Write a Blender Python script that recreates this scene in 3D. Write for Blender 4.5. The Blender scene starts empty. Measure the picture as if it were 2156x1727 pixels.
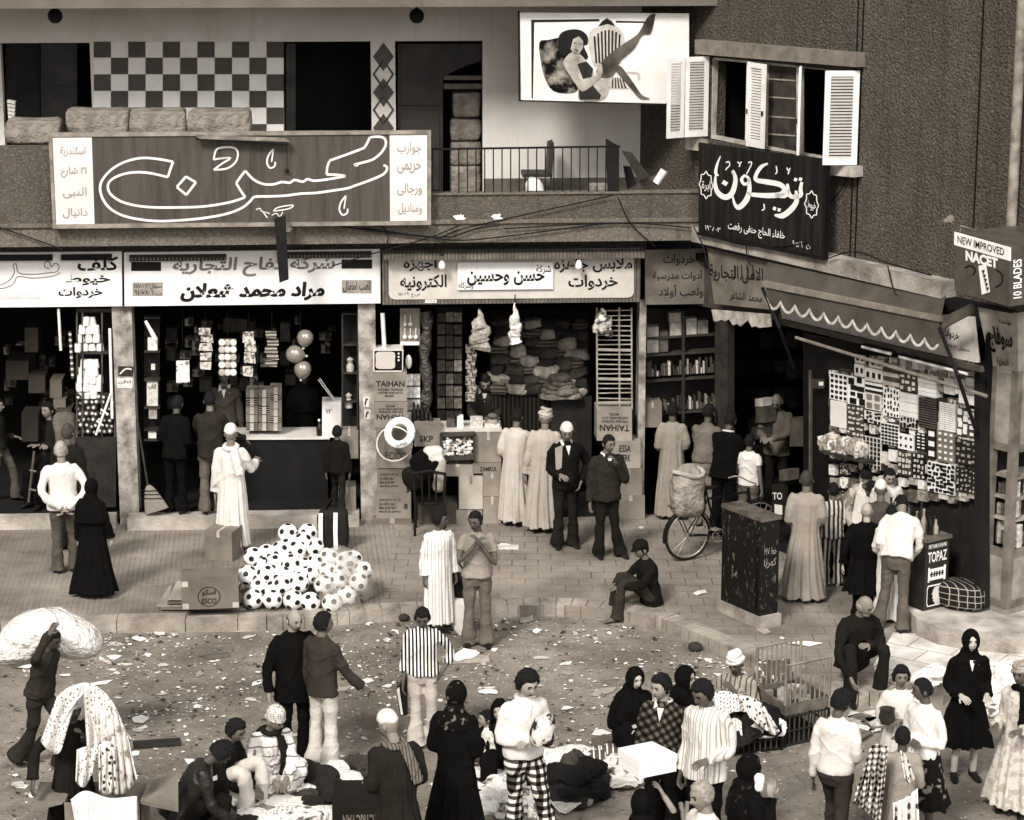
import bpy, bmesh, math, random
from mathutils import Vector as V, Matrix as M, noise as NZ
from mathutils.geometry import tessellate_polygon
random.seed(7)
sc = bpy.context.scene
COL = sc.collection
R = math.radians
# ---------------------------------------------------------------- camera, sky, sun, exposure
CAMH, PITCH, FPX = 9.4, R(13.6), 5000.0
cam = bpy.data.cameras.new('camera'); camo = bpy.data.objects.new('camera', cam); COL.objects.link(camo)
cam.sensor_width = 36; cam.sensor_fit = 'HORIZONTAL'; cam.lens = 36*FPX/2155; cam.clip_end = 500; cam.clip_start = .5
camo.location = (0, 0, CAMH); camo.rotation_euler = (R(90)-PITCH, 0, 0); sc.camera = camo
SUN_EL, SUN_AZ = R(43), R(-28)
w = bpy.data.worlds.new('World'); sc.world = w; w.use_nodes = True
nt = w.node_tree; bg = nt.nodes['Background']
sky = nt.nodes.new('ShaderNodeTexSky'); sky.sky_type = 'NISHITA'; sky.sun_disc = False
sky.sun_elevation = SUN_EL; sky.sun_rotation = R(180)+SUN_AZ
sky.dust_density = 4
bw = nt.nodes.new('ShaderNodeRGBToBW'); nt.links.new(sky.outputs[0], bw.inputs[0])   # black and white film
nt.links.new(bw.outputs[0], bg.inputs[0]); bg.inputs[1].default_value = .095
sl = bpy.data.lights.new('sun', 'SUN'); so = bpy.data.objects.new('sun', sl); COL.objects.link(so)
sl.energy = 2.1; sl.angle = R(13); sl.color = (1, .97, .92)
so.rotation_euler = (R(90)-SUN_EL, 0, SUN_AZ); so.location = (0, 0, 30)
sc.view_settings.view_transform = 'Standard'; sc.view_settings.look = 'None'
sc.view_settings.exposure = .88; sc.view_settings.gamma = 1
# ---------------------------------------------------------------- projection helpers (photo pixel -> point in the place)
CF = V((0, math.cos(PITCH), -math.sin(PITCH))); CU = V((0, math.sin(PITCH), math.cos(PITCH))); CO = V((0, 0, CAMH))
def ray(px, py): return CF + V((1, 0, 0))*((px-1077.5)/FPX) - CU*((py-863.5)/FPX)
def gp(px, py, z=0.):
    d = ray(px, py); return CO + d*((z-CAMH)/d.z)
def ztop(P, py):                      # height at which a vertical line over P reaches photo row py
    k = -(py-863.5)/FPX
    # ((0,Y,z-H).CU) = k*((0,Y,z-H).CF)
    c, s = math.cos(PITCH), math.sin(PITCH)
    return CAMH + P.y*(k*c-s)/(c+k*s)
class Plane:
    def __init__(s, o, u, n): s.o = V(o); s.u = V(u).normalized(); s.n = V(n).normalized()
    def hit(s, px, py, off=0.):
        d = ray(px, py); o = s.o+s.n*off
        return CO + d*((o-CO).dot(s.n)/d.dot(s.n))
    def at(s, a, z, off=0.):
        p = s.o+s.u*a+s.n*off; return V((p.x, p.y, z))
    def a(s, p): return (p-s.o).dot(s.u)
ZS = .15
_b = gp(265, 1105, ZS); _t = R(3.4)
FP = Plane((_b.x, _b.y, 0), (math.cos(_t), math.sin(_t), 0), (math.sin(_t), -math.cos(_t), 0))
REAR = -.95
_c = FP.hit(1348, 250, REAR); _w = R(57)
WP = Plane((_c.x, _c.y, 0), (math.cos(_w), -math.sin(_w), 0), (-math.sin(_w), -math.cos(_w), 0))
# ---------------------------------------------------------------- materials
def G(v):
    v = v if v >= .34 else .34*(v/.34)**1.45
    k = 1-min(v, 1); return (v*(1+.2*k), v, v*(1-.23*k), 1)
def sstep(x, a, b):
    t = max(0, min(1, (x-a)/(b-a))); return t*t*(3-2*t)
MATS = {}
def newmat(k):
    m = bpy.data.materials.new(k); m.use_nodes = True
    t = m.node_tree; return m, t, t.nodes['Principled BSDF']
def N(t, typ, **kw):
    n = t.nodes.new('ShaderNode'+typ)
    for a, b in kw.items():
        if a[0] == 'i': n.inputs[int(a[1:])].default_value = b
        else: setattr(n, a, b)
    return n
def mixc(t, fac, a, b):
    n = N(t, 'Mix', data_type='RGBA')
    for s, x in ((0, fac), (6, a), (7, b)):
        if hasattr(x, 'links'): t.links.new(x, n.inputs[s])
        else: n.inputs[s].default_value = x
    return n.outputs[2]
def mth(t, op, a, b=0., c=None):
    n = N(t, 'Math', operation=op)
    for s, x in ((0, a), (1, b), (2, c)):
        if x is None: continue
        if hasattr(x, 'links'): t.links.new(x, n.inputs[s])
        else: n.inputs[s].default_value = x
    return n.outputs[0]
def coords(t, rot=0., gen=False):
    tc = N(t, 'TexCoord')
    o = tc.outputs['Object']
    if rot:
        mp = N(t, 'Mapping'); mp.inputs[2].default_value = rot if hasattr(rot, '__len__') else (0, 0, rot); t.links.new(o, mp.inputs[0]); o = mp.outputs[0]
    return o
def nz(t, co, scale, detail=4, rough=.55):
    n = N(t, 'TexNoise'); n.inputs['Scale'].default_value = scale; n.inputs['Detail'].default_value = detail; n.inputs['Roughness'].default_value = rough
    t.links.new(co, n.inputs['Vector']); return n.outputs[0]
def ramp(t, x, lo, hi):
    n = N(t, 'MapRange'); n.inputs[1].default_value = lo; n.inputs[2].default_value = hi; t.links.new(x, n.inputs[0]); return n.outputs[0]
def bump(t, b, h, strength, dist=.01):
    n = N(t, 'Bump'); n.inputs['Strength'].default_value = strength; n.inputs['Distance'].default_value = dist
    t.links.new(h, n.inputs['Height']); t.links.new(n.outputs[0], b.inputs['Normal'])
def mat(v, rough=.8, var=.25, scale=6., bs=40., bst=.3, bd=.01, spec=.3, metal=0., pat=None, key=None):
    """plain worn surface of grey value v; pat(t, co) may return a colour socket instead"""
    k = key or 'm%.3f_%.2f_%.2f_%.1f_%.1f_%.2f_%.3f_%.1f' % (v, rough, var, scale, bs, bst, bd, metal)
    if k in MATS: return MATS[k]
    m, t, b = newmat(k); co = coords(t)
    if pat: c = pat(t, co)
    else:
        f = ramp(t, nz(t, co, scale), .3, .7); c = mixc(t, f, G(v*(1-var)), G(min(.9, v*(1+var))))
    t.links.new(c, b.inputs['Base Color'])
    b.inputs['Roughness'].default_value = rough; b.inputs['Metallic'].default_value = metal
    b.inputs['Specular IOR Level'].default_value = spec
    if bst: bump(t, b, nz(t, co, bs, 3), bst, bd)
    MATS[k] = m; return m
def cloth(v, var=.2): return mat(v, .95, var, 5., 28., .45, .02, .1, key='cloth%.3f_%.2f' % (v, var))
def sepx(t, co):
    s = N(t, 'SeparateXYZ'); t.links.new(co, s.inputs[0]); return s.outputs
def wv(t, x, per, duty, off=0.):          # 0/1 stripes along x
    f = mth(t, 'FRACT', mth(t, 'ADD', mth(t, 'MULTIPLY', x, 1/per), 100.13+off)); return mth(t, 'LESS_THAN', f, duty)
def stripes(v1, v2, per, duty=.5, ax=0, v3=None):
    def p(t, co):
        x = sepx(t, co); c = mixc(t, wv(t, x[ax], per, duty), G(v1), G(v2))
        if v3 is not None: c = mixc(t, wv(t, x[ax], per, .12, .6), c, G(v3))
        return c
    return mat(v1, .95, bs=28., bst=.4, bd=.02, spec=.1, pat=p, key='stripe%.2f%.2f%.3f%.2f%d%s' % (v1, v2, per, duty, ax, v3))
def checks(v1, v2, v3, per, rot=0.):      # gingham / plaid
    def p(t, co):
        if rot:
            mp = N(t, 'Mapping'); mp.inputs[2].default_value = (0, rot, 0); t.links.new(co, mp.inputs[0]); co = mp.outputs[0]
        x = sepx(t, co); a = wv(t, mth(t, 'ADD', x[0], mth(t, 'MULTIPLY', x[1], .6)), per, .5); b = wv(t, x[2], per, .5)
        c = mixc(t, a, G(v1), G(v2)); d = mixc(t, a, G(v2), G(v3)); return mixc(t, b, c, d)
    return mat(v1, .95, bs=28., bst=.4, bd=.02, spec=.1, pat=p, key='check%.2f%.2f%.2f%.3f%.1f' % (v1, v2, v3, per, rot))
def dots(v1, v2, scale, r=.3, thr=.0):
    def p(t, co):
        n = N(t, 'TexVoronoi'); n.inputs['Scale'].default_value = scale; n.inputs['Randomness'].default_value = thr; t.links.new(co, n.inputs['Vector'])
        return mixc(t, mth(t, 'LESS_THAN', n.outputs[0], r), G(v1), G(v2))
    return mat(v1, .95, bs=28., bst=.4, bd=.02, spec=.1, pat=p, key='dots%.2f%.2f%.1f%.2f%.1f' % (v1, v2, scale, r, thr))
def splotch(v1, v2, scale, lo=.5, hi=.55):
    def p(t, co): return mixc(t, ramp(t, nz(t, co, scale, 3), lo, hi), G(v1), G(v2))
    return mat(v1, .95, bs=28., bst=.4, bd=.02, spec=.1, pat=p, key='splo%.2f%.2f%.1f%.2f' % (v1, v2, scale, lo))
# ---------------------------------------------------------------- mesh builder
class MB:
    def __init__(s): s.v = []; s.f = []; s.m = []; s.mi = 0
    def add(s, vs, fs):
        o = len(s.v); s.v += [V(x) for x in vs]
        for f in fs: s.f.append([o+i for i in f]); s.m.append(s.mi)
        return s
    def box(s, c, d, rot=None, top=1.):
        x, y, z = d[0]/2, d[1]/2, d[2]/2
        vs = [V((a*x*(top if e > 0 else 1), b*y*(top if e > 0 else 1), e*z)) for e in (-1, 1) for a, b in ((-1, -1), (1, -1), (1, 1), (-1, 1))]
        if rot is not None:
            m = rot if isinstance(rot, M) else M.Rotation(rot, 3, 'Z'); vs = [m @ v for v in vs]
        c = V(c); return s.add([c+v for v in vs], [(3, 2, 1, 0), (4, 5, 6, 7), (0, 1, 5, 4), (1, 2, 6, 5), (2, 3, 7, 6), (3, 0, 4, 7)])
    def prism(s, pts, d):
        """polygon pts (front) given thickness by vector d (pointing to the back)"""
        pts = [V(p) for p in pts]; n = len(pts); d = V(d)
        nr = V((0, 0, 0))
        for i in range(n): nr += pts[i].cross(pts[(i+1) % n])
        if nr.dot(d) > 0: pts.reverse()
        if n > 4: tris = [tuple(q) for q in tessellate_polygon([pts])]
        else: tris = [tuple(range(n))]
        fs = []
        for q in tris:
            a = (pts[q[1]]-pts[q[0]]).cross(pts[q[2]]-pts[q[0]])
            fs.append(q if a.dot(d) < 0 else tuple(reversed(q)))
        fs += [tuple(i+n for i in reversed(q)) for q in fs]
        fs += [((i+1) % n, i, i+n, (i+1) % n+n) for i in range(n)]
        return s.add(pts+[p+d for p in pts], fs)
    def loft(s, rings, cap=True, closed=True):
        n = len(rings[0]); fs = []
        for k in range(len(rings)-1):
            for i in range(n if closed else n-1):
                j = (i+1) % n; fs.append((k*n+i, k*n+j, (k+1)*n+j, (k+1)*n+i))
        if cap:
            fs.append(tuple(reversed(range(n)))); fs.append(tuple((len(rings)-1)*n+i for i in range(n)))
        return s.add([p for r in rings for p in r], fs)
    def tube(s, path, rad, n=8, cap=True, flat=1., ref=None):
        path = [V(p) for p in path]; k = len(path)
        if not hasattr(rad, '__len__'): rad = [rad]*k
        rings = []; x = None
        for i, p in enumerate(path):
            d = (path[min(i+1, k-1)]-path[max(i-1, 0)])
            d = d.normalized() if d.length > 1e-9 else V((0, 0, 1))
            if x is None:
                x = V(ref) if ref is not None else (V((1, 0, 0)) if abs(d.x) < .9 else V((0, 1, 0)))
            x = (x-d*x.dot(d)).normalized(); y = d.cross(x); r = rad[i]
            rx, ry = r if hasattr(r, '__len__') else (r, r*flat)
            rings.append([p+x*(rx*math.cos(a))+y*(ry*math.sin(a)) for a in [2*math.pi*j/n for j in range(n)]])
        return s.loft(rings, cap)
    def lathe(s, prof, c=(0, 0, 0), n=16, sx=1., sy=1., mtx=None):
        rings = []
        for r, z in prof:
            ring = [V((r*sx*math.cos(2*math.pi*i/n), r*sy*math.sin(2*math.pi*i/n), z)) for i in range(n)]
            rings.append([V(c)+((mtx @ q) if mtx else q) for q in ring])
        return s.loft(rings)
    def ball(s, c, r, n=10, m=7, mtx=None):
        if not hasattr(r, '__len__'): r = (r, r, r)
        rings = []
        for k in range(m+1):
            ph = -math.pi/2+math.pi*(k*.98+.01*m)/m
            ring = [V((r[0]*math.cos(ph)*math.cos(a), r[1]*math.cos(ph)*math.sin(a), r[2]*math.sin(ph))) for a in [2*math.pi*i/n for i in range(n)]]
            rings.append([V(c)+((mtx @ q) if mtx else q) for q in ring])
        return s.loft(rings)
    def strip(s, a, b):               # sheet between two polylines
        n = len(a); return s.add(list(a)+list(b), [(i, i+1, n+i+1, n+i) for i in range(n-1)])
def mesh_of(name, mb, mats, smooth, xf=None):
    me = bpy.data.meshes.new(name)
    me.from_pydata([tuple(xf(v)) if xf else tuple(v) for v in mb.v], [], mb.f)
    for m in (mats if isinstance(mats, (list, tuple)) else [mats]): me.materials.append(m)
    me.polygons.foreach_set('material_index', mb.m)
    if smooth:
        me.polygons.foreach_set('use_smooth', [True]*len(mb.f))
        try: me.set_sharp_from_angle(angle=R(50))
        except Exception: pass
    me.update(); return me
ORG = {}                              # world origin of every root that holds world-space parts
def root_of(o):
    while o.parent: o = o.parent
    return o
def tag(o, label=None, cat=None, group=None, kind=None):
    for k, x in (('label', label), ('category', cat), ('group', group), ('kind', kind)):
        if x: o[k] = x
    return o
def mk(name, mb, mats, parent=None, label=None, cat=None, group=None, kind=None, smooth=False, local=False):
    if parent is not None:
        org = V((0, 0, 0)) if local else V(root_of(parent).location)
    elif local: org = V((0, 0, 0))
    else:
        xs = [v.x for v in mb.v]; ys = [v.y for v in mb.v]
        org = V(((min(xs)+max(xs))/2, (min(ys)+max(ys))/2, min(v.z for v in mb.v)))
    o = bpy.data.objects.new(name, mesh_of(name, mb, mats, smooth, lambda v: v-org)); COL.objects.link(o)
    if parent is not None: o.parent = parent
    else: o.location = org
    return tag(o, label, cat, group, kind)
def thing(name, label, cat, loc=(0, 0, 0), group=None, kind=None, rz=0., sc_=1.):
    o = bpy.data.objects.new(name, None); COL.objects.link(o); o.location = loc; o.rotation_euler = (0, 0, rz); o.scale = (sc_,)*3
    o.empty_display_size = .2
    return tag(o, label, cat, group, kind)
def dup(o, loc=None, rz=None, label=None, group=None, parent=None, scale=None):
    c = o.copy(); COL.objects.link(c)
    if parent is not None: c.parent = parent
    if loc is not None: c.location = loc
    if rz is not None: c.rotation_euler = (0, 0, rz)
    if scale: c.scale = (scale,)*3
    if label: c['label'] = label
    if group: c['group'] = group
    for ch in list(o.children): dup(ch, parent=c)
    return c
def spline(pts, k=5, closed=False):
    P = [V(p) for p in pts]; n = len(P); out = []
    g = (lambda i: P[i % n]) if closed else (lambda i: P[max(0, min(n-1, i))])
    for i in range(n if closed else n-1):
        a, b, c, d = g(i-1), g(i), g(i+1), g(i+2)
        for j in range(k):
            t = j/k; out.append(.5*((2*b)+(c-a)*t+(2*a-5*b+4*c-d)*t*t+(3*b-a-3*c+d)*t**3))
    if not closed: out.append(P[-1])
    return out
def pan(mb, pl, pts, off, th): return mb.prism([pl.hit(x, y, off) for x, y in pts], -pl.n*th)
def rect(x0, y0, x1, y1): return [(x0, y0), (x1, y0), (x1, y1), (x0, y1)]
def stroke(mb, pl, pts, wd, off, th=.004, k=5, closed=False):
    """painted brush line of width wd photo pixels (may vary along the line) on plane pl"""
    P = spline([(x, y, 0) for x, y in pts], k, closed); n = len(P)
    W = wd if hasattr(wd, '__len__') else [wd]*len(pts)
    L, Rr = [], []
    for i, p in enumerate(P):
        q = P[(i+1) % n] if closed else P[min(i+1, n-1)]; o = P[i-1] if closed else P[max(i-1, 0)]
        d = (q-o); d = d.normalized() if d.length > 1e-9 else V((1, 0, 0))
        nn = V((-d.y, d.x, 0)); f = i/max(1, n-1)*(len(W)-1); j = min(int(f), len(W)-2) if len(W) > 1 else 0
        ww = (W[j]*(1-(f-j))+W[min(j+1, len(W)-1)]*(f-j))/2
        L.append(pl.hit(*(p+nn*ww).xy, off)); Rr.append(pl.hit(*(p-nn*ww).xy, off))
    if closed: L.append(L[0]); Rr.append(Rr[0])
    mb.strip(L, Rr)
    return mb
AR = {'ا': (0xFE8D, 0), 'أ': (0xFE83, 0), 'د': (0xFEA9, 0), 'ر': (0xFEAD, 0), 'ز': (0xFEAF, 0), 'و': (0xFEED, 0), 'ة': (0xFE93, 0), 'ى': (0xFEEF, 0), 'ب': (0xFE8F, 1), 'ت': (0xFE95, 1), 'ج': (0xFE9D, 1), 'ح': (0xFEA1, 1), 'خ': (0xFEA5, 1), 'س': (0xFEB1, 1), 'ش': (0xFEB5, 1), 'ط': (0xFEC1, 1), 'ع': (0xFEC9, 1), 'غ': (0xFECD, 1), 'ف': (0xFED1, 1), 'ك': (0xFED9, 1), 'ل': (0xFEDD, 1), 'م': (0xFEE1, 1), 'ن': (0xFEE5, 1), 'ه': (0xFEE9, 1), 'ي': (0xFEF1, 1), 'ق': (0xFED5, 1)}
def arabic(s):
    out = []; prev = False; i = 0
    while i < len(s):
        c = s[i]
        if c == 'ل' and s[i+1:i+2] in ('ا', 'أ'):
            out.append(chr((0xFEFB if s[i+1] == 'ا' else 0xFEF7)+prev)); prev = False; i += 2; continue
        if c not in AR: out.append(c); prev = False; i += 1; continue
        b, two = AR[c]; nx = s[i+1:i+2] in AR and bool(s[i+1:i+2])
        if two: out.append(chr(b+((3 if nx else 1) if prev else (2 if nx else 0)))); prev = nx
        else: out.append(chr(b+(1 if prev else 0))); prev = False
        i += 1
    r = []; num = ''
    for c in reversed(out):
        if c in '٠١٢٣٤٥٦٧٨٩': num = c+num; continue
        if num: r.append(num); num = ''
        r.append(c)
    return ''.join(r)+num
def text_mb(s, bold=.0, ar=True):
    cu = bpy.data.curves.new('t', 'FONT'); cu.body = arabic(s) if ar else s; cu.offset = bold; cu.resolution_u = 3
    o = bpy.data.objects.new('t', cu); me = bpy.data.meshes.new_from_object(o)
    mb = MB(); mb.v = [V(v.co) for v in me.vertices]; mb.f = [list(p.vertices) for p in me.polygons]; mb.m = [0]*len(mb.f)
    bpy.data.objects.remove(o); bpy.data.curves.remove(cu); bpy.data.meshes.remove(me)
    xs = [v.x for v in mb.v]; ys = [v.y for v in mb.v]; a, b, c, d = min(xs), max(xs), min(ys), max(ys)
    for v in mb.v: v.x = (v.x-a)/(b-a); v.y = (v.y-c)/(d-c); v.z = 0
    return mb
def write(mb, s, tl, tr, br, bl, bold=.02, ar=True, up=None):
    """letters of s mapped into the quad tl tr br bl (world points)"""
    t = text_mb(s, bold, ar); tl, tr, br, bl = V(tl), V(tr), V(br), V(bl)
    vs = [(bl.lerp(br, v.x)).lerp(tl.lerp(tr, v.x), v.y) for v in t.v]
    return mb.add(vs, t.f)
def wpx(mb, pl, s, x0, y0, x1, y1, off, bold=.02, ar=True, sk=0., sh=0.):
    """the same by photo pixels on plane pl; sk = pixels the right end drops, sh = pixels the top leans right"""
    h = pl.hit; return write(mb, s, h(x0+sh, y0, off), h(x1+sh, y0+sk, off), h(x1, y1+sk, off), h(x0, y1, off), bold, ar)
# ================================================================ ground
def dirt(t, co):
    a = nz(t, co, .5, 6, .62); b = nz(t, co, 2.6, 7, .74); c = nz(t, co, 38., 3, .7)
    col = mixc(t, ramp(t, a, .35, .68), G(.15), G(.31))
    col = mixc(t, mth(t, 'MULTIPLY', ramp(t, b, .46, .66), .75), col, G(.13))
    col = mixc(t, mth(t, 'MULTIPLY', ramp(t, c, .55, .75), .5), col, G(.32))
    n = N(t, 'TexVoronoi'); n.inputs['Scale'].default_value = 9; t.links.new(co, n.inputs['Vector'])
    sp = mth(t, 'LESS_THAN', n.outputs[0], .1); col = mixc(t, mth(t, 'MULTIPLY', sp, .7), col, G(.6))
    n = N(t, 'TexVoronoi'); n.inputs['Scale'].default_value = 6; t.links.new(nz2(t, co), n.inputs['Vector'])
    return mixc(t, mth(t, 'MULTIPLY', mth(t, 'LESS_THAN', n.outputs[0], .11), .8), col, G(.07))
def nz2(t, co):
    mp = N(t, 'Mapping'); mp.inputs[1].default_value = (3.1, 7.7, 0); t.links.new(co, mp.inputs[0]); return mp.outputs[0]
MDIRT = mat(.3, .95, bs=25., bst=.7, bd=.03, spec=.1, pat=dirt, key='dirt')
def paving(t, co):
    x = sepx(t, co); base = mixc(t, ramp(t, nz(t, co, .8, 5), .32, .68), G(.15), G(.31))
    base = mixc(t, mth(t, 'MULTIPLY', ramp(t, nz(t, co, 30, 3), .55, .75), .35), base, G(.09))
    gr = wv(t, mth(t, 'ADD', x[0], mth(t, 'MULTIPLY', x[1], .1)), .068, .22)
    gx = mth(t, 'MULTIPLY', gr, mth(t, 'LESS_THAN', x[0], -1.6))
    gx = mth(t, 'ADD', gx, mth(t, 'MULTIPLY', wv(t, mth(t, 'ADD', x[0], mth(t, 'MULTIPLY', x[1], .1)), .27, .04), mth(t, 'LESS_THAN', x[0], -1.6)))
    br = N(t, 'TexBrick'); br.inputs['Scale'].default_value = 1; br.inputs['Mortar Size'].default_value = .008
    br.inputs['Brick Width'].default_value = .34; br.inputs['Row Height'].default_value = .27
    t.links.new(co, br.inputs['Vector']); b2 = wv(t, mth(t, 'ADD', x[1], mth(t, 'MULTIPLY', x[0], .02)), .27, .05); gx = mth(t, 'ADD', gx, mth(t, 'MULTIPLY', mth(t, 'MULTIPLY', b2, .7), mth(t, 'LESS_THAN', x[0], -1.6))); j = mth(t, 'MULTIPLY', br.outputs['Fac'], mth(t, 'GREATER_THAN', x[0], -1.6))
    base = mixc(t, mth(t, 'MULTIPLY', ramp(t, nz(t, co, 2.2, 6, .7), .5, .68), .5), base, G(.15))
    col = mixc(t, mth(t, 'MULTIPLY', gx, mth(t, 'MULTIPLY', ramp(t, nz(t, co, 3, 4, .7), .3, .65), .42)), base, G(.09))
    return mixc(t, mth(t, 'MULTIPLY', j, mth(t, 'MULTIPLY', ramp(t, nz(t, co, 1.7, 4, .7), .32, .62), .75)), col, G(.06))
MPAVE = mat(.3, .9, bs=40., bst=.4, bd=.015, spec=.15, pat=paving, key='paving')
MCONC = mat(.27, .9, .35, 3., 30., .6, .02, .15)
mb = MB(); mb.prism([(-70, -30, 0), (70, -30, 0), (70, 90, 0), (-70, 90, 0)], (0, 0, -.3))
mk('street', mb, MDIRT, kind='structure')
KERB = [(-900, 1318), (-60, 1312), (0, 1310), (500, 1305), (640, 1300), (735, 1290), (880, 1281), (1032, 1276), (1170, 1273), (1290, 1282), (1380, 1300), (1433, 1318), (1515, 1354), (1604, 1390), (1690, 1425), (1760, 1455), (1850, 1460), (1900, 1442), (2000, 1437), (2200, 1447), (3000, 1480)]
kp = [gp(x, y, ZS) for x, y in KERB]
mb = MB(); mb.prism(kp+[V((40, 60, ZS)), V((-40, 60, ZS))], (0, 0, -.2)); mk('pavement', mb, MPAVE, kind='structure')
mb = MB()
rnd = random.Random(3)
ks = spline(kp, 4)
for i in range(0, len(ks)-1):
    a, b = ks[i], ks[i+1]; d = (b-a).normalized(); nn = V((d.y, -d.x, 0))
    if nn.y > 0: nn = -nn
    z = V((0, 0, .006+rnd.uniform(0, .012))); a2, b2 = a+d*.006, b-d*.006
    mb.prism([a2+nn*.012+z, b2+nn*.012+z, b2-nn*.24+z, a2-nn*.24+z], (0, 0, -.24))
mk('kerb', mb, MCONC, kind='structure')
mb = MB(); q = [(1880, 1332), (1950, 1335), (2000, 1350), (2260, 1378), (2260, 1440), (2000, 1425), (1905, 1428), (1850, 1450), (1838, 1400)]
def palepave(t, co):
    br = N(t, 'TexBrick'); br.inputs['Scale'].default_value = 1; br.inputs['Mortar Size'].default_value = .012; br.inputs['Brick Width'].default_value = .55; br.inputs['Row Height'].default_value = .42
    mp = N(t, 'Mapping'); mp.inputs[2].default_value = (0, 0, .6); t.links.new(co, mp.inputs[0]); t.links.new(mp.outputs[0], br.inputs['Vector'])
    c = mixc(t, ramp(t, nz(t, co, 2.2, 6, .65), .35, .65), G(.36), G(.72)); return mixc(t, mth(t, 'MULTIPLY', br.outputs['Fac'], .6), c, G(.16))
mb.prism([gp(x, y, ZS+.005) for x, y in q], (0, 0, -.05)); mk('pale_paving', mb, mat(.5, .9, pat=palepave, key='palepave', bst=.3), kind='structure')
def crazy(t, co):
    n = N(t, 'TexVoronoi', feature='DISTANCE_TO_EDGE'); n.inputs['Scale'].default_value = 1.7; t.links.new(co, n.inputs['Vector'])
    c = dirt(t, co); return mixc(t, mth(t, 'MULTIPLY', mth(t, 'LESS_THAN', n.outputs[0], .012), .4), c, G(.09))
mb = MB(); q = [(1230, 1640), (1560, 1600), (1700, 1585), (1850, 1575), (1960, 1560), (2300, 1550), (2500, 1950), (1180, 1950)]
mb.prism([gp(x, y, .006) for x, y in q], (0, 0, -.05)); mk('cracked_paving', mb, mat(.3, .95, pat=crazy, key='crazy', bs=25., bst=.6, bd=.03), kind='structure')
mb = MB(); q = [(1905, 1252), (1908, 1280), (1930, 1303), (1975, 1322), (2040, 1334), (2140, 1342), (2300, 1350), (2300, 1230), (1950, 1230)]
mb.prism([gp(x, y, .36) for x, y in q], (0, 0, -.36)); mk('kiosk_platform', mb, mat(.36, .9, .5, 2.5, 30., .7, .03), kind='structure')
# ================================================================ left building
def streaky(v, dirt_, sc1, thr=(.5, .78), amt=.75):
    def p(t, co):
        mp = N(t, 'Mapping'); mp.inputs[3].default_value = (3.2, 3.2, .22); t.links.new(co, mp.inputs[0])
        c = mixc(t, ramp(t, nz(t, co, sc1, 5, .6), .3, .7), G(v*.88), G(v*1.1))
        c = mixc(t, mth(t, 'MULTIPLY', ramp(t, nz(t, mp.outputs[0], 1.7, 6, .7), *thr), amt), c, G(dirt_))
        c = mixc(t, mth(t, 'MULTIPLY', ramp(t, nz(t, co, 14, 5, .75), .62, .72), .4), c, G(min(.9, v*1.7)))
        if v < .3:
            c = mixc(t, mth(t, 'MULTIPLY', ramp(t, nz(t, co, 24, 2, .6), .5, .66), .42), c, G(v*.5)); c = mixc(t, mth(t, 'MULTIPLY', ramp(t, nz(t, nz2(t, co), 27, 2, .6), .54, .68), .38), c, G(v*1.8))
        return c
    return p
MW = mat(.6, .9, bs=90., bst=.25, bd=.01, pat=streaky(.6, .42, 1.2, (.55, .8), .6), key='rear_wall')          # pale rear wall
MST = mat(.15, .95, bs=55., bst=1., bd=.03, spec=.1, pat=streaky(.15, .07, 1.5), key='stucco')   # dark stucco
MSTL = mat(.18, .95, bs=70., bst=.6, bd=.02, spec=.1, pat=streaky(.18, .09, 1.5), key='stucco_light')
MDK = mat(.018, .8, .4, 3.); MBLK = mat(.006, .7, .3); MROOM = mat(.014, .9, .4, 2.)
MIRON = mat(.012, .5, .3, 20., bst=.1); MWOOD = mat(.05, .6, .5, 4.); MGREYW = mat(.14, .7, .3, 4.)
SLAB = .5
BL = thing('market_building', 'long two storey building with open shops below and a recessed balcony with checker tiles above', 'building', FP.at(0, 0))
zr = lambda y, off=0., x=700: FP.hit(x, y, off).z
zslab_top, zslab_bot, zbalc = zr(470, SLAB), zr(514, SLAB), zr(470, SLAB)
aL = FP.a(FP.hit(-420, 600)); aR = FP.a(FP.hit(1348, 250, REAR)); aF = FP.a(FP.hit(1455, 490, SLAB))
def fbox(mb, a0, a1, z0, z1, v0, v1):     # block in facade coordinates, v outwards
    p = [FP.at(a0, z0, v1), FP.at(a1, z0, v1), FP.at(a1, z1, v1), FP.at(a0, z1, v1)]; return mb.prism(p, -FP.n*(v1-v0))
fa = lambda x, y, off=0.: FP.a(FP.hit(x, y, off))
# rear wall round its openings
mb = MB(); h = .2
for x0, x1, y0, y1 in ((-420, 1348, -60, 88), (-420, 8, 88, 480), (195, 597, 88, 480), (782, 833, 88, 480), (1016, 1348, 88, 480)):
    fbox(mb, fa(x0, 250, REAR), fa(x1, 250, REAR), zr(y1, REAR) if y1 < 480 else zbalc-.05, zr(y0, REAR), REAR-h, REAR)
mk('rear_wall', mb, MW, BL)
mb = MB(); fbox(mb, fa(1016, 300, REAR)+.01, aR, zbalc, zr(379, REAR), REAR, REAR+.015); mk('skirting', mb, MGREYW, BL)
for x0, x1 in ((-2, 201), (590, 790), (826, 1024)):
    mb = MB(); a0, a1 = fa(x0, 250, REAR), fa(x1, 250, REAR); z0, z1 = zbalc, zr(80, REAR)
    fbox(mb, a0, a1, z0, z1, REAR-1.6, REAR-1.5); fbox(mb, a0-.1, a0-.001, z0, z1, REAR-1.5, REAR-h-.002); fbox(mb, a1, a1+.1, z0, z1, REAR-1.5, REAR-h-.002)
    fbox(mb, a0, a1, z1, z1+.1, REAR-1.5, REAR-h-.002); mk('room_recess', mb, MBLK, BL)
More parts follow.
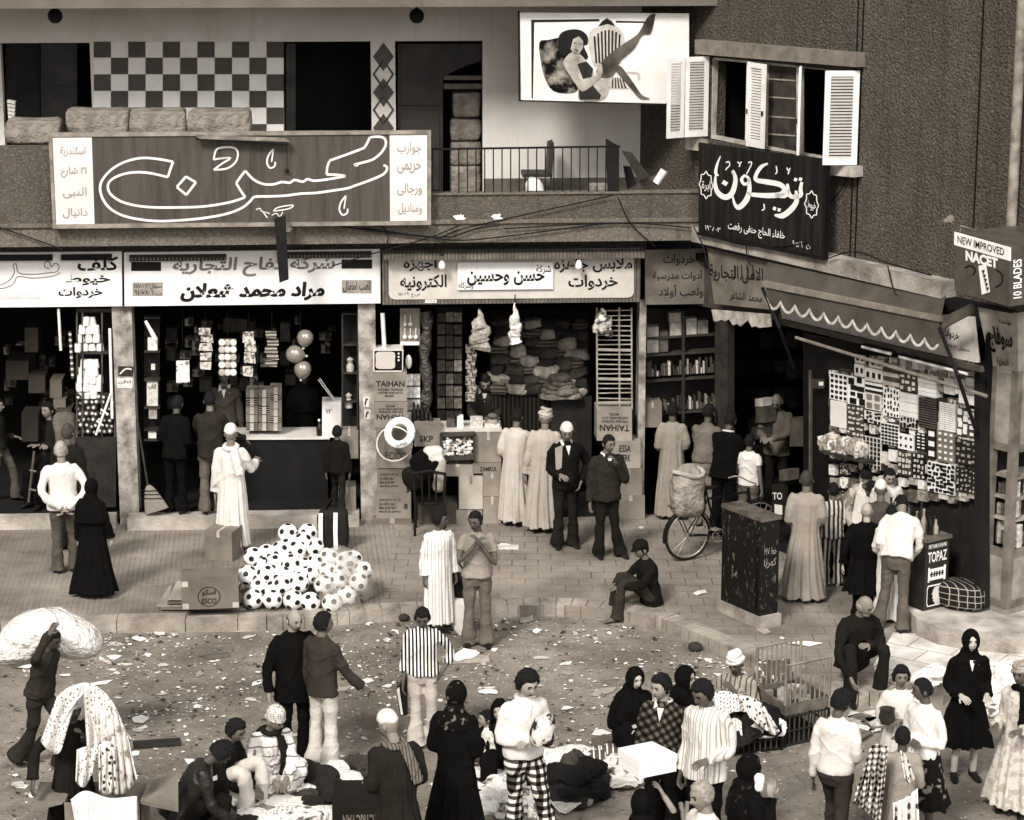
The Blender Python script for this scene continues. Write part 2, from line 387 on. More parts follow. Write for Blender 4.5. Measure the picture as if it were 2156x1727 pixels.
# checker tiles, eleven columns
def tiles(t, co): return None
mb = MB(); xs = [197+36.4*i for i in range(12)]; ys = [88, 122, 157, 192, 227, 262, 300]
for j in range(6):
    for i in range(11):
        mb.mi = (i+j) % 2
        x0, x1, y0, y1 = xs[i]+.4, xs[i+1]-.4, ys[j]+.4, ys[j+1]-.4
        pan(mb, FP, rect(x0, y0, x1, y1), REAR+.012, .01)
mk('checker_tiles', mb, [mat(.085, .5, .12, 4.), mat(.66, .5, .08, 4.)], BL)
mb = MB()
for k, cy in enumerate((120, 157, 195, 232, 270)):
    q = [(807, cy-37*.9), (807+23, cy), (807, cy+37*.9), (807-23, cy)]
    if k % 2 == 0: pan(mb, FP, [(807, cy-30), (829, cy), (807, cy+30), (785, cy)], REAR+.01, .008)
    else:
        for a in range(4):
            p0, p1 = q[a], q[(a+1) % 4]; pan(mb, FP, [p0, p1, (807+(p1[0]-807)*.78, cy+(p1[1]-cy)*.78), (807+(p0[0]-807)*.78, cy+(p0[1]-cy)*.78)], REAR+.01, .008)
mk('diamond_tiles', mb, mat(.1, .5, .15), BL)
# balcony slab, parapet, roof slab
mb = MB(); fbox(mb, aL, aF+.4, zslab_bot, zslab_top, REAR-2, SLAB); mk('balcony_slab', mb, MSTL, BL)
mb = MB(); fbox(mb, aL, aF+.4, zslab_top-.02, zslab_top+.03, SLAB-.2, SLAB+.035); mk('slab_lip', mb, MSTL, BL)
mb = MB(); zp1, zp2 = zr(304, SLAB), zr(413, SLAB)
fbox(mb, aL, fa(905, 300, SLAB), zslab_top+.03, zp1, SLAB-.16, SLAB-.01); fbox(mb, fa(905, 300, SLAB)+.001, aF+.3, zslab_top+.03, zp2, SLAB-.16, SLAB-.01)
mk('parapet', mb, MST, BL)
mb = MB(); fbox(mb, fa(906, 410, SLAB), aF+.28, zp2, zp2+.02, SLAB-.18, SLAB+.015); mk('parapet_cap', mb, MSTL, BL)
zrt = zr(16, SLAB)
mb = MB(); fbox(mb, aL, aF+.6, zrt, zrt+.9, REAR-2, SLAB); mk('roof_slab', mb, mat(.17, .95, .15, 1.5, 60., .6, .02), BL)
mb = MB()
for k in (.32, .66): pass
# ceiling bulbs under the slab are things of their own (below)
# columns
mcol = mat(.3, .9, .55, 5., 25., .6, .02)
def column(x0, x1, ybase, zb, zt, dp=.35):
    m = MB(); a0, a1 = fa(x0, ybase), fa(x1, ybase); fbox(m, a0, a1, zb, zt, -dp, 0); return mk('column', m, mcol, BL)
ztop_s = zr(640)
column(245, 286, 900, 0.1, ztop_s); column(757, 793, 900, .1, ztop_s); column(1343, 1357, 900, .1, ztop_s)
# shop rooms
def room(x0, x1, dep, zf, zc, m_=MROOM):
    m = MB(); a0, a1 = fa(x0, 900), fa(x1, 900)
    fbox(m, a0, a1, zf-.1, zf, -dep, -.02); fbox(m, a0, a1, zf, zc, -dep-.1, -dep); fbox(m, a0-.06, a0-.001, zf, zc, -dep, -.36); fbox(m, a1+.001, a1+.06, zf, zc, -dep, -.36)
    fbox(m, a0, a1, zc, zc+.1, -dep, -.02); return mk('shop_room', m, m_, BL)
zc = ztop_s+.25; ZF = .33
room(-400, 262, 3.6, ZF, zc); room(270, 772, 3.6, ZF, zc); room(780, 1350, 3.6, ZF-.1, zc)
mb = MB(); fbox(mb, fa(-420, 1090), fa(246, 1090), .1, ZF, -.02, .16); fbox(mb, fa(272, 1090), fa(756, 1090), .1, ZF-.01, -.02, .3); mk('shop_step', mb, mat(.36, .9, .35, 3., 30., .6, .02), BL)
mb = MB(); fbox(mb, aL, fa(1357, 900), zc+.1, zslab_bot, -.5, -.1); mk('lintel_wall', mb, MST, BL)
# door leaves on the balcony
def leaf(x0, x1, y0, y1, off, m_, bars=()):
    m = MB(); pan(m, FP, rect(x0, y0, x1, y1), off, .04)
    o = mk('door_leaf', m, m_, BL)
    for b in bars:
        m = MB(); pan(m, FP, rect(*b), off+.02, .018); mk('door_panel', m, m_, o)
    return o
mred = mat(.03, .5, .5, 3.)
leaf(12, 84, 92, 300, REAR-.12, MDK, ((20, 100, 76, 190),)); leaf(86, 162, 92, 300, REAR-.06, mred, ((92, 96, 156, 180), (92, 190, 156, 290)))
leaf(602, 622, 92, 300, REAR-.1, MWOOD)
leaf(837, 932, 93, 415, REAR-.1, mat(.05, .6, .3, 3.), ((843, 98, 924, 222), (843, 230, 924, 400)))
mb = MB(); pan(mb, FP, [(932, 93), (1015, 93), (1015, 128), (990, 136), (965, 146), (945, 156), (932, 166)], REAR-.12, .03)
o = mk('door_arch', mb, mat(.045, .6, .3, 3.), BL)
mb = MB(); pan(mb, FP, rect(934, 160, 1015, 169), REAR-.13, .05); pan(mb, FP, rect(934, 177, 1015, 188), REAR-.13, .05); mk('door_rail', mb, mat(.12, .6, .3), BL)
# railing
ra = MB(); pan(ra, FP, [(908, 313), (1306, 307), (1306, 311), (908, 317)], SLAB-.05, .03); RA = mk('railing', ra, MIRON, BL)
for i in range(21):
    x = 911+i*18.2
    if x > 1275: break
    m = MB(); a = fa(x, 360, SLAB-.06); zt_ = zr(312, SLAB-.06, x); m.box(FP.at(a, (zp2+zt_)/2, SLAB-.065), (.016, .016, zt_-zp2), -_t); mk('baluster', m, MIRON, RA)
mb = MB(); pan(mb, FP, [(1275, 292), (1303, 309), (1303, 412), (1279, 412)], SLAB-.05, .05); mk('end_plate', mb, MDK, RA)
# ================================================================ corner building
WL = (FP.hit(1455, 490, SLAB)-WP.o).dot(WP.n)
CB = thing('corner_building', 'dark rough stucco corner building with shuttered window over open shops', 'building', WP.at(3, 0))
wz = lambda x, y, off=0.: WP.hit(x, y, off).z
wa = lambda x, y, off=0.: WP.a(WP.hit(x, y, off))
def wbox(mb, a0, a1, z0, z1, v0, v1):
    return mb.prism([WP.at(a0, z0, v1), WP.at(a1, z0, v1), WP.at(a1, z1, v1), WP.at(a0, z1, v1)], -WP.n*(v1-v0))
zwl = wz(1960, 590, WL); zwb = wz(1978, 629, WL)
# wall with the window opening (photo corners on the wall)
WQ = dict(tl=(1497, 121), tr=(1798, 149), br=(1798, 352), bl=(1488, 289))
A0, A1 = -.6, wa(2300, 400)
wl_, wr_ = wa(*WQ['tl']), wa(*WQ['tr'])
ztl, ztr = wz(*WQ['tl']), wz(*WQ['tr']); zbl, zbr = wz(*WQ['bl']), wz(*WQ['br'])
zlo, zhi = (zbl+zbr)/2, (ztl+ztr)/2
MSTW = mat(.16, .98, bs=33., bst=1., bd=.11, spec=.05, pat=streaky(.16, .09, 1.0, (.48, .72), .6), key='stucco_wing')
mb = MB(); zt2 = zrt+3
wbox(mb, A0, wl_, zwb, zt2, -.25, 0); wbox(mb, wl_, wr_, zhi, zt2, -.25, 0); wbox(mb, wl_, wr_, zwb, zlo, -.25, 0); wbox(mb, wr_, A1, zwb, zt2, -.25, 0)
mk('stucco_wall', mb, MSTW, CB)
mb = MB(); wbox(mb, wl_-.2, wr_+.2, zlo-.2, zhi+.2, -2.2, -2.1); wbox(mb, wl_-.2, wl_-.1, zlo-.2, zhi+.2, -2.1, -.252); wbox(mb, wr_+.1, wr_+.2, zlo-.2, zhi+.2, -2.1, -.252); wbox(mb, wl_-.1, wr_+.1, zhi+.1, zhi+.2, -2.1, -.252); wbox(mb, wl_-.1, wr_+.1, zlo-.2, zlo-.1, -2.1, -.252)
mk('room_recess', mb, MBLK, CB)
for x in (1797, 1808, 2057):
    mb = MB(); a = wa(x, 300); wbox(mb, a-.012, a+.012, zwl, zt2, 0, .006); mk('wall_joint', mb, MBLK, CB)
mb = MB(); wbox(mb, WP.a(FP.hit(1455, 490, SLAB)), wa(1980, 600, WL), zwb, zwl, -.3, WL); mk('ledge', mb, mat(.3, .9, .5, 2.5, 30., .7, .02), CB)
# lintel and sills
mb = MB(); pan(mb, WP, [(1462, 84), (1802, 112), (1802, 142), (1462, 114)], .14, .139); mk('lintel', mb, mat(.2, .9, .2), CB)
mb = MB(); pan(mb, WP, [(1442, 290), (1470, 293), (1470, 318), (1442, 315)], .16, .159); mk('sill_block', mb, mat(.34, .9, .4), CB)
mb = MB(); pan(mb, WP, [(1737, 345), (1795, 352), (1795, 374), (1737, 368)], .16, .159); mk('sill_block', mb, mat(.4, .9, .4), CB)
# window
MSH = mat(.78, .6, .12, 6.)
mb = MB()
for q in ([(1497, 121), (1502, 121), (1497, 289), (1491, 289)], [(1795, 149), (1801, 150), (1801, 352), (1795, 352)], [(1491, 284), (1798, 345), (1798, 352), (1491, 291)], [(1497, 121), (1798, 149), (1798, 154), (1497, 126)], [(1608, 131), (1613, 132), (1611, 312), (1606, 312)], [(1676, 138), (1682, 139), (1682, 328), (1676, 328)]):
    pan(mb, WP, q, -.02, .08)
WIN = mk('window', mb, mat(.4, .7, .3), CB)
mb = MB(); pan(mb, WP, [(1613, 132), (1676, 138), (1676, 325), (1611, 311)], -.06, .03); WPN = mk('closed_panel', mb, mat(.07, .7, .4, 5.), WIN)
mb = MB()
for k, y in enumerate((165, 203, 244, 281)): pan(mb, WP, [(1615, y), (1673, y+4), (1673, y+7), (1615, y+3)], -.05, .009)
mk('panel_rail', mb, mat(.3, .7), WPN)
def shutter(hx, y0, y1, wid, ang, ln=None):
    """louvred leaf hinged at photo pixel hx on the wall, opened by ang degrees"""
    p = WP.hit(hx, (y0+y1)/2, .03); z0, z1 = WP.hit(hx, y1, .03).z, WP.hit(hx, y0, .03).z
    d = (WP.u*math.cos(R(ang))+WP.n*math.sin(R(ang))); e = V((0, 0, 1)); nn = d.cross(e)
    P_ = lambda s, z, o=0.: V((p.x, p.y, 0))+d*s+V((0, 0, z))+nn*o
    m = MB(); hh = z1-z0; fr = wid*.17
    for s0, s1, q0, q1 in ((0, fr, z0, z1), (wid-fr, wid, z0, z1), (fr, wid-fr, z0, z0+hh*.07), (fr, wid-fr, z1-hh*.06, z1)):
        m.prism([P_(s0, q0, .016), P_(s1, q0, .016), P_(s1, q1, .016), P_(s0, q1, .016)], -nn*.032)
    o = mk('shutter', m, MSH, WIN); m = MB(); n = 26
    for i in range(n):
        z = z0+hh*.07+(hh*.87)*(i+.5)/n
        m.prism([P_(fr, z-.016, .004), P_(wid-fr, z-.016, .004), P_(wid-fr, z+.009, -.003), P_(fr, z+.009, -.003)], nn*-.006)
    mk('louvres', m, mat(.62, .6, .1), o)
    m = MB(); m.box(P_(wid-fr*.4, z0+hh*.42, .02), (.03, .03, .06)); mk('latch', m, MIRON, o); return o
shutter(1490, 119, 287, .34, 100)
o = shutter(1490, 119, 287, .26, 92); o.location += (WP.u*math.cos(R(100))+WP.n*math.sin(R(100)))*.36
shutter(1572, 128, 305, .24, 32); o = shutter(1589, 130, 306, .38, 4); o.location += WP.n*.12
shutter(1684, 138, 330, .36, 42)
shutter(1806, 149, 348, .42, 121)
# drain pipe and lower right
mb = MB(); p = WP.hit(2142, 200, .1); mb.tube([(p.x, p.y, wz(2100, 560)), (p.x, p.y, zt2)], .06, 10); mk('drain_pipe', mb, mat(.25, .6, .4), CB, smooth=True)
# corner shop interior
mb = MB(); zcc = zwb+.02
a1355 = fa(1355, 900); pL = FP.at(a1355, 0, -.1); pB = FP.at(a1355, 0, -4); pBR = FP.at(a1355+9, 0, -4); e1 = WP.at(wa(2055, 1000), 0, -.1); e2 = e1-WP.n*4
c0 = WP.at(WP.a(FP.hit(1455, 490, .0)), 0, -.05)
fl = [pL, c0, e1, e2, pBR, pB]
mb.prism([V((p.x, p.y, ZS+.01)) for p in fl], (0, 0, -.1)); mb.prism([V((p.x, p.y, zcc-.35)) for p in fl], (0, 0, .1))
def vwall(m, p, q, z0, z1, th=.06):
    d = (q-p).normalized(); nn = V((d.y, -d.x, 0)); m.prism([V((p.x, p.y, z0)), V((q.x, q.y, z0)), V((q.x, q.y, z1)), V((p.x, p.y, z1))], nn*th)
vwall(mb, pB, pBR, ZS, zcc-.35); vwall(mb, e2, e1, ZS, zcc-.35); vwall(mb, e2, pBR, ZS, zcc-.35); vwall(mb, pB, pL, ZS, zcc-.35)
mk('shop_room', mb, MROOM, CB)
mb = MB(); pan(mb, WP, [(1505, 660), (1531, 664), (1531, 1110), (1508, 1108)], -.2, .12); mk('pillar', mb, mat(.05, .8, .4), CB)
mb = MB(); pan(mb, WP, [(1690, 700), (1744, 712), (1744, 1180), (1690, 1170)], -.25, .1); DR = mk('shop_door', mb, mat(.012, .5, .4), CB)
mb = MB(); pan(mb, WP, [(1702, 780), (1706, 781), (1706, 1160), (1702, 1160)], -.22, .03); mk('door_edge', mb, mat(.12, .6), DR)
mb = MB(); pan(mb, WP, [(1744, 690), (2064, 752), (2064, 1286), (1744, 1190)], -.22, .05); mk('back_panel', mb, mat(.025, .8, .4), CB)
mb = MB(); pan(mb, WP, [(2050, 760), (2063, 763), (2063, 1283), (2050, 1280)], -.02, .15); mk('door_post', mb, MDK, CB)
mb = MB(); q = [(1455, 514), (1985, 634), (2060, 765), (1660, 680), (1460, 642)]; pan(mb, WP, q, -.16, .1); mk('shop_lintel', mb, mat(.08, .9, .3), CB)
# ================================================================ signs
K_ = .3464
def c1(x, y): return (x*K_, y*K_)
def c2(x, y): return (693.4+x*K_, y*K_)
def c3(x, y): return (1408.2+x*K_, y*K_)
MWH = mat(.8, .5, bs=30., bst=.05, pat=streaky(.8, .6, 2., (.5, .8), .85), key='white_paint'); MINK = mat(.012, .6, .3); MINKG = mat(.2, .6, .2); MCREAM = mat(.66, .6, .1, 2., 30., .1)
def stain(v1, v2):
    def p(t, co):
        mp = N(t, 'Mapping'); mp.inputs[3].default_value = (7, 7, .5); t.links.new(co, mp.inputs[0])
        return mixc(t, ramp(t, nz(t, mp.outputs[0], 1.6, 5, .65), .42, .75), G(v1), G(v2))
    return mat(v1, .7, bs=40., bst=.2, pat=p, key='stain%.2f%.2f' % (v1, v2))
# --- big calligraphy board on the parapet
BO = SLAB+.16
S = thing('sign_board', 'large grey sign board with outlined white calligraphy on the balcony parapet', 'sign', FP.hit(505, 480, BO))
mb = MB(); pan(mb, FP, [(106, 286), (904, 281), (904, 470), (114, 477)], BO-.02, .08); mk('panel', mb, stain(.11, .06), S)
mb = MB()
for q in ([(102, 281), (907, 276), (907, 283), (102, 289)], [(111, 473), (907, 466), (907, 474), (111, 482)], [(102, 289), (109, 289), (117, 473), (111, 473)], [(900, 283), (907, 283), (907, 466), (900, 466)]): pan(mb, FP, q, BO, .1)
mk('frame', mb, mat(.24, .7, .3), S)
mb = MB(); pan(mb, FP, [(110, 290), (193, 289), (199, 472), (118, 473)], BO-.015, .004); mk('side_panel', mb, MCREAM, S)
mb = MB(); pan(mb, FP, [(820, 285), (899, 284), (899, 465), (821, 466)], BO-.015, .004); mk('side_panel', mb, MCREAM, S)
mb = MB()
for s, x0, y0, x1, y1 in (('اسكندرية', 126, 309, 180, 330), ('٢١ شارع', 128, 351, 182, 374), ('النبى', 132, 394, 182, 418), ('دانيال', 132, 438, 184, 460), ('جوارب', 836, 300, 886, 326), ('حريمى', 836, 342, 886, 366), ('ورجالى', 836, 386, 888, 412), ('ومناديل', 838, 428, 888, 452)):
    wpx(mb, FP, s, x0, y0, x1, y1, BO-.009, .012)
mk('side_lettering', mb, mat(.33, .7, .2), S)
mb = MB(); Z = BO-.012; lw = 5.2
def cal(pts, f=c1, w_=lw, closed=False, k=4): stroke(mb, FP, [f(*p) for p in pts], w_, Z, k=k, closed=closed)
cal([(1052, 985), (960, 968), (860, 962), (760, 985), (680, 1030), (625, 1090), (608, 1140), (620, 1200), (660, 1260), (730, 1305), (830, 1332), (960, 1345), (1100, 1340), (1250, 1325), (1380, 1300), (1470, 1265), (1520, 1225), (1548, 1198), (1640, 1195), (1740, 1190), (1830, 1178), (1920, 1174), (2020, 1160), (2110, 1146), (2156, 1130), (2240, 1100), (2330, 1060), (2352, 1020), (2330, 1005)])
cal([(175, 1005), (150, 1003), (200, 990), (265, 970), (318, 925), (342, 880), (335, 845), (300, 832), (245, 836)], c2)
cal([(245, 836), (232, 866), (212, 900)], c2, k=2); cal([(212, 900), (120, 935), (0, 978)], c2, k=2)
cal([(2002, 980), (1988, 1020), (1985, 1062)], k=2); cal([(1985, 1062), (2050, 1064), (2100, 1072)], k=2)
cal([(2100, 1072), (2000, 1090), (1910, 1100), (1868, 1090), (1840, 1106), (1790, 1095), (1760, 1112), (1712, 1108), (1660, 1122), (1600, 1120), (1540, 1092), (1490, 1040)])
cal([(1490, 1040), (1460, 1078), (1435, 1115)], k=2); cal([(1435, 1115), (1462, 1160), (1490, 1200)], k=2)
cal([(1490, 1200), (1400, 1230), (1250, 1255), (1100, 1262), (900, 1260), (760, 1235), (680, 1190), (655, 1140), (670, 1100), (720, 1070), (800, 1050), (900, 1052), (1020, 1078)])
cal([(1020, 1078), (1035, 1030), (1052, 985)], k=2)
for a, b in (((1130, 1075), (1190, 1110)), ((1190, 1110), (1132, 1186)), ((1132, 1186), (1074, 1138)), ((1074, 1138), (1130, 1075))): cal([a, b], k=1)
cal([(1298, 972), (1312, 915), (1350, 898), (1420, 900), (1445, 930), (1432, 985), (1380, 1025), (1298, 1034)], w_=4); cal([(1298, 1034), (1350, 995), (1400, 962), (1335, 965), (1298, 972)], w_=4); cal([(1325, 965), (1395, 960)], w_=3)
for dx, dy, f in ((0, 0, c1), (440, 285, c1)):
    cal([(1662+dx, 905+dy), (1632+dx, 945+dy), (1622+dx, 990+dy), (1640+dx, 1022+dy), (1668+dx, 1012+dy), (1672+dx, 985+dy)], f, 3.6); cal([(1662+dx, 905+dy), (1655+dx, 950+dy), (1650+dx, 985+dy)], f, 3)
cal([(1555, 1275), (1580, 1268), (1590, 1285), (1640, 1300), (1600, 1290), (1625, 1325)], w_=2.4); cal([(1660, 1285), (1690, 1262), (1780, 1248), (1755, 1270), (1660, 1285)], w_=2.6); cal([(1650, 1310), (1680, 1298), (1700, 1318), (1718, 1288)], w_=2)
mk('calligraphy', mb, mat(.72, .6, .15), S)
# strip lamp and bracket beam over it
S = thing('strip_lamp', 'rusty strip lamp fixed askew on the top edge of the big calligraphy board', 'lamp', FP.hit(510, 300, BO+.1))
mb = MB(); pan(mb, FP, [(410, 285), (600, 292), (610, 299), (420, 293)], BO+.12, .07); mk('housing', mb, mat(.2, .6, .5, 8.), S)
mb = MB(); mb.tube([FP.hit(412, 292, BO+.1), FP.hit(606, 303, BO+.1)], .018, 8); mk('tube', mb, MDK, S)
mb = MB(); mb.tube([FP.hit(603, 302, BO+.08), FP.hit(604, 330, BO+.03), FP.hit(604, 356, BO+.02)], .006, 5); mb.ball(FP.hit(604, 360, BO+.02), .03); mk('cord', mb, MDK, S)
mb = MB(); pan(mb, FP, [(577, 462), (600, 457), (607, 589), (588, 596)], BO+.22, .14); mk('bracket_beam', mb, MDK, None, 'dark iron bracket beam hanging below the big calligraphy board', 'bracket')
for x, y, r in ((968, 460, 15), (1046, 459, 15), (607, 482, 10), (1838+160, 462, 14)):
    pl, o_ = (FP, SLAB+.002) if x < 1500 else (WP, .004)
    rr = random.Random(x); m = MB(); pts = []
    for k in range(22):
        a = 2*math.pi*k/22; q = r*(.45+.6*rr.random()); pts.append((x+q*math.cos(a), y+q*.75*math.sin(a)))
    if x < 1500: pan(m, pl, pts, o_, .004); mk('plaster_patch', m, mat(.8, .9, .1), BL)
    else: pan(m, pl, pts, o_, .003); mk('plaster_patch', m, mat(.24, .9, .3), CB)
# --- painted advertising board with the reclining woman
PO = .32
S = thing('painted_board', 'painted advertising board of a reclining woman in a swimsuit beside a striped chair', 'billboard', FP.hit(1270, 222, PO))
mb = MB(); pan(mb, FP, [(1093, 27), (1450, 29), (1450, 221), (1094, 212)], PO, .06); mk('board', mb, splotch(.62, .82, .9, .35, .65), S)
mb = MB(); pan(mb, FP, [(1090, 24), (1094, 24), (1096, 213), (1092, 213)], PO+.01, .08); pan(mb, FP, [(1092, 211), (1450, 220), (1450, 223), (1092, 214)], PO+.01, .08); mk('edge_strip', mb, MDK, S)
L_ = [0]
v_s = True
def paint(m_, *polys):
    L_[0] += 1; m = MB()
    for q in polys:
        if len(q) > 7 and v_s: q = [(p.x, p.y) for p in spline([(a, b, 0) for a, b in q], 3, True)]
        pan(m, FP, [c2(*p) for p in q], PO+.0022*L_[0], .0018)
    return m
art = []
def art_add(polys, v, kind=0):
    art.append(mk('painting', paint(None, *polys), v if not isinstance(v, float) else mat(v, .6, .3, 5.), S))
art_add([[(1225, 122), (1640, 118), (1640, 132), (1244, 138), (1242, 300), (1236, 600), (1228, 600)], [(1740, 128), (1920, 132), (1918, 142), (1740, 140)]], .03)
art_add([[(1275, 260), (1330, 245), (1420, 240), (1450, 380), (1480, 480), (1510, 545), (1460, 570), (1360, 555), (1310, 480), (1285, 380)]], splotch(.02, .32, 6., .45, .7))
art_add([[(1600, 392), (1574, 260), (1588, 190), (1640, 158), (1690, 148), (1752, 168), (1792, 230), (1788, 320), (1770, 385), (1720, 402), (1650, 400)], [(1690, 542), (1720, 470), (1760, 470), (1818, 542)], [(1810, 436), (1868, 441), (1888, 462), (1884, 486), (1872, 484), (1870, 462), (1860, 452), (1812, 447)]], .45)
st = []
for i in range(8):
    x = 1604+i*22; y0 = 185+abs(i-3.8)**2*2.6; st.append([(x, y0), (x+11, y0-2), (x+11-(i-4)*3, 385), (x-(i-4)*3, 385)])
for i in range(6): st.append([(1716+i*14-10, 475), (1722+i*14-10, 475), (1714+i*20-10, 538), (1704+i*20-10, 538)])
st.append([(1632, 162), (1655, 132), (1685, 112), (1715, 130), (1738, 162), (1690, 148)]); art_add(st, .02)
art_add([[(1400, 210), (1450, 183), (1520, 183), (1567, 220), (1567, 270), (1545, 282), (1572, 350), (1530, 367), (1480, 330), (1440, 345), (1400, 325), (1388, 265)]], .008)
art_add([[(1480, 240), (1515, 222), (1540, 250), (1541, 290), (1515, 332), (1485, 330), (1465, 300)], [(1440, 345), (1478, 318), (1520, 330), (1562, 372), (1602, 420), (1612, 480), (1690, 480), (1722, 470), (1702, 530), (1662, 607), (1520, 607), (1512, 545), (1470, 470), (1420, 392)]], splotch(.2, .5, 3.5, .35, .65))
art_add([[(1505, 390), (1560, 375), (1602, 420), (1592, 470), (1540, 482)], [(1514, 552), (1600, 520), (1650, 580), (1642, 607), (1520, 607)], [(1484, 262), (1500, 258), (1500, 264), (1486, 268)], [(1518, 262), (1532, 268), (1530, 274), (1517, 268)], [(1490, 300), (1512, 308), (1500, 316)]], .035)
art_add([[(1620, 440), (1650, 380), (1740, 300), (1830, 240), (1880, 200), (1930, 110), (1977, 84), (1972, 130), (1950, 207), (1900, 215), (1850, 300), (1770, 370), (1742, 430), (1712, 470), (1650, 470)], [(1740, 430), (1762, 400), (1800, 440), (1850, 510), (1900, 580), (1948, 600), (1890, 602), (1840, 550), (1780, 480)]], splotch(.05, .16, 3., .35, .65))
art_add([[(1425, 400), (1460, 390), (1540, 500), (1615, 462), (1632, 392), (1655, 398), (1650, 470), (1560, 548), (1518, 542)]], splotch(.22, .42, 4., .35, .65))
# --- shop signs
S = thing('shop_sign', 'white shop sign with outlined and black lettering above the leftmost shop', 'sign', FP.hit(60, 647, .1))
mb = MB(); pan(mb, FP, [(-330, 535), (256, 530), (257, 645), (-330, 651)], .1, .06); mk('panel', mb, MWH, S)
mb = MB()
for s, *b in (('كلف', 163, 541, 249, 571), ('خيوط', 139, 578, 232, 602), ('خردوات', 123, 605, 216, 629)): wpx(mb, FP, s, *b, .104, .03, sk=-1)
mk('lettering', mb, MINK, S)
mb = MB()
for q in ([(-20, 598), (0, 600), (18, 592), (30, 575), (28, 560), (34, 556), (40, 575), (70, 578), (100, 575), (120, 572), (124, 560), (116, 555), (108, 562), (104, 552), (96, 552), (94, 562), (104, 566)], [(-20, 606), (8, 607), (28, 598), (38, 583), (70, 586), (110, 582), (127, 574)], [(14, 550), (24, 545), (30, 548)]): stroke(mb, FP, q, 2.2, .104)
mk('outline_lettering', mb, mat(.22, .6), S)
mb = MB(); wpx(mb, FP, 'عبدالمنعم', -2, 614, 87, 638, .104, .0); mk('pale_lettering', mb, mat(.5, .6), S)
for q in ([(-330, 540), (110, 537), (110, 549), (-330, 552)], [(128, 537), (235, 536), (235, 548), (128, 549)]): mb = MB(); pan(mb, FP, q, .17, .05); mk('grille_box', mb, MDK, S)
S = thing('shop_sign', 'white shop sign with grey and heavy black lettering above the toy shop', 'sign', FP.hit(530, 640, .1))
mb = MB(); pan(mb, FP, [(261, 532), (800, 525), (801, 639), (262, 645)], .1, .06); mk('panel', mb, MWH, S)
mb = MB(); wpx(mb, FP, 'شركة كفاح التجارية', 360, 543, 702, 585, .104, .03, sk=-5, sh=6); mk('grey_lettering', mb, MINKG, S)
mb = MB(); wpx(mb, FP, 'مراد محمد شعلان', 378, 597, 681, 637, .104, .05, sk=-4, sh=5); mk('black_lettering', mb, MINK, S)
for q in (rect(279, 595, 343, 624), rect(719, 590, 782, 618)): mb = MB(); pan(mb, FP, q, .103, .002); mk('grey_plate', mb, mat(.3, .6), S)
mb = MB()
for s, *b in (('سجل ١١٨٢٢٢', 282, 598, 340, 609), ('ت ٩١٠٧٨٠٦', 283, 611, 340, 622), ('لعب اطفال', 722, 593, 779, 616)): wpx(mb, FP, s, *b, .106, .015)
mk('small_lettering', mb, mat(.03, .6), S)
for q in (rect(276, 552, 339, 571), rect(719, 547, 783, 566)): mb = MB(); pan(mb, FP, q, .104, .003); mk('dark_plate', mb, MDK, S)
for x0, x1, y in ((272, 476, 538), (583, 782, 532)):
    mb = MB(); pan(mb, FP, [(x0, y), (x1, y-2), (x1, y+11), (x0, y+13)], .16, .05); G_ = mk('grille_box', mb, mat(.03, .6), S); mb = MB()
    for i in range(26):
        x = x0+4+(x1-x0-8)*i/25; pan(mb, FP, [(x, y+5), (x+3, y+5), (x+3, y+11), (x, y+11)], .165, .004)
    mk('grille_bars', mb, mat(.16, .6), G_)
S = thing('shop_sign', 'framed pale sign with ribbed hood and raised centre plate above the clothing and radio shop', 'sign', FP.hit(1075, 641, .25))
def ribs(t, co):
    x = sepx(t, co); c = mixc(t, ramp(t, nz(t, co, 4.), .3, .7), G(.1), G(.2)); return mixc(t, mth(t, 'MULTIPLY', wv(t, x[0], .05, .3), .7), c, G(.05))
MRIB = mat(.13, .7, bs=30., bst=.2, pat=ribs, key='ribs')
mb = MB(); pan(mb, FP, [(804, 529), (1349, 522), (1347, 636), (805, 642)], .22, .2); mk('frame', mb, MRIB, S)
mb = MB(); m_ = [FP.hit(806, 523, .1), FP.hit(1357, 517, .1), FP.hit(1357, 536, .42), FP.hit(806, 541, .42)]; mb.prism(m_, (0, 0, -.05)); mk('hood', mb, MRIB, S)
mb = MB(); q = [(818, 545), (1334, 540), (1334, 617), (1330, 624), (1322, 627), (832, 631), (822, 628), (818, 620)]; pan(mb, FP, q, .235, .012); mk('panel', mb, mat(.5, .6, .1), S)
mb = MB(); pan(mb, FP, [(963, 553), (1164, 552), (1164, 609), (963, 611)], .27, .034); mk('centre_plate', mb, MWH, S)
mb = MB()
for s, x0, y0, x1, y1, o_, bo in (('اجهزه', 849, 543, 919, 572, .239, .025), ('الكترونيه', 842, 579, 940, 614, .239, .025), ('ملابس جاهزه', 1166, 543, 1331, 575, .239, .025), ('خردوات', 1196, 579, 1300, 612, .239, .025), ('حسن وحسين', 983, 572, 1146, 602, .274, .03), ('شركة', 1128, 558, 1160, 578, .274, .01), ('وشركاه', 965, 594, 996, 610, .274, .01), ('س.ج ١٥٨٨٩٠', 838, 616, 884, 626, .239, .0)):
    wpx(mb, FP, s, x0, y0, x1, y1, o_, bo, sk=-(x1-x0)*.008)
mk('lettering', mb, MINK, S)
mb = MB(); pan(mb, FP, rect(895, 628, 919, 638), .226, .005); o = mk('name_tag', mb, MWH, S); mb = MB(); wpx(mb, FP, 'اسامه', 899, 630, 916, 636, .2275, .01); mk('tag_lettering', mb, MINK, o)
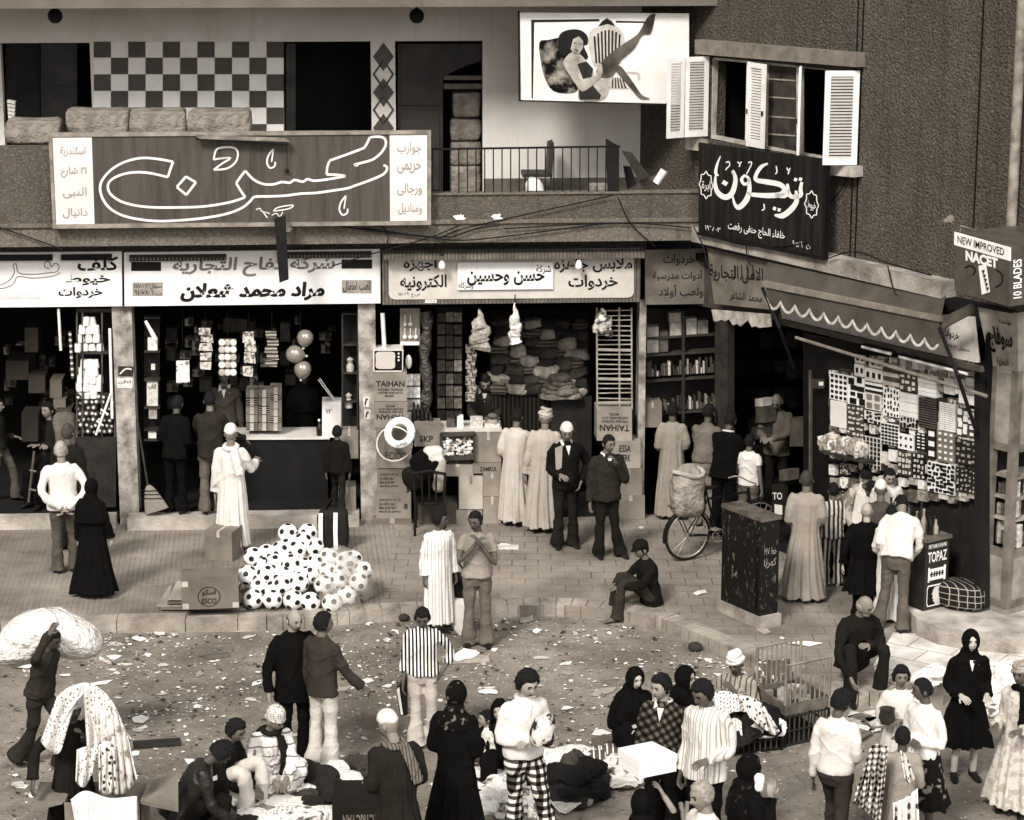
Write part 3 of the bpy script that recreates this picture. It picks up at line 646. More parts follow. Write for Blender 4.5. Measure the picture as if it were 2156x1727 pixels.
for x, sid in ((930, 'left'), (1218, 'right')):
    S = thing('light_bulb', 'bare light bulb hanging in front of the pale framed sign, '+('beside the electronics lettering' if sid == 'left' else 'over the ready clothes lettering'), 'light bulb', FP.hit(x, 570, .4), group='bare bulbs in front of the framed sign')
    p = FP.hit(x, 556, .38); mb = MB(); mb.lathe([(.004, -.085), (.035, -.075), (.05, -.045), (.045, 0), (.025, .045), (.02, .06)], p, 12); mk('glass', mb, mat(.8, .2, .05), S, smooth=True)
    mb = MB(); mb.lathe([(.023, .058), (.026, .12), (.008, .135), (.006, .2)], p, 10); mk('socket', mb, MIRON, S)
# --- grey corner signs
MGS = mat(.17, .8, .35, 2.)
S = thing('shop_sign', 'weathered grey sign with three lines of dark lettering at the inner corner', 'sign', FP.hit(1420, 640, .1))
mb = MB(); pan(mb, FP, [(1357, 527), (1484, 524), (1494, 640), (1358, 642)], .1, .05); mk('panel', mb, MGS, S)
mb = MB()
for s, *b in (('خردوات', 1396, 535, 1462, 560), ('أدوات مدرسية', 1374, 568, 1478, 592), ('ولعب أولاد', 1386, 600, 1480, 628)): wpx(mb, FP, s, *b, .104, .012)
mk('lettering', mb, MINK, S)
S = thing('shop_sign', 'weathered grey sign with curved dark script beside the striped awning', 'sign', WP.hit(1560, 645, .1))
mb = MB(); pan(mb, WP, [(1488, 522), (1632, 556), (1618, 652), (1503, 640)], .12, .05); mk('panel', mb, MGS, S)
mb = MB(); wpx(mb, WP, 'الامل التجارية', 1492, 556, 1606, 592, .124, .012, sk=8); wpx(mb, WP, 'محمد الشاعر', 1535, 612, 1604, 634, .124, .008, sk=8)
for x in (1545, 1560, 1572, 1584): stroke(mb, WP, [(x, 558), (x+1, 580), (x-3, 590)], 2, .124)
mk('lettering', mb, MINK, S)
# --- black board under the window
S = thing('sign_board', 'tall black sign board with white calligraphy fixed under the shuttered window', 'sign', WP.hit(1600, 520, .3))
O_ = .3
mb = MB(); pan(mb, WP, [(1470, 301), (1737, 336), (1732, 546), (1470, 492)], O_, .05); mk('panel', mb, stain(.008, .05), S)
mb = MB(); pan(mb, WP, [(1468, 489), (1734, 543), (1734, 549), (1468, 495)], O_+.02, .08); pan(mb, WP, [(1732, 336), (1738, 337), (1734, 545), (1728, 544)], O_+.015, .07); mk('frame', mb, MIRON, S)
mb = MB()
def ct(pts, w_, k=4): stroke(mb, WP, [c3(*p) for p in pts], w_, O_+.004, k=k)
ct([(312, 950), (292, 1000), (283, 1050), (300, 1070)], [2, 5, 7, 2]); ct([(283, 1062), (280, 1120), (296, 1172), (340, 1200), (378, 1180), (398, 1130), (402, 1080), (385, 1040), (392, 1070)], [3, 8, 11, 12, 11, 9, 7, 3])
ct([(325, 1105), (352, 1122)], [9, 9], 1)
ct([(462, 1065), (440, 1090), (455, 1120), (480, 1112), (482, 1085), (462, 1068)], [5, 7, 6, 6, 5]); ct([(484, 1085), (488, 1150), (470, 1215), (425, 1262), (398, 1240), (385, 1190)], [6, 9, 12, 11, 6, 3])
ct([(600, 995), (560, 1015), (530, 1060), (530, 1095), (600, 1108), (670, 1122), (700, 1150), (680, 1182), (600, 1190), (500, 1184)], [3, 8, 8, 9, 11, 11, 10, 11, 11, 8])
ct([(500, 1184), (470, 1170)], [8, 4], 1); ct([(640, 1186), (700, 1190), (722, 1165), (718, 1118)], [8, 11, 8, 5])
ct([(722, 1150), (735, 1190), (760, 1200)], [5, 9, 8]); ct([(806, 1108), (798, 1150), (800, 1185), (770, 1200), (752, 1190)], [6, 8, 9, 9, 6])
ct([(770, 1160), (775, 1220), (745, 1270), (690, 1312), (640, 1308)], [5, 10, 12, 12, 4])
for x, y in ((768, 1092), (798, 1090), (640, 1268), (668, 1276)): ct([(x-9, y-2), (x+9, y+4)], [7, 7], 1)
for q in ([(345, 990), (362, 984), (368, 1005), (350, 1025), (342, 1035)], [(415, 985), (430, 1000), (425, 1015)], [(425, 1000), (440, 985)], [(470, 1060), (500, 1000), (495, 985), (480, 992)], [(650, 1010), (655, 1045), (645, 1060)], [(715, 1020), (725, 1040), (735, 1022), (722, 1060)], [(575, 1240), (578, 1270), (562, 1280)]): ct(q, 2.6)
wpx(mb, WP, 'خلفاء الحاج حنفى رفعت', 1532, 466, 1652, 490, O_+.004, .012, sk=22); wpx(mb, WP, 'ت ٩٠٥٨٩٦', 1668, 506, 1705, 519, O_+.004, .0, sk=7); wpx(mb, WP, '١٩٦٨٠٣', 1484, 474, 1516, 484, O_+.004, .0, sk=6)
for (x, y), s in (((1486, 390), 'ابرة'), ((1708, 431), 'خيوط')):
    pts = []
    for k in range(24):
        a = 2*math.pi*k/24; r = 1+.12*math.cos(8*a); pts.append((x+13*r*math.cos(a), y+26*r*math.sin(a)+2*math.cos(a)))
    stroke(mb, WP, pts, 2.2, O_+.004, k=2, closed=True); wpx(mb, WP, s, x-9, y-10, x+9, y+12, O_+.004, .01, sk=3)
mk('calligraphy', mb, mat(.8, .6, .12), S)
# --- awning, fascia sign, rods, tubes
S = thing('awning', 'rolled striped awning with pale scalloped valance over the haberdashery window', 'awning', WP.hit(1800, 640, .6))
def aw(t, co):
    x = sepx(t, co); return mixc(t, ramp(t, nz(t, co, 3., 5), .3, .7), mixc(t, wv(t, mth(t, 'ADD', x[0], mth(t, 'MULTIPLY', x[1], -1.5)), .09, .45), G(.135), G(.115)), G(.08))
MAW = mat(.15, .95, bs=20., bst=.4, bd=.02, pat=aw, key='awning')
AO = .52
mb = MB(); mb.prism([WP.hit(1618, 538, .1), WP.hit(1992, 612, .1), WP.hit(1980, 672, AO), WP.hit(1606, 597, AO)], (0, 0, -.015)); mk('canvas', mb, MAW, S)
mb = MB(); pan(mb, WP, [(1603, 592), (1978, 668), (1978, 678), (1603, 604)], AO+.03, .07); mk('front_bar', mb, mat(.22, .6, .2), S)
mb = MB(); tr = MB(); top = []; n = 12
xs0, xs1 = 1612, 1976
pts = []; edge = []
for i in range(n):
    for j in range(8):
        f = (i+j/8)/n; x = xs0+(xs1-xs0)*f; sag = math.sin(math.pi*j/8)**.8; y = 628+92*f*1.0+19*sag; edge.append((x, y))
edge.append((xs1, 726))
pan(mb, WP, [(xs1, 680), (xs0, 604)]+edge, AO, .012); mk('valance', mb, MAW, S)
stroke(tr, WP, edge, 5.5, AO+.004, k=1); mk('valance_trim', tr, mat(.5, .9, .4, 12.), S)
mb = MB(); mb.tube([WP.hit(1604, 606, AO), WP.hit(1640, 690, .5), WP.hit(1671, 774, .12)], .022, 7); mk('arm', mb, MIRON, S)
mb = MB(); mb.tube([WP.hit(1977, 690, AO), WP.hit(2015, 790, .5), WP.hit(2052, 902, .1)], .024, 7); mk('arm', mb, MIRON, S)
mb = MB(); pan(mb, WP, [(1976, 672), (2042, 640), (2044, 660), (1980, 694)], AO-.02, .05); mk('end_bracket', mb, mat(.12, .6), S)
mb = MB(); mb.tube([WP.hit(1675, 711, .3), WP.hit(2076, 834, .3)], .022, 7); mk('wooden_rod', mb, mat(.2, .7, .3), None, 'pale wooden rod slung across the haberdashery window', 'rod')
S = thing('shop_sign', 'pale fascia sign half hidden behind the scalloped awning', 'sign', WP.hit(1900, 760, .1))
mb = MB(); pan(mb, WP, [(1640, 640), (2046, 668), (2056, 764), (1648, 678)], .1, .05); mk('panel', mb, mat(.55, .7, .2), S)
mb = MB(); wpx(mb, WP, 'خردوات', 1985, 690, 2018, 712, .104, .03, sk=8); wpx(mb, WP, 'سجل ٩٤٣', 1996, 724, 2040, 734, .104, .01, sk=9); mk('lettering', mb, MINK, S)
for x0, y0, x1, y1, L in ((1815, 730, 1874, 745, 'short fluorescent tube over the haberdashery cards, nearest the door'), (1893, 751, 2035, 787, 'long fluorescent tube over the haberdashery cards')):
    S = thing('tube_lamp', L, 'lamp', WP.hit((x0+x1)/2, y1, .2)); mb = MB(); mb.tube([WP.hit(x0, y0, .2), WP.hit(x1, y1, .2)], .022, 8); mk('tube', mb, MWH, S, smooth=True)
    mb = MB(); pan(mb, WP, [(x0-3, y0-6), (x1+3, y1-6), (x1+3, y1-3), (x0-3, y0-3)], .22, .06); mk('fitting', mb, MDK, S)
mb = MB(); pan(mb, WP, [(1640, 672), (2062, 772), (2064, 784), (1642, 684)], .16, .06); mk('shutter_rail', mb, mat(.1, .6, .3), CB)
# torn strip of the corner awning
mb = MB(); rr = random.Random(5); pts = [(1497, 652), (1620, 662)]
for i in range(16): pts.append((1622-i*8, 684+rr.uniform(-6, 10)-i*.7))
pan(mb, WP, pts, .35, .02); mk('torn_awning', mb, mat(.36, .9, .5, 6.), None, 'torn pale awning cloth hanging in tatters over the corner shop entrance', 'awning')
# --- razor blade box sign
NO = 1.0
S = thing('box_sign', 'projecting box sign advertising razor blades high on the right corner', 'sign', WP.hit(2070, 640, NO-.3))
f = [(2008, 490), (2124, 522), (2124, 646), (2009, 613)]
pts = [WP.hit(*p, NO) for p in f]; dp = -WP.n*1.1
mb = MB(); mb.prism(pts, dp); mk('box', mb, mat(.1, .5, .2), S)
mb = MB(); pan(mb, WP, [(2008, 489), (2125, 522), (2125, 550), (2008, 516)], NO+.006, .02); mk('white_band', mb, MWH, S)
mb = MB(); wpx(mb, WP, 'NEW IMPROVED', 2015, 496, 2113, 512, NO+.01, .01, False, sk=27); mk('black_lettering', mb, MINK, S)
mb = MB(); wpx(mb, WP, 'NACET', 2032, 527, 2100, 549, NO+.004, .055, False, sk=17)
pan(mb, WP, [(2059, 560), (2075, 557), (2083, 615), (2066, 621)], NO+.006, .004)
e = pts[1]+WP.n*0
sgn = WP.u*.004
q = [e+V((0, 0, -.12)), e-WP.n*1.0+V((0, 0, -.12)), e-WP.n*1.0+V((0, 0, -.85)), e+V((0, 0, -.85))]
q = [p+sgn for p in q]; cc = lambda s, z: pts[1].lerp(pts[2], -z/.95)+WP.u*.008-WP.n*s
write(mb, '10 BLADES', cc(.05, -.83), cc(.05, -.2), cc(.18, -.2), cc(.18, -.83), .02, False); mk('white_lettering', mb, MWH, S)
mb = MB(); 
for i in range(5): stroke(mb, WP, [(2066+i*2.2, 572+i*9), (2071+i*2.2, 570+i*9), (2068+i*2.2, 577+i*9)], 2.6, NO+.011)
stroke(mb, WP, [(2030, 565), (2042, 560), (2052, 568), (2048, 580)], 4, NO+.003); stroke(mb, WP, [(2095, 568), (2108, 578), (2108, 596), (2094, 606)], 4, NO+.003); mk('blade_slots', mb, MDK, S)
mb = MB(); p0, p1 = WP.hit(2022, 476, NO-.5), WP.hit(2119, 505, NO-.5); mb.tube([p0-V((0, 0, .1)), p0, p1, p1-V((0, 0, .1))], .012, 6); mk('hanger_rail', mb, mat(.2, .5), S)
# --- kiosk at the right edge
S = thing('display_kiosk', 'tall wooden glazed display cabinet on the stone platform at the right edge', 'cabinet', gp(2110, 1295, .36))
kc = gp(2117, 1296, .36); kl = gp(2062, 1278, .36); dl = (kl-kc); dr = V((-dl.y, dl.x, 0)); 
if dr.x < 0: dr = -dr
dr = dr.normalized()*1.1; MK = mat(.27, .6, .35, 3.); MKD = mat(.18, .6, .4, 3.)
ztk = ztop(V((kc.x, kc.y, 0)), 800); zsh = [ztop(kc, y) for y in (1290, 1170, 1160, 1060, 1035, 970, 955, 800)]
def kq(m, s0, s1, z0, z1, th=.04, side=0, o_=0.):
    d = dl if side == 0 else dr; nn = (dr if side == 0 else dl).normalized()
    p = [kc+d*s0, kc+d*s1, kc+d*s1, kc+d*s0]; z = (z0, z0, z1, z1)
    return m.prism([V((a.x, a.y, b))-nn*o_ for a, b in zip(p, z)], nn*th)
b0 = .36
mb = MB(); z_ = lambda y: ztop(kc, y)
mb.prism([V((p.x, p.y, b0+.08)) for p in (kc, kc+dl, kc+dl+dr, kc+dr)], (0, 0, -.08)); mk('plinth', mb, MK, S)
z1, z2, z3 = z_(1170), z_(950), z_(800)
for sd in (0, 1):
    for za, zb in ((b0+.1, z1), (z2, z3+.1)): mb = MB(); kq(mb, 0.04, .98, za, zb, .05, sd, .0); mk('panel', mb, MK, S)
mb = MB()
for sd in (0, 1):
    L = (dl if sd == 0 else dr).length; w_ = .09/L
    if sd == 0: kq(mb, -.015, w_, b0+.08, z3+.1, .09, sd, .012)
    kq(mb, 1-w_, 1.0, b0+.08, z3+.1, .09, sd, .01)
    for za in (b0+.08, z1-.04, z2-.03): kq(mb, w_, 1-w_, za, za+.09, .06, sd, .008)
mk('frame', mb, MKD, S)
for y in (1055, 1100, 1010):
    mb = MB(); zz = z_(y); mb.prism([V((p.x, p.y, zz)) for p in (kc+dl*.05+dr*.05, kc+dl*.95+dr*.06, kc+dl*.95+dr*.9, kc+dr*.95)], (0, 0, -.025)); mk('shelf', mb, MK, S)
mb = MB(); kq(mb, .03, .97, z1, z2, .02, 0, -dr.length+.05); kq(mb, .03, .97, z1, z2, .02, 1, -dl.length+.02); mk('back_board', mb, MDK, S)
KS = S
S = thing('kiosk_sign', 'grey flared sign with dark script on top of the right hand display cabinet', 'sign', V((kc.x, kc.y, z3+.1)))
zt_, zb_ = z_(655), z_(792)
mb = MB()
t4 = [kc+dl*1.3-dr*.14-dl*.0, kc-dr*.12-dl*.12, kc+dr*1.2-dl*.12]; b4 = [kc+dl*1.02, kc, kc+dr*1.0]
fl = lambda p, z: V((p.x, p.y, z))
for i in (0, 1): mb.prism([fl(t4[i], zt_), fl(t4[i+1], zt_), fl(b4[i+1], zb_), fl(b4[i], zb_)], (dl+dr).normalized()*.05)
mk('panel', mb, mat(.38, .7, .25), S)
mb = MB(); A = lambda u, v: fl(b4[0].lerp(b4[1], u), zb_).lerp(fl(t4[0].lerp(t4[1], u), zt_), v)-dr.normalized()*.012
write(mb, 'سوفاج', A(.14, .72), A(.86, .72), A(.86, .3), A(.14, .3), .04); write(mb, 'مؤسسة', A(.52, .86), A(.85, .86), A(.85, .76), A(.52, .76), .02); write(mb, 'التجارية', A(.3, .24), A(.7, .24), A(.7, .1), A(.3, .1), .02)
mk('lettering', mb, MINK, S)
mb = MB()
for i in range(14): mb.tube([fl(t4[0].lerp(t4[1], i/14)-dr*.06, zt_+.02), fl(t4[0].lerp(t4[1], i/14)+dr*.3, zt_+.12)], .03, 6)
mk('tile_cornice', mb, MDK, S)
# --- cables
rr = random.Random(11)
CABS = [('cable', [(700, 473), (740, 480), (900, 500), (1000, 505), (1250, 474), (1290, 470)], 0), ('cable', [(797, 473), (815, 490), (815, 520)], 0), ('cable', [(820, 488), (920, 500), (990, 478), (1290, 412)], 0), ('cable', [(965, 476), (900, 502), (800, 530), (700, 560)], 0), ('cable', [(1052, 475), (1000, 482), (930, 500), (760, 480)], 0), ('cable', [(1300, 415), (1320, 460), (1345, 490), (1380, 520)], 0), ('cable', [(0, 480), (60, 500), (130, 525)], 0), ('cable', [(1454, 480), (1300, 470), (1060, 482)], 0)]
for i, (nm, pts, _) in enumerate(CABS):
    mb = MB(); mb.tube(spline([FP.hit(x, y, SLAB+.05) for x, y in pts], 5), .009, 5)
    mk(nm, mb, MBLK, None, 'thin dark wire sagging across the slab edge over the shops', 'wire', 'wires strung along the slab edge')
for i, pts in enumerate(([(1460, 478), (1480, 520), (1490, 560), (1510, 580)], [(1470, 490), (1560, 515), (1640, 520), (1700, 510)], [(1570, 505), (1572, 545), (1580, 560)], [(1800, 345), (1770, 400), (1735, 440)], [(1740, 545), (1800, 530), (1870, 555), (1960, 580)], [(1868, 560), (1885, 620), (1925, 652)])):
    mb = MB(); mb.tube(spline([WP.hit(x, y, WL+.06 if y > 450 else .05) for x, y in pts], 5), .009, 5)
    mk('cable', mb, MBLK, None, 'thin dark wire sagging over the ledge of the corner building', 'wire', 'wires on the corner building')
# --- balcony things
def lump(mb, c, d, rz=0., p=.45, nse=.05, n=20, m=12, seed=0, fr=5.):
    """rounded soft block (bale, bundle, folded cloth): superellipsoid with folds"""
    c = V(c); mt = M.Rotation(rz, 3, 'Z') if not isinstance(rz, M) else rz; rings = []
    sg = lambda x: math.copysign(abs(x)**p, x)
    for k in range(m+1):
        ph = -math.pi/2+math.pi*(k+.04-.08*k/m)/m; r = []
        for i in range(n):
            a = 2*math.pi*i/n; q = V((d[0]/2*sg(math.cos(ph))*sg(math.cos(a)), d[1]/2*sg(math.cos(ph))*sg(math.sin(a)), d[2]/2*sg(math.sin(ph))))
            o_ = V((seed*3.1, 0, seed*1.7)); f = NZ.noise(q*fr+o_)+.8*(.35-abs(NZ.noise(q*fr*1.9+o_*2)))+.22*(.3-abs(NZ.noise(q*fr*3.3-o_))); q = q*(1+nse*f*2)
            r.append(c+mt @ q)
        rings.append(r)
    return mb.loft(rings)
MBALE = mat(.22, .8, .3, 4., 14., .9, .05); MTAPE = mat(.35, .6)
def bale(x0, y0, x1, y1, off, pl=FP, lab=None, grp=None, m_=MBALE, dep=.45, seed=0, p=.22, name='bale', cat='bale'):
    a, b = pl.hit(x0, y1, off), pl.hit(x1, y0, off); L = abs((b-a).dot(pl.u)); c = (a+b)/2-pl.n*dep/2
    mb = MB(); lump(mb, c, (L, dep, b.z-a.z), math.atan2(pl.u.y, pl.u.x), p, .05, seed=seed); return mk(name, mb, m_, None, lab, cat, grp, smooth=True)
g = 'bales along the balcony parapet'
bale(10, 255, 124, 305, .30, lab='flat wrapped bale at the far left end of the balcony parapet', grp=g, seed=1)
bale(140, 233, 268, 285, .28, lab='torn wrapped bale on the parapet below the left end of the checker tiles', grp=g, seed=2)
bale(272, 234, 389, 285, .28, lab='smooth wrapped bale in the middle below the checker tiles', grp=g, seed=3)
bale(395, 235, 528, 285, .28, lab='wide wrapped bale with a dark torn end below the right half of the checker tiles', grp=g, seed=4)
for i, (x0, y0, x1, y1, L) in enumerate(((952, 196, 1012, 250, 'topmost taped bale in the stack inside the balcony door'), (948, 252, 1012, 298, 'middle taped bale in the stack inside the balcony door'), (948, 300, 1012, 350, 'third taped bale down in the balcony door stack'), (948, 351, 1012, 412, 'lowest taped bale in the stack inside the balcony door'))):
    bale(x0, y0, x1, y1, REAR-.22, lab=L, grp='bales stacked in the balcony door', m_=mat(.2, .7, .35, 5., 12., .8, .05), seed=8+i)
mb = MB()
for i in range(6): pan(mb, FP, [(15+i*.5, 211+i*8), (32-i*.4, 214+i*8), (31-i*.4, 220+i*8), (15+i*.5, 217+i*8)], REAR+.25, .1)
mk('folded_cloths', mb, mat(.6, .8, .15), None, 'small stack of folded pale cloths in the left balcony doorway', 'cloth stack')
S = thing('wooden_chair', 'dark wooden chair seen sideways behind the balcony railing', 'chair', FP.hit(1130, 412, -.35))
O2 = -.3
for q in ([(1150, 303), (1172, 300), (1170, 372), (1152, 372)],): mb = MB(); pan(mb, FP, [(1156, 306), (1166, 302), (1163, 372), (1152, 372)], O2, .42); mk('backrest', mb, MWOOD, S)
mb = MB(); pan(mb, FP, rect(1100, 366, 1163, 374), O2, .42); mk('seat', mb, MWOOD, S)
for x, o_ in ((1103, O2), (1158, O2), (1103, O2-.38), (1158, O2-.38)): mb = MB(); pan(mb, FP, [(x, 374), (x+5, 374), (x+5, 440), (x, 440)], o_-.01, .04); mk('leg', mb, MWOOD, S)
mb = MB(); c = FP.hit(1125, 415, .05); lump(mb, c+V((0, 0, .05)), (.26, .26, .4), 0, .7, .12); mk('plastic_bag', mb, MWH, None, 'white plastic bag on the floor under the balcony chair', 'bag', smooth=True)
mb = MB(); pan(mb, FP, rect(1244, 392, 1284, 414), -.1, .3); mk('small_crate', mb, mat(.3, .8, .5, 14.), None, 'small printed crate on the balcony floor beside the railing end', 'crate')
for i, (q, v, L) in enumerate((([(1308, 318), (1330, 322), (1368, 372), (1345, 380)], .05, 'dark wide plank leaning behind the end of the balcony railing'), ([(1318, 402), (1385, 366), (1392, 378), (1335, 408)], .09, 'brown plank lying slanted on the parapet beside the railing end'), ([(1312, 350), (1328, 352), (1345, 405), (1322, 405)], .03, 'short dark board standing under the leaning plank'))):
    mb = MB(); pan(mb, FP, q, SLAB-.1-.12*i, .05); mk('plank', mb, mat(v, .8, .4), None, L, 'plank', 'planks at the balcony corner')
mb = MB(); p = FP.hit(1390, 372, SLAB-.2); mb.tube([p-V((.06, 0, .09)), p+V((.05, 0, .08))], [.05, .055], 10); mk('paint_tin', mb, MWH, None, 'small white tin lying at the end of the slanted plank', 'tin', smooth=True)
for x, L in ((116, 'dark globe lamp under the roof slab near the left balcony door'), (877, 'dark globe lamp under the roof slab above the third door')):
    mb = MB(); mb.ball(FP.hit(x, 34, -.2), .1, 14, 9); c = FP.hit(x, 34, -.2); mb.tube([c, V((c.x, c.y, zrt))], .02, 6); mk('globe_lamp', mb, MDK, None, L, 'lamp', 'globe lamps under the roof slab', smooth=True)
# posters on the columns
for x0, y0, x1, y1, v, t_, L in ((248, 771, 281, 793, .05, '', 'dark torn poster on the left stone column'), (246, 796, 279, 818, .62, 'اعلان', 'white torn poster with dark writing on the left stone column'), (764, 835, 778, 858, .6, '', 'torn white paper scrap stuck on the second column'), (766, 862, 780, 884, .5, '', 'pale handbill stuck low on the second column')):
    S = thing('poster', L, 'poster', FP.hit((x0+x1)/2, y1, .01)); mb = MB(); pan(mb, FP, [(x0, y0), (x1, y0+1), (x1-1, y1), (x0+1, y1-1)], .006, .004); mk('sheet', mb, mat(v, .8, .3, 20.), S)
    mb = MB()
    if t_: wpx(mb, FP, t_, x0+3, y0+4, x1-4, y0+13, .009, .02)
    else: stroke(mb, FP, [(x0+4, y1-5), ((x0+x1)/2, y0+6), (x1-4, y0+7)], 3, .009)
    mk('print', mb, MINK if v > .2 else MCREAM, S)
# ================================================================ goods in the shops
def carton_m(v): return mat(v, .85, .22, 2.5, 30., .25, .01, .15)
def block(name, pl, x0, y0, x1, y1, off, dep, m_, lab=None, cat=None, grp=None, sk=0., parent=None, tape=None, txt=(), bev=0., ink=MINK):
    """box whose front face covers the photo rectangle on plane pl + off"""
    q = [(x0, y0), (x1, y0+sk), (x1, y1+sk), (x0, y1)]
    mb = MB(); pan(mb, pl, q, off, dep)
    if parent is None and (tape or txt):
        S = thing(name, lab, cat, pl.hit((x0+x1)/2, y1, off-dep/2), grp); mk('case', mb, m_, S)
    else: S = mk(name, mb, m_, parent, lab if parent is None else None, cat if parent is None else None, grp if parent is None else None)
    if tape:
        mb = MB(); xm = (x0+x1)/2; wd = (x1-x0)*.06
        f = [pl.hit(xm-wd, y0+sk/2, off+.003), pl.hit(xm+wd, y0+sk/2, off+.003), pl.hit(xm+wd, y0+sk/2+(y1-y0)*.22, off+.003), pl.hit(xm-wd, y0+sk/2+(y1-y0)*.22, off+.003)]
        mb.prism(f, -pl.n*.002); a, b = f[0].copy(), f[1].copy(); a.z += .003; b.z += .003; mb.prism([a, b, b-pl.n*dep, a-pl.n*dep], (0, 0, -.002)); mk('tape', mb, mat(tape, .4), S)
    if txt:
        mb = MB()
        for s, u0, v0, u1, v1, *o in txt:
            ar = any('\u0600' < c < '\u06ff' for c in s); fl = o and o[0] == 'flip'
            X = lambda u: x0+(x1-x0)*u; Y = lambda v: y0+(y1-y0)*v
            a, b, c, d = (X(u0), Y(v0)), (X(u1), Y(v0)), (X(u1), Y(v1)), (X(u0), Y(v1))
            h = [pl.hit(p[0], p[1]+sk*(p[0]-x0)/(x1-x0), off+.003) for p in ((c, d, a, b) if fl else (a, b, c, d))]
            write(mb, s, *h, .02, ar)
        mk('print', mb, ink, S)
    return S
# --- leftmost shop
S = thing('spool_rack', 'glazed wooden rack of thread spools beside the left stone column', 'display rack', FP.hit(200, 1068, -.1))
mb = MB(); pan(mb, FP, rect(163, 921, 244, 1068), .0, .5); mk('counter', mb, mat(.035, .6, .4), S)
for x in (160, 172, 213, 240): mb = MB(); pan(mb, FP, rect(x, 655, x+3, 922), -.02, .04); mk('post', mb, mat(.09, .6, .4), S)
mb = MB(); pan(mb, FP, rect(160, 650, 244, 658), -.02, .4); mk('top_board', mb, MWOOD, S)
mb = MB(); pan(mb, FP, rect(160, 740, 244, 746), -.02, .4); mk('shelf', mb, MWOOD, S)
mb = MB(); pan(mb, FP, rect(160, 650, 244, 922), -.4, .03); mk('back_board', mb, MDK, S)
me_w = MB(); me_w.lathe([(.02, -.06), (.05, -.058), (.053, -.03), (.046, .05), (.043, .058), (.015, .06)], (0, 0, 0), 12)
first = None; rr = random.Random(2); nsp = 0
rows = [(490, (525, 560)), (540, (500, 545, 582)), (592, (490, 540, 587)), (650, (473, 515, 560, 608)), (748, (510, 545, 580)), (795, (495, 538, 576)), (842, (485, 525, 566, 605)), (888, (482, 522, 562, 600)), (932, (490, 530, 570))]
for y, xs in rows:
    for x in xs:
        p = FP.hit(*c1(x, y), 0)
        px = x*K_; py = 950*.0+y*K_+506.8
        p = FP.hit(px, py, -.08+rr.uniform(-.03, .03))
        if first is None: first = mk('thread_spool', me_w, mat(.72, .9, .1), None, 'white cone of thread stacked in the glazed spool rack', 'spool', 'white thread cones', smooth=True, local=True); o = first
        else: o = dup(first)
        o.location = p; o.rotation_euler = (0, rr.uniform(-.1, .1), 0)
me_d = MB(); me_d.lathe([(.01, -.05), (.042, -.05), (.042, .045), (.03, .05), (.01, .05)], (0, 0, 0), 12); me_d.mi = 1; me_d.lathe([(.004, .048), (.02, .052), (.004, .054)], (0, 0, 0), 8)
first = None
for j in range(7):
    for i in range(7):
        x = 478+i*32+(j % 2)*16; y = 945+j*35
        if rr.random() < .1 or x > 690: continue
        p = FP.hit(x*K_, y*K_+506.8, -.1+rr.uniform(-.03, .05))
        if first is None: first = mk('thread_reel', me_d, [mat(.06, .6, .6, 2.), mat(.6, .7)], None, 'dark reel of thread lying end on in the lower part of the spool rack', 'reel', 'dark thread reels', smooth=True, local=True); o = first
        else: o = dup(first)
        o.location = p; o.rotation_euler = (R(90)+rr.uniform(-.3, .3), 0, rr.uniform(-.3, .3))
for i, (x0, y0, x1, y1, L, v) in enumerate(((231, 692, 236, 881, 'long white fluorescent tube standing on the right of the spool rack', .85), (123, 650, 128, 738, 'narrow white strip of lace hanging left of the spool rack', .7), (147, 698, 153, 797, 'striped strip of ribbon cards hanging left of the spool rack', .5))):
    mb = MB(); a, b = FP.hit(x0, y0, .03), FP.hit(x1, y1, .03); mb.tube([a, b], .02, 8); mk(('tube_lamp', 'lace_strip', 'ribbon_strip')[i], mb, mat(v, .5, .1) if i < 2 else stripes(.6, .1, .08, .6, 2), None, L, ('lamp', 'lace', 'ribbon')[i], smooth=True)
S = thing('wooden_sword', 'white toy sword with crossbars leaning across the dark reels', 'toy sword', FP.hit(203, 916, .06))
mb = MB(); mb.tube([FP.hit(202, 916, .06), FP.hit(233, 829, .06)], .016, 6); mk('blade', mb, MWH, S)
for x0, y0, x1, y1 in ((212, 862, 228, 873), (203, 886, 216, 896)): mb = MB(); mb.tube([FP.hit(x0, y0, .065), FP.hit(x1, y1, .065)], .014, 6); mk('crossbar', mb, MWH, S)
for i, (x0, y0, x1, y1, v) in enumerate(((20, 640+0, 75, 690, .02), (52, 690, 80, 742, .1), (12, 760, 60, 800, .05), (60, 790, 95, 828, .06), (105, 800, 130, 838, .14), (112, 842, 138, 862, .16), (118, 862, 150, 890, .09), (45, 870, 80, 930, .04))):
    block('carton', FP, x0, y0+(100 if i == 0 else 0), x1, y1+(100 if i == 0 else 0), -1.2+.12*i, .4, carton_m(v), 'dusty carton %s in the gloom of the leftmost shop' % ('on top of the heap', 'standing upright', 'lying flat to the left', 'behind the seated youth', 'pale and upright by the rack', 'flat and pale by the rack', 'low beside the rack', 'dark, at the bottom of the heap')[i], 'carton', 'cartons in the leftmost shop')
mb = MB(); lump(mb, FP.hit(140, 905, -.5), (.34, .3, .5), 0, .6, .1); mk('sack', mb, C_SACK if 'C_SACK' in globals() else mat(.15, .95, .2), None, 'lumpy cloth sack beside the spool rack', 'sack', smooth=True)
S = thing('step_ladder', 'narrow wooden step ladder under the seated youth', 'ladder', FP.hit(64, 1056, .0))
mb = MB(); mb.tube([FP.hit(60, 1058, .05), FP.hit(72, 950, -.2)], .018, 6); mk('rail', mb, mat(.1, .7), S)
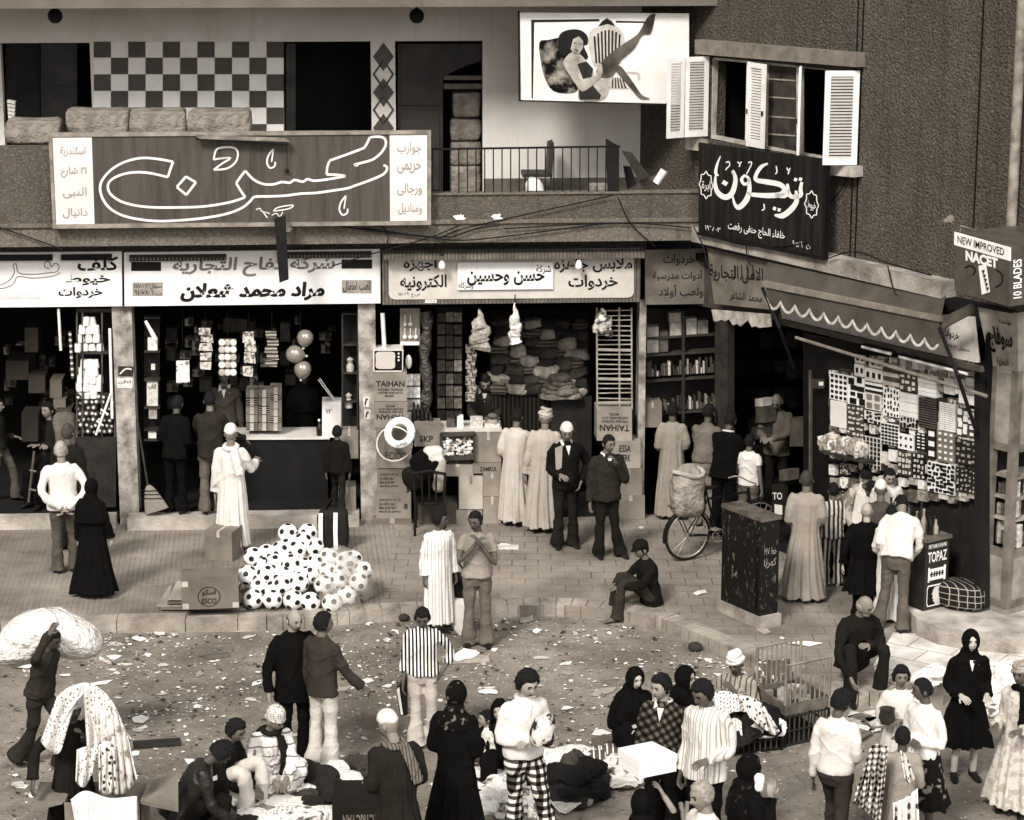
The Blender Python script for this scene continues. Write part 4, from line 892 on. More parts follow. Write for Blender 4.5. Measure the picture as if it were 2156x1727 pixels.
for y in (990, 1030): mb = MB(); mb.tube([FP.hit(62, y, .0), FP.hit(76, y+3, .0)], .015, 6); mk('rung', mb, mat(.16, .7), S)
# --- toy shop
S = thing('shop_counter', 'dark counter with a pale top across the toy shop', 'counter', FP.hit(530, 1075, -.25))
mb = MB(); pan(mb, FP, rect(480, 922, 690, 1066), -.5, .5); mk('front', mb, mat(.014, .6, .4), S)
mb = MB(); a, b = FP.hit(476, 922, -.46), FP.hit(694, 921, -.46); mb.prism([a, b, b-FP.n*.6, a-FP.n*.6], (0, 0, -.03)); mk('top', mb, mat(.6, .4, .1), S)
S = thing('display_case', 'narrow dark display case of small toys at the left of the toy shop', 'display case', FP.hit(318, 930, -.2))
mb = MB(); pan(mb, FP, rect(303, 668, 336, 930), -.3, .05); mk('back', mb, MDK, S)
for y in (668, 740, 800, 858, 905, 926): mb = MB(); pan(mb, FP, rect(303, y, 336, y+3), -.12, .2); mk('shelf', mb, MWOOD, S)
for i, (x0, y0, x1, y1, v, L, t) in enumerate(((311, 712, 331, 738, .7, 'white folded card on the upper shelf of the toy display case', ''), (309, 803, 332, 855, .5, 'printed comic sheet in the toy display case', 'كتاب'), (313, 860, 330, 882, .3, 'small grey box in the toy display case', ''), (312, 908, 329, 923, .7, 'small white box at the bottom of the toy display case', ''), (318, 768, 326, 779, .6, 'tiny white trinket on the middle shelf of the toy display case', ''))):
    block('toy_box', FP, x0, y0, x1, y1, -.15, .06, mat(v, .6, .3, 15.), L, 'box', None, txt=((t, .15, .1, .85, .35),) if t else ())
mb = MB(); mb.tube([FP.hit(306, 676, -.08), FP.hit(322, 705, -.08), FP.hit(327, 716, -.08)], [.02, .03, .03], 6, flat=.3); mk('paper_cone', mb, MWH, None, 'white folded paper slat stuck at the top of the toy display case', 'paper')
def hang(x, y0, y1, off, n='hanging_cord'): 
    m = MB(); m.tube([FP.hit(x, y0, off), FP.hit(x, y1, off)], .005, 4); return m
S = thing('paper_bag', 'white printed bag hanging at the left of the toy counter', 'bag', FP.hit(384, 806, -.1))
mb = MB(); pan(mb, FP, [(371, 761), (398, 760), (399, 805), (371, 806)], -.08, .04); mk('bag', mb, splotch(.75, .2, 9., .56, .62), S); mk('cord', hang(384, 655, 761, -.1), MBLK, S)
def packets(x, ys, wd, hh, seed, L, kinds=0, cat='packets'):
    S = thing('hanging_packets', L, cat, FP.hit(x, ys[-1]+hh, -.05)); q = random.Random(seed)
    mk('cord', hang(x, 655, ys[0], -.06), MBLK, S)
    for y in ys:
        m = MB(); dx = q.uniform(-3, 3)
        if kinds == 1:
            pan(m, FP, rect(x-wd/2, y, x+wd/2, y+hh-1), -.05, .02)
            o = mk('card', m, mat(.16, .5), S)
            for k in range(3):
                mm = MB(); c = FP.hit(x-wd/3+k*wd/3, y+hh/2, -.045); mm.lathe([(.002, 0), (.042, .0), (.046, .006), (.03, .012), (.002, .012)], c, 12, mtx=M.Rotation(R(90), 3, 'X')); mk('disc', mm, mat((.6, .8, .4)[(k+seed+len(S.children)) % 3], .4), o)
        else:
            pan(m, FP, [(x-wd/2+dx, y+q.uniform(0, 3)), (x+wd/2+dx, y+q.uniform(0, 3)), (x+wd/2+dx+q.uniform(-2, 3), y+hh), (x-wd/2+dx-q.uniform(-2, 3), y+hh-q.uniform(0, 3))], -.05+q.uniform(-.03, .03), .03); mk('packet', m, splotch(.55, .14, 16.+seed, .45, .6) if kinds == 0 else stripes(.12, .36, .05, .4, 2), S)
    return S
packets(433, (689, 705, 722, 742, 762), 24, 17, 1, 'string of crinkled shiny packets hanging nearest the left over the toy counter')
packets(479, (714, 729, 745, 761, 777), 36, 15, 2, 'hanging card of round white discs over the toy counter', 1, 'toy card')
packets(524, (698, 718, 742, 770), 22, 24, 3, 'long hanging string of toy packets right of the disc card')
packets(572, (698, 713, 728, 743, 758), 24, 15, 4, 'striped hanging strip of packets left of the balloons', 2)
MBAL = mat(.3, .12, .1, 3., 10., 0., metal=.35, key='balloon', spec=.8)
for (x, y, r, L, ry) in ((642, 712, .115, 'topmost shiny balloon of the bunch in the toy shop', 0), (621, 746, .125, 'middle shiny balloon with its knot pointing left in the toy shop', 1), (637, 778, .12, 'lowest shiny balloon of the bunch in the toy shop', 0)):
    S = thing('balloon', L, 'balloon', FP.hit(x, y, .05), 'balloons'); p = FP.hit(x, y, -.02); mb = MB(); mt = M.Rotation(R(-80 if ry else 10), 3, 'Y')
    mb.lathe([(.004, -r*1.25), (r*.12, -r*1.15), (r*.55, -r*.85), (r*.9, -r*.4), (r, .1*r), (r*.85, r*.6), (r*.45, r*.92), (.01, r)], p, 18, mtx=mt); mk('envelope', mb, MBAL, S, smooth=True)
    mb = MB(); mb.ball(p+mt @ V((0, 0, -r*1.27)), .018, 8, 5); mk('knot', mb, mat(.5, .4), S)
mk('balloon_string', hang(633, 655, 700, -.02), MBLK, None, 'thin string from which the balloons hang', 'string')
i = 0
for cx_, y0 in ((530, 819), (556, 815), (580, 812)):
    for j in range(5 if cx_ < 570 else 6):
        yy = 908-(j+1)*(17.5 if cx_ < 570 else 15.5); hgt = 16.5 if cx_ < 570 else 14.8
        S = thing('book_bundle', 'bundle of paper bound books stacked on the toy counter', 'book bundle', FP.hit(cx_, yy+hgt, -.3), 'book bundles on the toy counter'); mb = MB()
        ed = (i*7+j) % 3 == 0
        pan(mb, FP, rect(cx_-12.3, yy, cx_+12.3, yy+hgt), -.6+rr.uniform(-.02, .02), .25); mk('books', mb, stripes(.3, .05, .03, .65, 2) if ed else mat(.2, .8, .3, 14.), S)
        mb = MB(); pan(mb, FP, rect(cx_-4, yy+1, cx_+4, yy+hgt), -.572, .004); mk('wrapper', mb, mat(.4, .8), S); i += 1
block('white_box', FP, 678, 846, 718, 921, -.5, .3, mat(.75, .6, .1), 'tall white box holding knitting needles at the right end of the toy counter', 'box', None, sk=1, txt=((' ١٢ ', .2, .2, .5, .32),))
for x0, y0, x1, y1, L in ((673, 797, 709, 848, 'longer white knitting needle leaning from the tall white box'), (670, 800, 704, 846, 'shorter white knitting needle leaning from the tall white box')):
    mb = MB(); mb.tube([FP.hit(x0, y0, -.5), FP.hit(x1, y1, -.6)], .008, 5); mk('knitting_needle', mb, MWH, None, L, 'needle')
S = thing('glass_bottle', 'dark glass bottle standing beside the tall white box', 'bottle', FP.hit(672, 918, -.15)); p = FP.hit(672, 916, -.55); mb = MB(); mb.lathe([(.01, 0), (.04, .002), (.042, .1), (.03, .14), (.014, .17), (.014, .21), (.004, .215)], p, 12); mk('bottle', mb, mat(.03, .1, spec=.6), S, smooth=True); mb = MB(); mb.lathe([(.016, .2), (.016, .225), (.003, .226)], p, 8); mk('cap', mb, MWH, S)
block('carton', FP, 716, 905, 754, 966, -.1, .4, carton_m(.24), 'plain carton standing at the right end of the toy counter', 'carton', tape=.4)
block('carton', FP, 712, 1026, 749, 1086, .1, .35, carton_m(.2), 'plain carton on the step below the second column', 'carton', tape=.3)
S = thing('display_case', 'tall dark glazed case at the right side of the toy shop', 'display case', FP.hit(736, 905, -.2))
mb = MB(); pan(mb, FP, rect(719, 660, 754, 905), -.3, .04); mk('back', mb, MDK, S)
for y in (660, 725, 785, 845): mb = MB(); pan(mb, FP, rect(719, y, 754, y+3), -.1, .22); mk('shelf', mb, MWOOD, S)
for x in (719, 751): mb = MB(); pan(mb, FP, rect(x, 660, x+3, 905), -.1, .03); mk('post', mb, MWOOD, S)
for i, (x, y) in enumerate(((737, 755), (734, 830))):
    mb = MB(); mb.lathe([(.01, 0), (.05, .01), (.06, .09), (.03, .14), (.05, .19), (.01, .22)], FP.hit(x, y+30, -.2), 10); mk('china_figure', mb, mat(.4, .3, .3, 20.), None, ('upper', 'lower')[i]+' pale china figure in the case at the right of the toy shop', 'figurine', smooth=True)
for i, (x0, y0, x1, y1) in enumerate(((470, 670, 500, 700), (500, 672, 520, 700), (590, 680, 610, 720), (350, 690, 372, 720), (350, 730, 368, 760), (600, 790, 622, 812), (352, 840, 372, 862), (520, 730, 545, 765), (420, 800, 445, 826), (590, 740, 608, 770))):
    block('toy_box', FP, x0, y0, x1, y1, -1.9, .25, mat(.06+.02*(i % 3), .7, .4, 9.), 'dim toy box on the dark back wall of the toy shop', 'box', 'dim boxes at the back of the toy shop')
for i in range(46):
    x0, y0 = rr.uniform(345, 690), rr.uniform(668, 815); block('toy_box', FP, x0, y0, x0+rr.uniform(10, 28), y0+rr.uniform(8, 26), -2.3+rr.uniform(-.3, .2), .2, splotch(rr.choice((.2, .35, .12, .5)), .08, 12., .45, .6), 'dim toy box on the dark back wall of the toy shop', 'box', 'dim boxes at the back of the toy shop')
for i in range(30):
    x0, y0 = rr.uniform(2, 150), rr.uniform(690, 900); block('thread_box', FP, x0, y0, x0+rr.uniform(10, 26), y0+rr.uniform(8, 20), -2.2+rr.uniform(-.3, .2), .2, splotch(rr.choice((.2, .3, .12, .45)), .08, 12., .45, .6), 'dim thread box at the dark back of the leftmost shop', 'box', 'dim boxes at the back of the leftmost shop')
S = thing('broom', 'straw broom leaning upside against the left stone column', 'broom', FP.hit(328, 1076, .12))
mb = MB(); mb.tube([FP.hit(289, 884, .02), FP.hit(312, 1028, .12)], .014, 6); mk('handle', mb, mat(.06, .7, .3), S)
mb = MB(); a, b = FP.hit(312, 1022, .12), FP.hit(330, 1076, .16); mb.tube([a, a.lerp(b, .15), a.lerp(b, .5), b], [(.03, .025), (.07, .04), (.12, .05), (.17, .05)], 18, ref=(1, 0, 0)); mk('straw_head', mb, stripes(.32, .14, .012, .5), S)
mb = MB()
for f in (.18, .32, .48): c = a.lerp(b, f); w_ = .05+.13*f+.03; mb.tube([c-V((w_, .0, 0))-FP.n*-.03, c-FP.n*-.055, c+V((w_, 0, 0))-FP.n*-.03], .006, 5)
mk('stitching', mb, MDK, S)
# --- clothing and radio shop
TH = (('TAIHAN', .08, .3, .93, .5), ('PORTABLE TELEVISION', .14, .56, .88, .64), ('ANOTHER WORLD OF IT\'S', .14, .67, .88, .75), ('MODEL', .35, .78, .62, .86))
THF = tuple((s, u0, 1-v1, u1, 1-v0, 'flip') for s, u0, v0, u1, v1 in TH)
HAND = tuple((s, .1, .2+.16*i, .1+q, .3+.16*i) for i, (s, q) in enumerate((('JAKARTA PC 16', .6), ('12 NO 361', .45), ('MA 8 IN SET', .5), ('MADE IN JAPAN', .6))))
g = 'carton stack carrying the television'
block('carton', FP, 786, 784, 856, 845, .12, .4, carton_m(.24), 'printed television carton directly under the portable television', 'carton', g, txt=TH)
block('carton', FP, 787, 846, 857, 900, .12, .4, carton_m(.23), 'upside down printed television carton, second under the television', 'carton', g, txt=THF)
block('carton', FP, 792, 901, 866, 986, .14, .42, carton_m(.2), 'large worn carton behind the white plastic tub', 'carton', g, txt=(('ECICO', .25, .6, .85, .78),), ink=mat(.06, .8))
block('carton', FP, 794, 987, 856, 1038, .12, .4, carton_m(.2), 'carton with handwritten lines, second from the bottom of the television stack', 'carton', g, txt=HAND)
block('carton', FP, 791, 1040, 865, 1092, .16, .42, carton_m(.24), 'carton with a white label in the television stack, just over the bottom one', 'carton', g, txt=HAND+(('8', .8, .4, .9, .62),))
block('carton', FP, 785, 1093, 866, 1135, .2, .45, carton_m(.19), 'squashed bottom carton of the television stack', 'carton', g, tape=.28)
S = thing('television', 'small portable television on top of the carton stack by the second column', 'television', FP.hit(816, 783, .1))
mb = MB(); pan(mb, FP, [(785, 739), (788, 736), (846, 735), (849, 738), (848, 780), (845, 783), (788, 783), (785, 780)], .1, .3); mk('housing', mb, mat(.6, .4, .1), S)
mb = MB(); pan(mb, FP, rect(788, 739, 846, 780), .106, .01); mk('front_panel', mb, mat(.015, .3), S)
mb = MB(); q = [FP.hit(x, y, .114) for x, y in spline([(792, 743, 0), (811, 741, 0), (830, 743, 0), (831, 759, 0), (830, 775, 0), (811, 777, 0), (792, 775, 0), (791, 759, 0)], 3, True) for x, y in [(x, y)]] if False else [FP.hit(p.x, p.y, .114) for p in spline([(792, 743, 0), (811, 741, 0), (830, 743, 0), (831, 759, 0), (830, 775, 0), (811, 777, 0), (792, 775, 0), (791, 759, 0)], 3, True)]; mb.prism(q, -FP.n*.008); mk('screen', mb, mat(.5, .15, .05, spec=.6), S)
for y in (745, 752, 759): mb = MB(); mb.ball(FP.hit(839, y, .115), .016, 8, 5); mk('knob', mb, mat(.6, .3), S)
S = thing('plastic_tub', 'white oval plastic tub ring propped in front of the carton stack', 'tub', FP.hit(841, 938, .35)); c = FP.hit(841, 911, .38); mt = M.Rotation(R(-12), 3, 'Z') @ M.Rotation(R(62), 3, 'X')
mb = MB(); ring = []
for k in range(28):
    a = 2*math.pi*k/28; o = mt @ V((math.cos(a)*.165, math.sin(a)*.17, 0)); ring.append(c+o)
ring.append(ring[0]); mb.tube(ring, [(.055, .04)]*29, 10, False); mk('ring', mb, mat(.8, .35, .05), S, smooth=True)
mb = MB(); write(mb, 'LONGI', c+mt @ V((-.02, -.17, .045)), c+mt @ V((.12, -.13, .045)), c+mt @ V((.13, -.17, .045)), c+mt @ V((-.01, -.21, .045)), .02, False); mk('print', mb, MINK, S)
mb = MB(); c = FP.hit(830, 935, .33); mb.tube([c+FP.u*(.24*math.cos(a))+V((0, 0, .24*math.sin(a)))+FP.n*(.02*math.sin(2*a)) for a in [2*math.pi*k/30 for k in range(31)]], .011, 6, False); mk('hoop', mb, mat(.6, .4), None, 'thin pale hoop hanging behind the white plastic tub', 'hoop', smooth=True)
S = thing('ladle_card', 'white glazed panel showing two rows of ladles left of the dark garments', 'display card', FP.hit(862, 728, -.2))
mb = MB(); pan(mb, FP, rect(842, 650, 884, 728), -.2, .05); mk('panel', mb, mat(.25, .5), S); 
for j, (y, n) in enumerate(((680, 2), (707, 3))):
    for k in range(n):
        x = 852+k*11.5; mb = MB(); mb.tube([FP.hit(x, y-16, -.17), FP.hit(x, y, -.17)], .008, 5); mb.ball(FP.hit(x, y+3, -.17), .03, 8, 5); mk('ladle', mb, MWH, S)
mb = MB(); pan(mb, FP, rect(843, 720, 883, 727), -.18, .04); mk('ledge', mb, MWH, S)
mb = MB(); mb.tube([FP.hit(805, 660, -.02), FP.hit(809, 736, -.02)], .03, 8); mk('tube_lamp', mb, mat(.75, .4), None, 'white tube standing on end above the portable television', 'lamp', smooth=True)
mb = MB(); mb.ball(FP.hit(860, 762, -.1), (.045, .045, .1), 10, 8); mk('pale_lamp', mb, mat(.75, .3), None, 'pale pear shaped lamp standing right of the television', 'lamp', smooth=True)
for i in range(7):
    x = 861+(i % 2)*15; y = 790+(i//2)*26; block('packet', FP, x-6, y, x+8, y+22, -.12, .08, mat((.6, .3, .5)[i % 3], .5, .5, 20.), 'small bright packet stacked under the pear shaped lamp', 'packet', 'packets beside the television cartons')
S = thing('tinsel_roll', 'tall dark roll of crinkled foil left of the shelf of boxes', 'foil roll', FP.hit(900, 850, -.2)); mb = MB(); mb.tube([FP.hit(896+3*math.sin(k), 655+k*20, -.15) for k in range(16)], [.075+.02*math.sin(k*2.2) for k in range(16)], 12); mk('roll', mb, mat(.06, .25, .8, 14., 20., .9, .05, .6), S, smooth=True)
mb = MB(); pan(mb, FP, rect(918, 648, 974, 900), -.75, .3); mk('shelf_unit', mb, mat(.02, .7), None, 'dark shelf unit of small boxes at the back of the radio shop', 'shelf')
k = 0
for j in range(9):
    for i in range(3):
        v = rr.choice((.05, .09, .14, .2, .07)); y = 655+j*26; x = 921+i*17.5
        block('shelf_box', FP, x, y+rr.uniform(0, 5), x+15.5, y+23, -.62, .1, mat(v, .6, .5, 18.), 'small dim box on the shelf unit of the radio shop', 'box', 'boxes on the radio shop shelf unit')
for j in range(7): block('packet', FP, 980+(j % 2)*3, 728+j*17, 1000+(j % 2)*3, 743+j*17, -.55, .12, splotch(.36, .08, 20.+j, .48, .6), 'pale printed packet in the hanging column behind the shopkeeper', 'packet', 'packets in a column behind the shopkeeper')
def softbag(x, y0, y1, wd, v, L, tie=.12, pat=None, off=.12, top=650):
    S = thing('plastic_bag', L, 'bag', FP.hit(x, y1, off)); a = FP.hit(x, y0, off); b = FP.hit(x, y1, off); ww = wd/145.
    mb = MB(); mb.tube([a.lerp(b, f)+V((.012*math.sin(f*17+x), .01*math.cos(f*23), 0)) for f in [i/14 for i in range(15)]], [(ww*(.07+.46*sstep(f, 0, .55))*(1+.16*math.sin(f*29+x)), (.012+.05*sstep(f, 0, .5))*(1+.3*math.sin(f*37+x))) for f in [i/14 for i in range(15)]], 16, ref=(1, 0, 0)); mk('bag', mb, pat or mat(v, .15, .35, 9., 14., 1., .05, .6), S, smooth=True)
    mb = MB(); mb.tube([a+V((0, 0, .12)), a], .006, 4); mk('cord', mb, MBLK, S); return S
softbag(1010, 651, 736, 36, .3, 'clear plastic bag of garments hanging under the centre plate of the framed sign'); softbag(1084, 638, 722, 22, .62, 'white hanging strip of foil packets in the clothing shop', off=.25); softbag(1268, 650, 702, 36, .4, 'crumpled shiny printed bag hanging in front of the wire rack', pat=splotch(.55, .1, 12., .45, .58))
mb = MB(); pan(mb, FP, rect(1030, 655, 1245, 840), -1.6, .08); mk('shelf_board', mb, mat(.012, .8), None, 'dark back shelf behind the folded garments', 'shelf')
GM = [C_ for C_ in (mat(.06, .9, .4, 5., 22., .9, .04), stripes(.14, .06, .05, .6, 2), mat(.24, .9, .4, 5., 22., .9, .04), mat(.03, .9, .4, 5., 22., .9, .04))]
for j in range(8):
    for i in range(6):
        x = 1052+i*33+rr.uniform(-5, 5); y = 676+j*20+i*1.5; mb = MB(); lump(mb, FP.hit(x, y, -1.2+.05*j), (.27+rr.uniform(-.07, .09), .3, .14+rr.uniform(-.04, .03)), M.Rotation(rr.uniform(-.22, .22), 3, 'Y'), .5, .24, 20, 10, seed=i*9+j); mk('folded_garment', mb, GM[(i*5+j*3) % 4], None, 'dark folded garment in the heap at the back of the clothing shop', 'garment', 'folded garments in the clothing shop', smooth=True)
for j in range(5):
    x = 1180+rr.uniform(-6, 6); y = 832-j*9; mb = MB(); lump(mb, FP.hit(x, y, -.7), (.56-.07*j, .34, .11), .1*j, .6, .14, 22, 8, seed=50+j); mk('folded_garment', mb, mat(.17-.02*j, .9, .4, 8., 22., .8, .04), None, 'lighter folded garment in the small pile on the wooden partition', 'garment', 'light garments on the wooden partition', smooth=True)
mb = MB(); pan(mb, FP, rect(1040, 832, 1160, 960), -.75, .1); mk('wooden_partition', mb, stripes(.05, .02, .06, .7), None, 'ribbed dark wooden partition behind the customers in robes', 'partition')
mb = MB(); pan(mb, FP, rect(1160, 836, 1245, 1000), -.72, .1); mk('wooden_partition', mb, mat(.03, .7, .4), None, 'plain dark wooden partition under the lighter garments', 'partition')
S = thing('wire_rack', 'tall pale wire rack with many rungs at the right of the clothing shop', 'rack', FP.hit(1292, 862, -.02)); MRK = mat(.3, .5, .3)
for x in (1256, 1303, 1329): mb = MB(); mb.tube([FP.hit(x, 648, -.02), FP.hit(x+1, 862, -.02)], .013, 6); mk('upright', mb, MRK, S)
for i in range(21): mb = MB(); y = 655+i*10.2; mb.tube([FP.hit(1256, y, -.02), FP.hit(1330, y+rr.uniform(-2, 2), -.02)], .009+.012*(i in (8, 14, 19)), 5); mk('rung', mb, MRK, S)
g = 'carton stack right of the clothing shop'
block('carton', FP, 1256, 860, 1330, 928, .1, .38, carton_m(.27), 'upside down printed television carton on top of the right hand stack', 'carton', g, sk=1, txt=THF)
block('carton', FP, 1279, 929, 1348, 986, .12, .4, carton_m(.27), 'carton with vertical lettering under the upside down television carton', 'carton', g, txt=(('ESSA', .35, .15, .7, .4), ('XERK', .35, .5, .7, .75)))
block('carton', FP, 1296, 987, 1351, 1043, .12, .4, carton_m(.2), 'plain brown carton, third from the top of the right hand stack', 'carton', g, tape=.27)
block('carton', FP, 1298, 1044, 1357, 1094, .14, .42, carton_m(.22), 'plain bottom carton of the right hand stack', 'carton', g, tape=.3)
# counter of the radio shop
mb = MB(); a, b = FP.hit(868, 905, .1), FP.hit(1056, 903, .1); mb.prism([a, b, b-FP.n*.5, a-FP.n*.5], (0, 0, -.04)); S = mk('counter_board', mb, mat(.5, .5, .1), None, 'pale counter board laid on cartons in the radio shop', 'counter')
for i, (x, y, hh) in enumerate(((872, 898, .34), (880, 896, .3), (888, 899, .36), (897, 897, .26), (906, 899, .22), (955, 900, .2), (962, 898, .24))):
    mb = MB(); mb.lathe([(.01, 0), (.035, .003), (.037, hh*.55), (.014, hh*.78), (.013, hh), (.003, hh+.004)], FP.hit(x, y, -.05-.03*(i % 2)), 10); mk('bottle', mb, mat(.02, .12, spec=.6), None, 'dark bottle standing on the counter board of the radio shop', 'bottle', 'bottles on the radio counter', smooth=True)
for i, (x0, y0, x1, y1, v, L) in enumerate(((962, 877, 975, 902, .7, 'white upright packet on the radio counter'), (990, 880, 1016, 905, .45, 'small picture box on the radio counter'), (1020, 893, 1052, 906, .5, 'flat pale box under the metal bowl'), (940, 884, 958, 900, .1, 'dark radio set on the counter board'))): block('counter_box', FP, x0, y0, x1, y1, 0., .12, mat(v, .5, .4, 20.), L, 'box')
S = thing('metal_bowl', 'shiny metal bowl in the hands of the shopkeeper behind the counter', 'bowl', FP.hit(1036, 892, -.1)); mb = MB(); p = FP.hit(1036, 893, -.1); mb.lathe([(.01, 0), (.06, .005), (.1, .05), (.11, .09), (.1, .09), (.08, .05), (.01, .03)], p, 16); mk('bowl', mb, mat(.5, .2, metal=.8), S, smooth=True); mb = MB(); mb.lathe([(.06, .1), (.07, .12), (.04, .15), (.005, .16)], p, 14); mk('lid', mb, mat(.5, .2, metal=.8), S, smooth=True)
S = thing('display_tray', 'wooden glazed tray heaped with shiny trinkets under the radio counter', 'tray', FP.hit(963, 968, .25)); mb = MB()
for q in ([(926, 914), (1001, 912), (1001, 918), (926, 920)], [(926, 960), (1001, 958), (1001, 968), (926, 970)], [(926, 914), (931, 914), (931, 970), (926, 970)], [(996, 914), (1001, 914), (1001, 970), (996, 970)]): pan(mb, FP, q, .27, .1)
mk('frame', mb, mat(.07, .6, .3), S); mb = MB(); pan(mb, FP, rect(930, 918, 997, 962), .2, .02); mk('bed', mb, mat(.1, .7), S)
mb = MB()
for i in range(95): c = FP.hit(rr.uniform(933, 994), rr.uniform(922, 958), .22+rr.uniform(0, .03)); mb.box(c, (.05*rr.uniform(.4, 1.3), .02, .035*rr.uniform(.3, 1.2)), M.Rotation(rr.uniform(0, 6), 3, 'Y') @ M.Rotation(rr.uniform(-.5, .5), 3, 'X'))
o = mk('trinkets', mb, splotch(.75, .2, 9., .45, .6), S); o['kind'] = 'stuff'
for i, (x0, y0, x1, y1, v, L, tp, tx) in enumerate(((872, 895, 928, 940, .2, 'printed carton left of the trinket tray', None, (('SKP', .2, .5, .7, .8),)), (1001, 914, 1055, 973, .22, 'carton with a diamond mark right of the trinket tray', .35, ()), (930, 978, 996, 1003, .24, 'flat printed carton under the trinket tray', .4, ()), (995, 974, 1055, 997, .2, 'flat carton with an orange stripe under the diamond carton', None, (('ZAMRUL', .25, .4, .85, .8),)), (966, 1004, 1016, 1072, .38, 'pale wrapped parcel tied with cord in front of the radio counter', .2, ()), (1017, 997, 1055, 1045, .25, 'upper carton of the low pile next to the pale robe', .33, ()), (1017, 1046, 1055, 1122, .3, 'lower tall carton of the low pile next to the pale robe', .4, ()), (960, 1074, 1015, 1124, .26, 'carton under the pale wrapped parcel', .3, ()), (880, 1060, 962, 1120, .1, 'dark carton behind the chair heaped with clothes', None, ()))):
    block('carton', FP, x0, y0, x1, y1, .2+.03*(i > 3), .4, carton_m(v), L, 'carton', 'cartons under the radio counter', tape=tp, txt=tx)
S = thing('wooden_chair', 'dark bentwood chair heaped with clothes in front of the radio shop', 'chair', gp(905, 1128, ZS)); o = gp(905, 1120, ZS); MCH = mat(.02, .4, .3)
for sx in (-.2, .2):
    mb = MB(); mb.tube([o+V((sx, -.2, 0)), o+V((sx*.95, -.2, .45)), o+V((sx*1.1, -.23, .9))], .019, 7); mk('leg', mb, MCH, S); mb = MB(); mb.tube([o+V((sx, .2, 0)), o+V((sx*.95, .18, .45))], .018, 7); mk('leg', mb, MCH, S)
mb = MB(); mb.lathe([(.02, .43), (.21, .43), (.225, .455), (.2, .475), (.02, .47)], o, 18); mk('seat', mb, MCH, S)
for sx in (-.1, 0, .1): mb = MB(); mb.tube([o+V((sx*.9, -.2, .46)), o+V((sx, -.23, .88))], .012, 6); mk('spindle', mb, MCH, S)
mb = MB(); mb.tube([o+V((-.22, -.23, .88)), o+V((0, -.25, .93)), o+V((.22, -.23, .88))], .022, 7); mk('top_rail', mb, MCH, S)
for i, (x, y, dx, dz, v, L) in enumerate(((895, 985, .4, .45, .012, 'black garment heaped over the chair back'), (912, 958, .28, .2, .6, 'white cloth on top of the heaped chair'), (922, 995, .2, .45, .3, 'pale sleeve hanging down the heaped chair'), (868, 1010, .2, .3, .03, 'dark coat hanging left of the heaped chair'))):
    mb = MB(); lump(mb, gp(x, 1118, ZS)*0+FP.hit(x, y, .55), (dx, .25, dz), .2*i, .7, .2, 22, 12, seed=70+i, fr=4.); mk('garment', mb, cloth(v), None, L, 'garment', smooth=True)
# --- corner stationery shelves
S = thing('shelf_unit', 'open stationery shelves at the inner corner beside the grey sign', 'shelf', FP.hit(1430, 870, -.5))
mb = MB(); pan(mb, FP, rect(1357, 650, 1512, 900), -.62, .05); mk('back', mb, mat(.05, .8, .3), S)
for y in (712, 748, 802, 872): mb = MB(); pan(mb, FP, [(1357, y), (1512, y-10), (1512, y-6), (1357, y+4)], -.3, .3); mk('shelf', mb, mat(.06, .7, .3), S)
for x in (1435, 1505): mb = MB(); pan(mb, FP, rect(x, 655, x+6, 890), -.28, .05); mk('post', mb, MWOOD, S)
for i, (x0, y0, x1, y1, v, L) in enumerate(((1410, 680, 1434, 710, .4, 'pale box on the top stationery shelf, lower one by the post'), (1408, 660, 1433, 679, .36, 'pale box on the top stationery shelf, upper one by the post'), (1444, 672, 1466, 708, .5, 'white box on the top stationery shelf right of the post'), (1468, 676, 1490, 706, .3, 'grey box at the right end of the top stationery shelf'), (1362, 690, 1386, 744, .33, 'crumpled pale parcel on the left of the stationery shelves'), (1388, 700, 1406, 742, .12, 'brown box behind the crumpled parcel'))): block('stationery_box', FP, x0, y0, x1, y1, -.34, .2, mat(v, .7, .3, 12.), L, 'box', sk=-2)
for row, y in enumerate((788, 862)):
    for i in range(30):
        x = 1362+i*4.9; hh = rr.uniform(9, 34); yy = y-(x-1357)*.065+6
        block('book', FP, x, yy-hh, x+rr.uniform(3, 5.), yy, -.33+rr.uniform(-.04, .02), .12, mat(rr.choice((.05, .12, .25, .45, .08)), .7, .4, 20.), 'small book or packet standing on the lower stationery shelves', 'book', 'books on the stationery shelves')
block('carton', FP, 1354, 848, 1393, 900, -.1, .3, carton_m(.2), 'brown carton below the stationery shelves', 'carton', tape=.3)
for i in range(22):
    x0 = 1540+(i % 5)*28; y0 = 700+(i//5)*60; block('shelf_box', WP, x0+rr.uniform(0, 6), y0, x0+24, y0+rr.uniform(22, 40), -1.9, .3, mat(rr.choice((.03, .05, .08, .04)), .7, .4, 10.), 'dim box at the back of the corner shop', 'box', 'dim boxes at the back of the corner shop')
for i, (x0, y0, x1, y1, v) in enumerate(((1589, 840, 1606, 856, .5), (1590, 858, 1610, 890, .12), (1578, 900, 1606, 925, .09), (1662, 880, 1690, 940, .1), (1640, 990, 1658, 1012, .14))): block('counter_box', WP, x0, y0, x1, y1, -1.0, .2, mat(v, .7, .3), ('white label box', 'brown box under the white label box', 'low wide box', 'tall grey box by the door', 'small box near the advertising panel')[i]+' beside the elderly shopkeeper', 'box')
S = thing('advert_panel', 'narrow dark advertising panel with a razor blade beside the corner shop door', 'sign', WP.hit(1634, 1090, .0)); mb = MB(); pan(mb, WP, [(1624, 1020), (1652, 1024), (1652, 1095), (1624, 1090)], .0, .05); mk('panel', mb, mat(.03, .5), S)
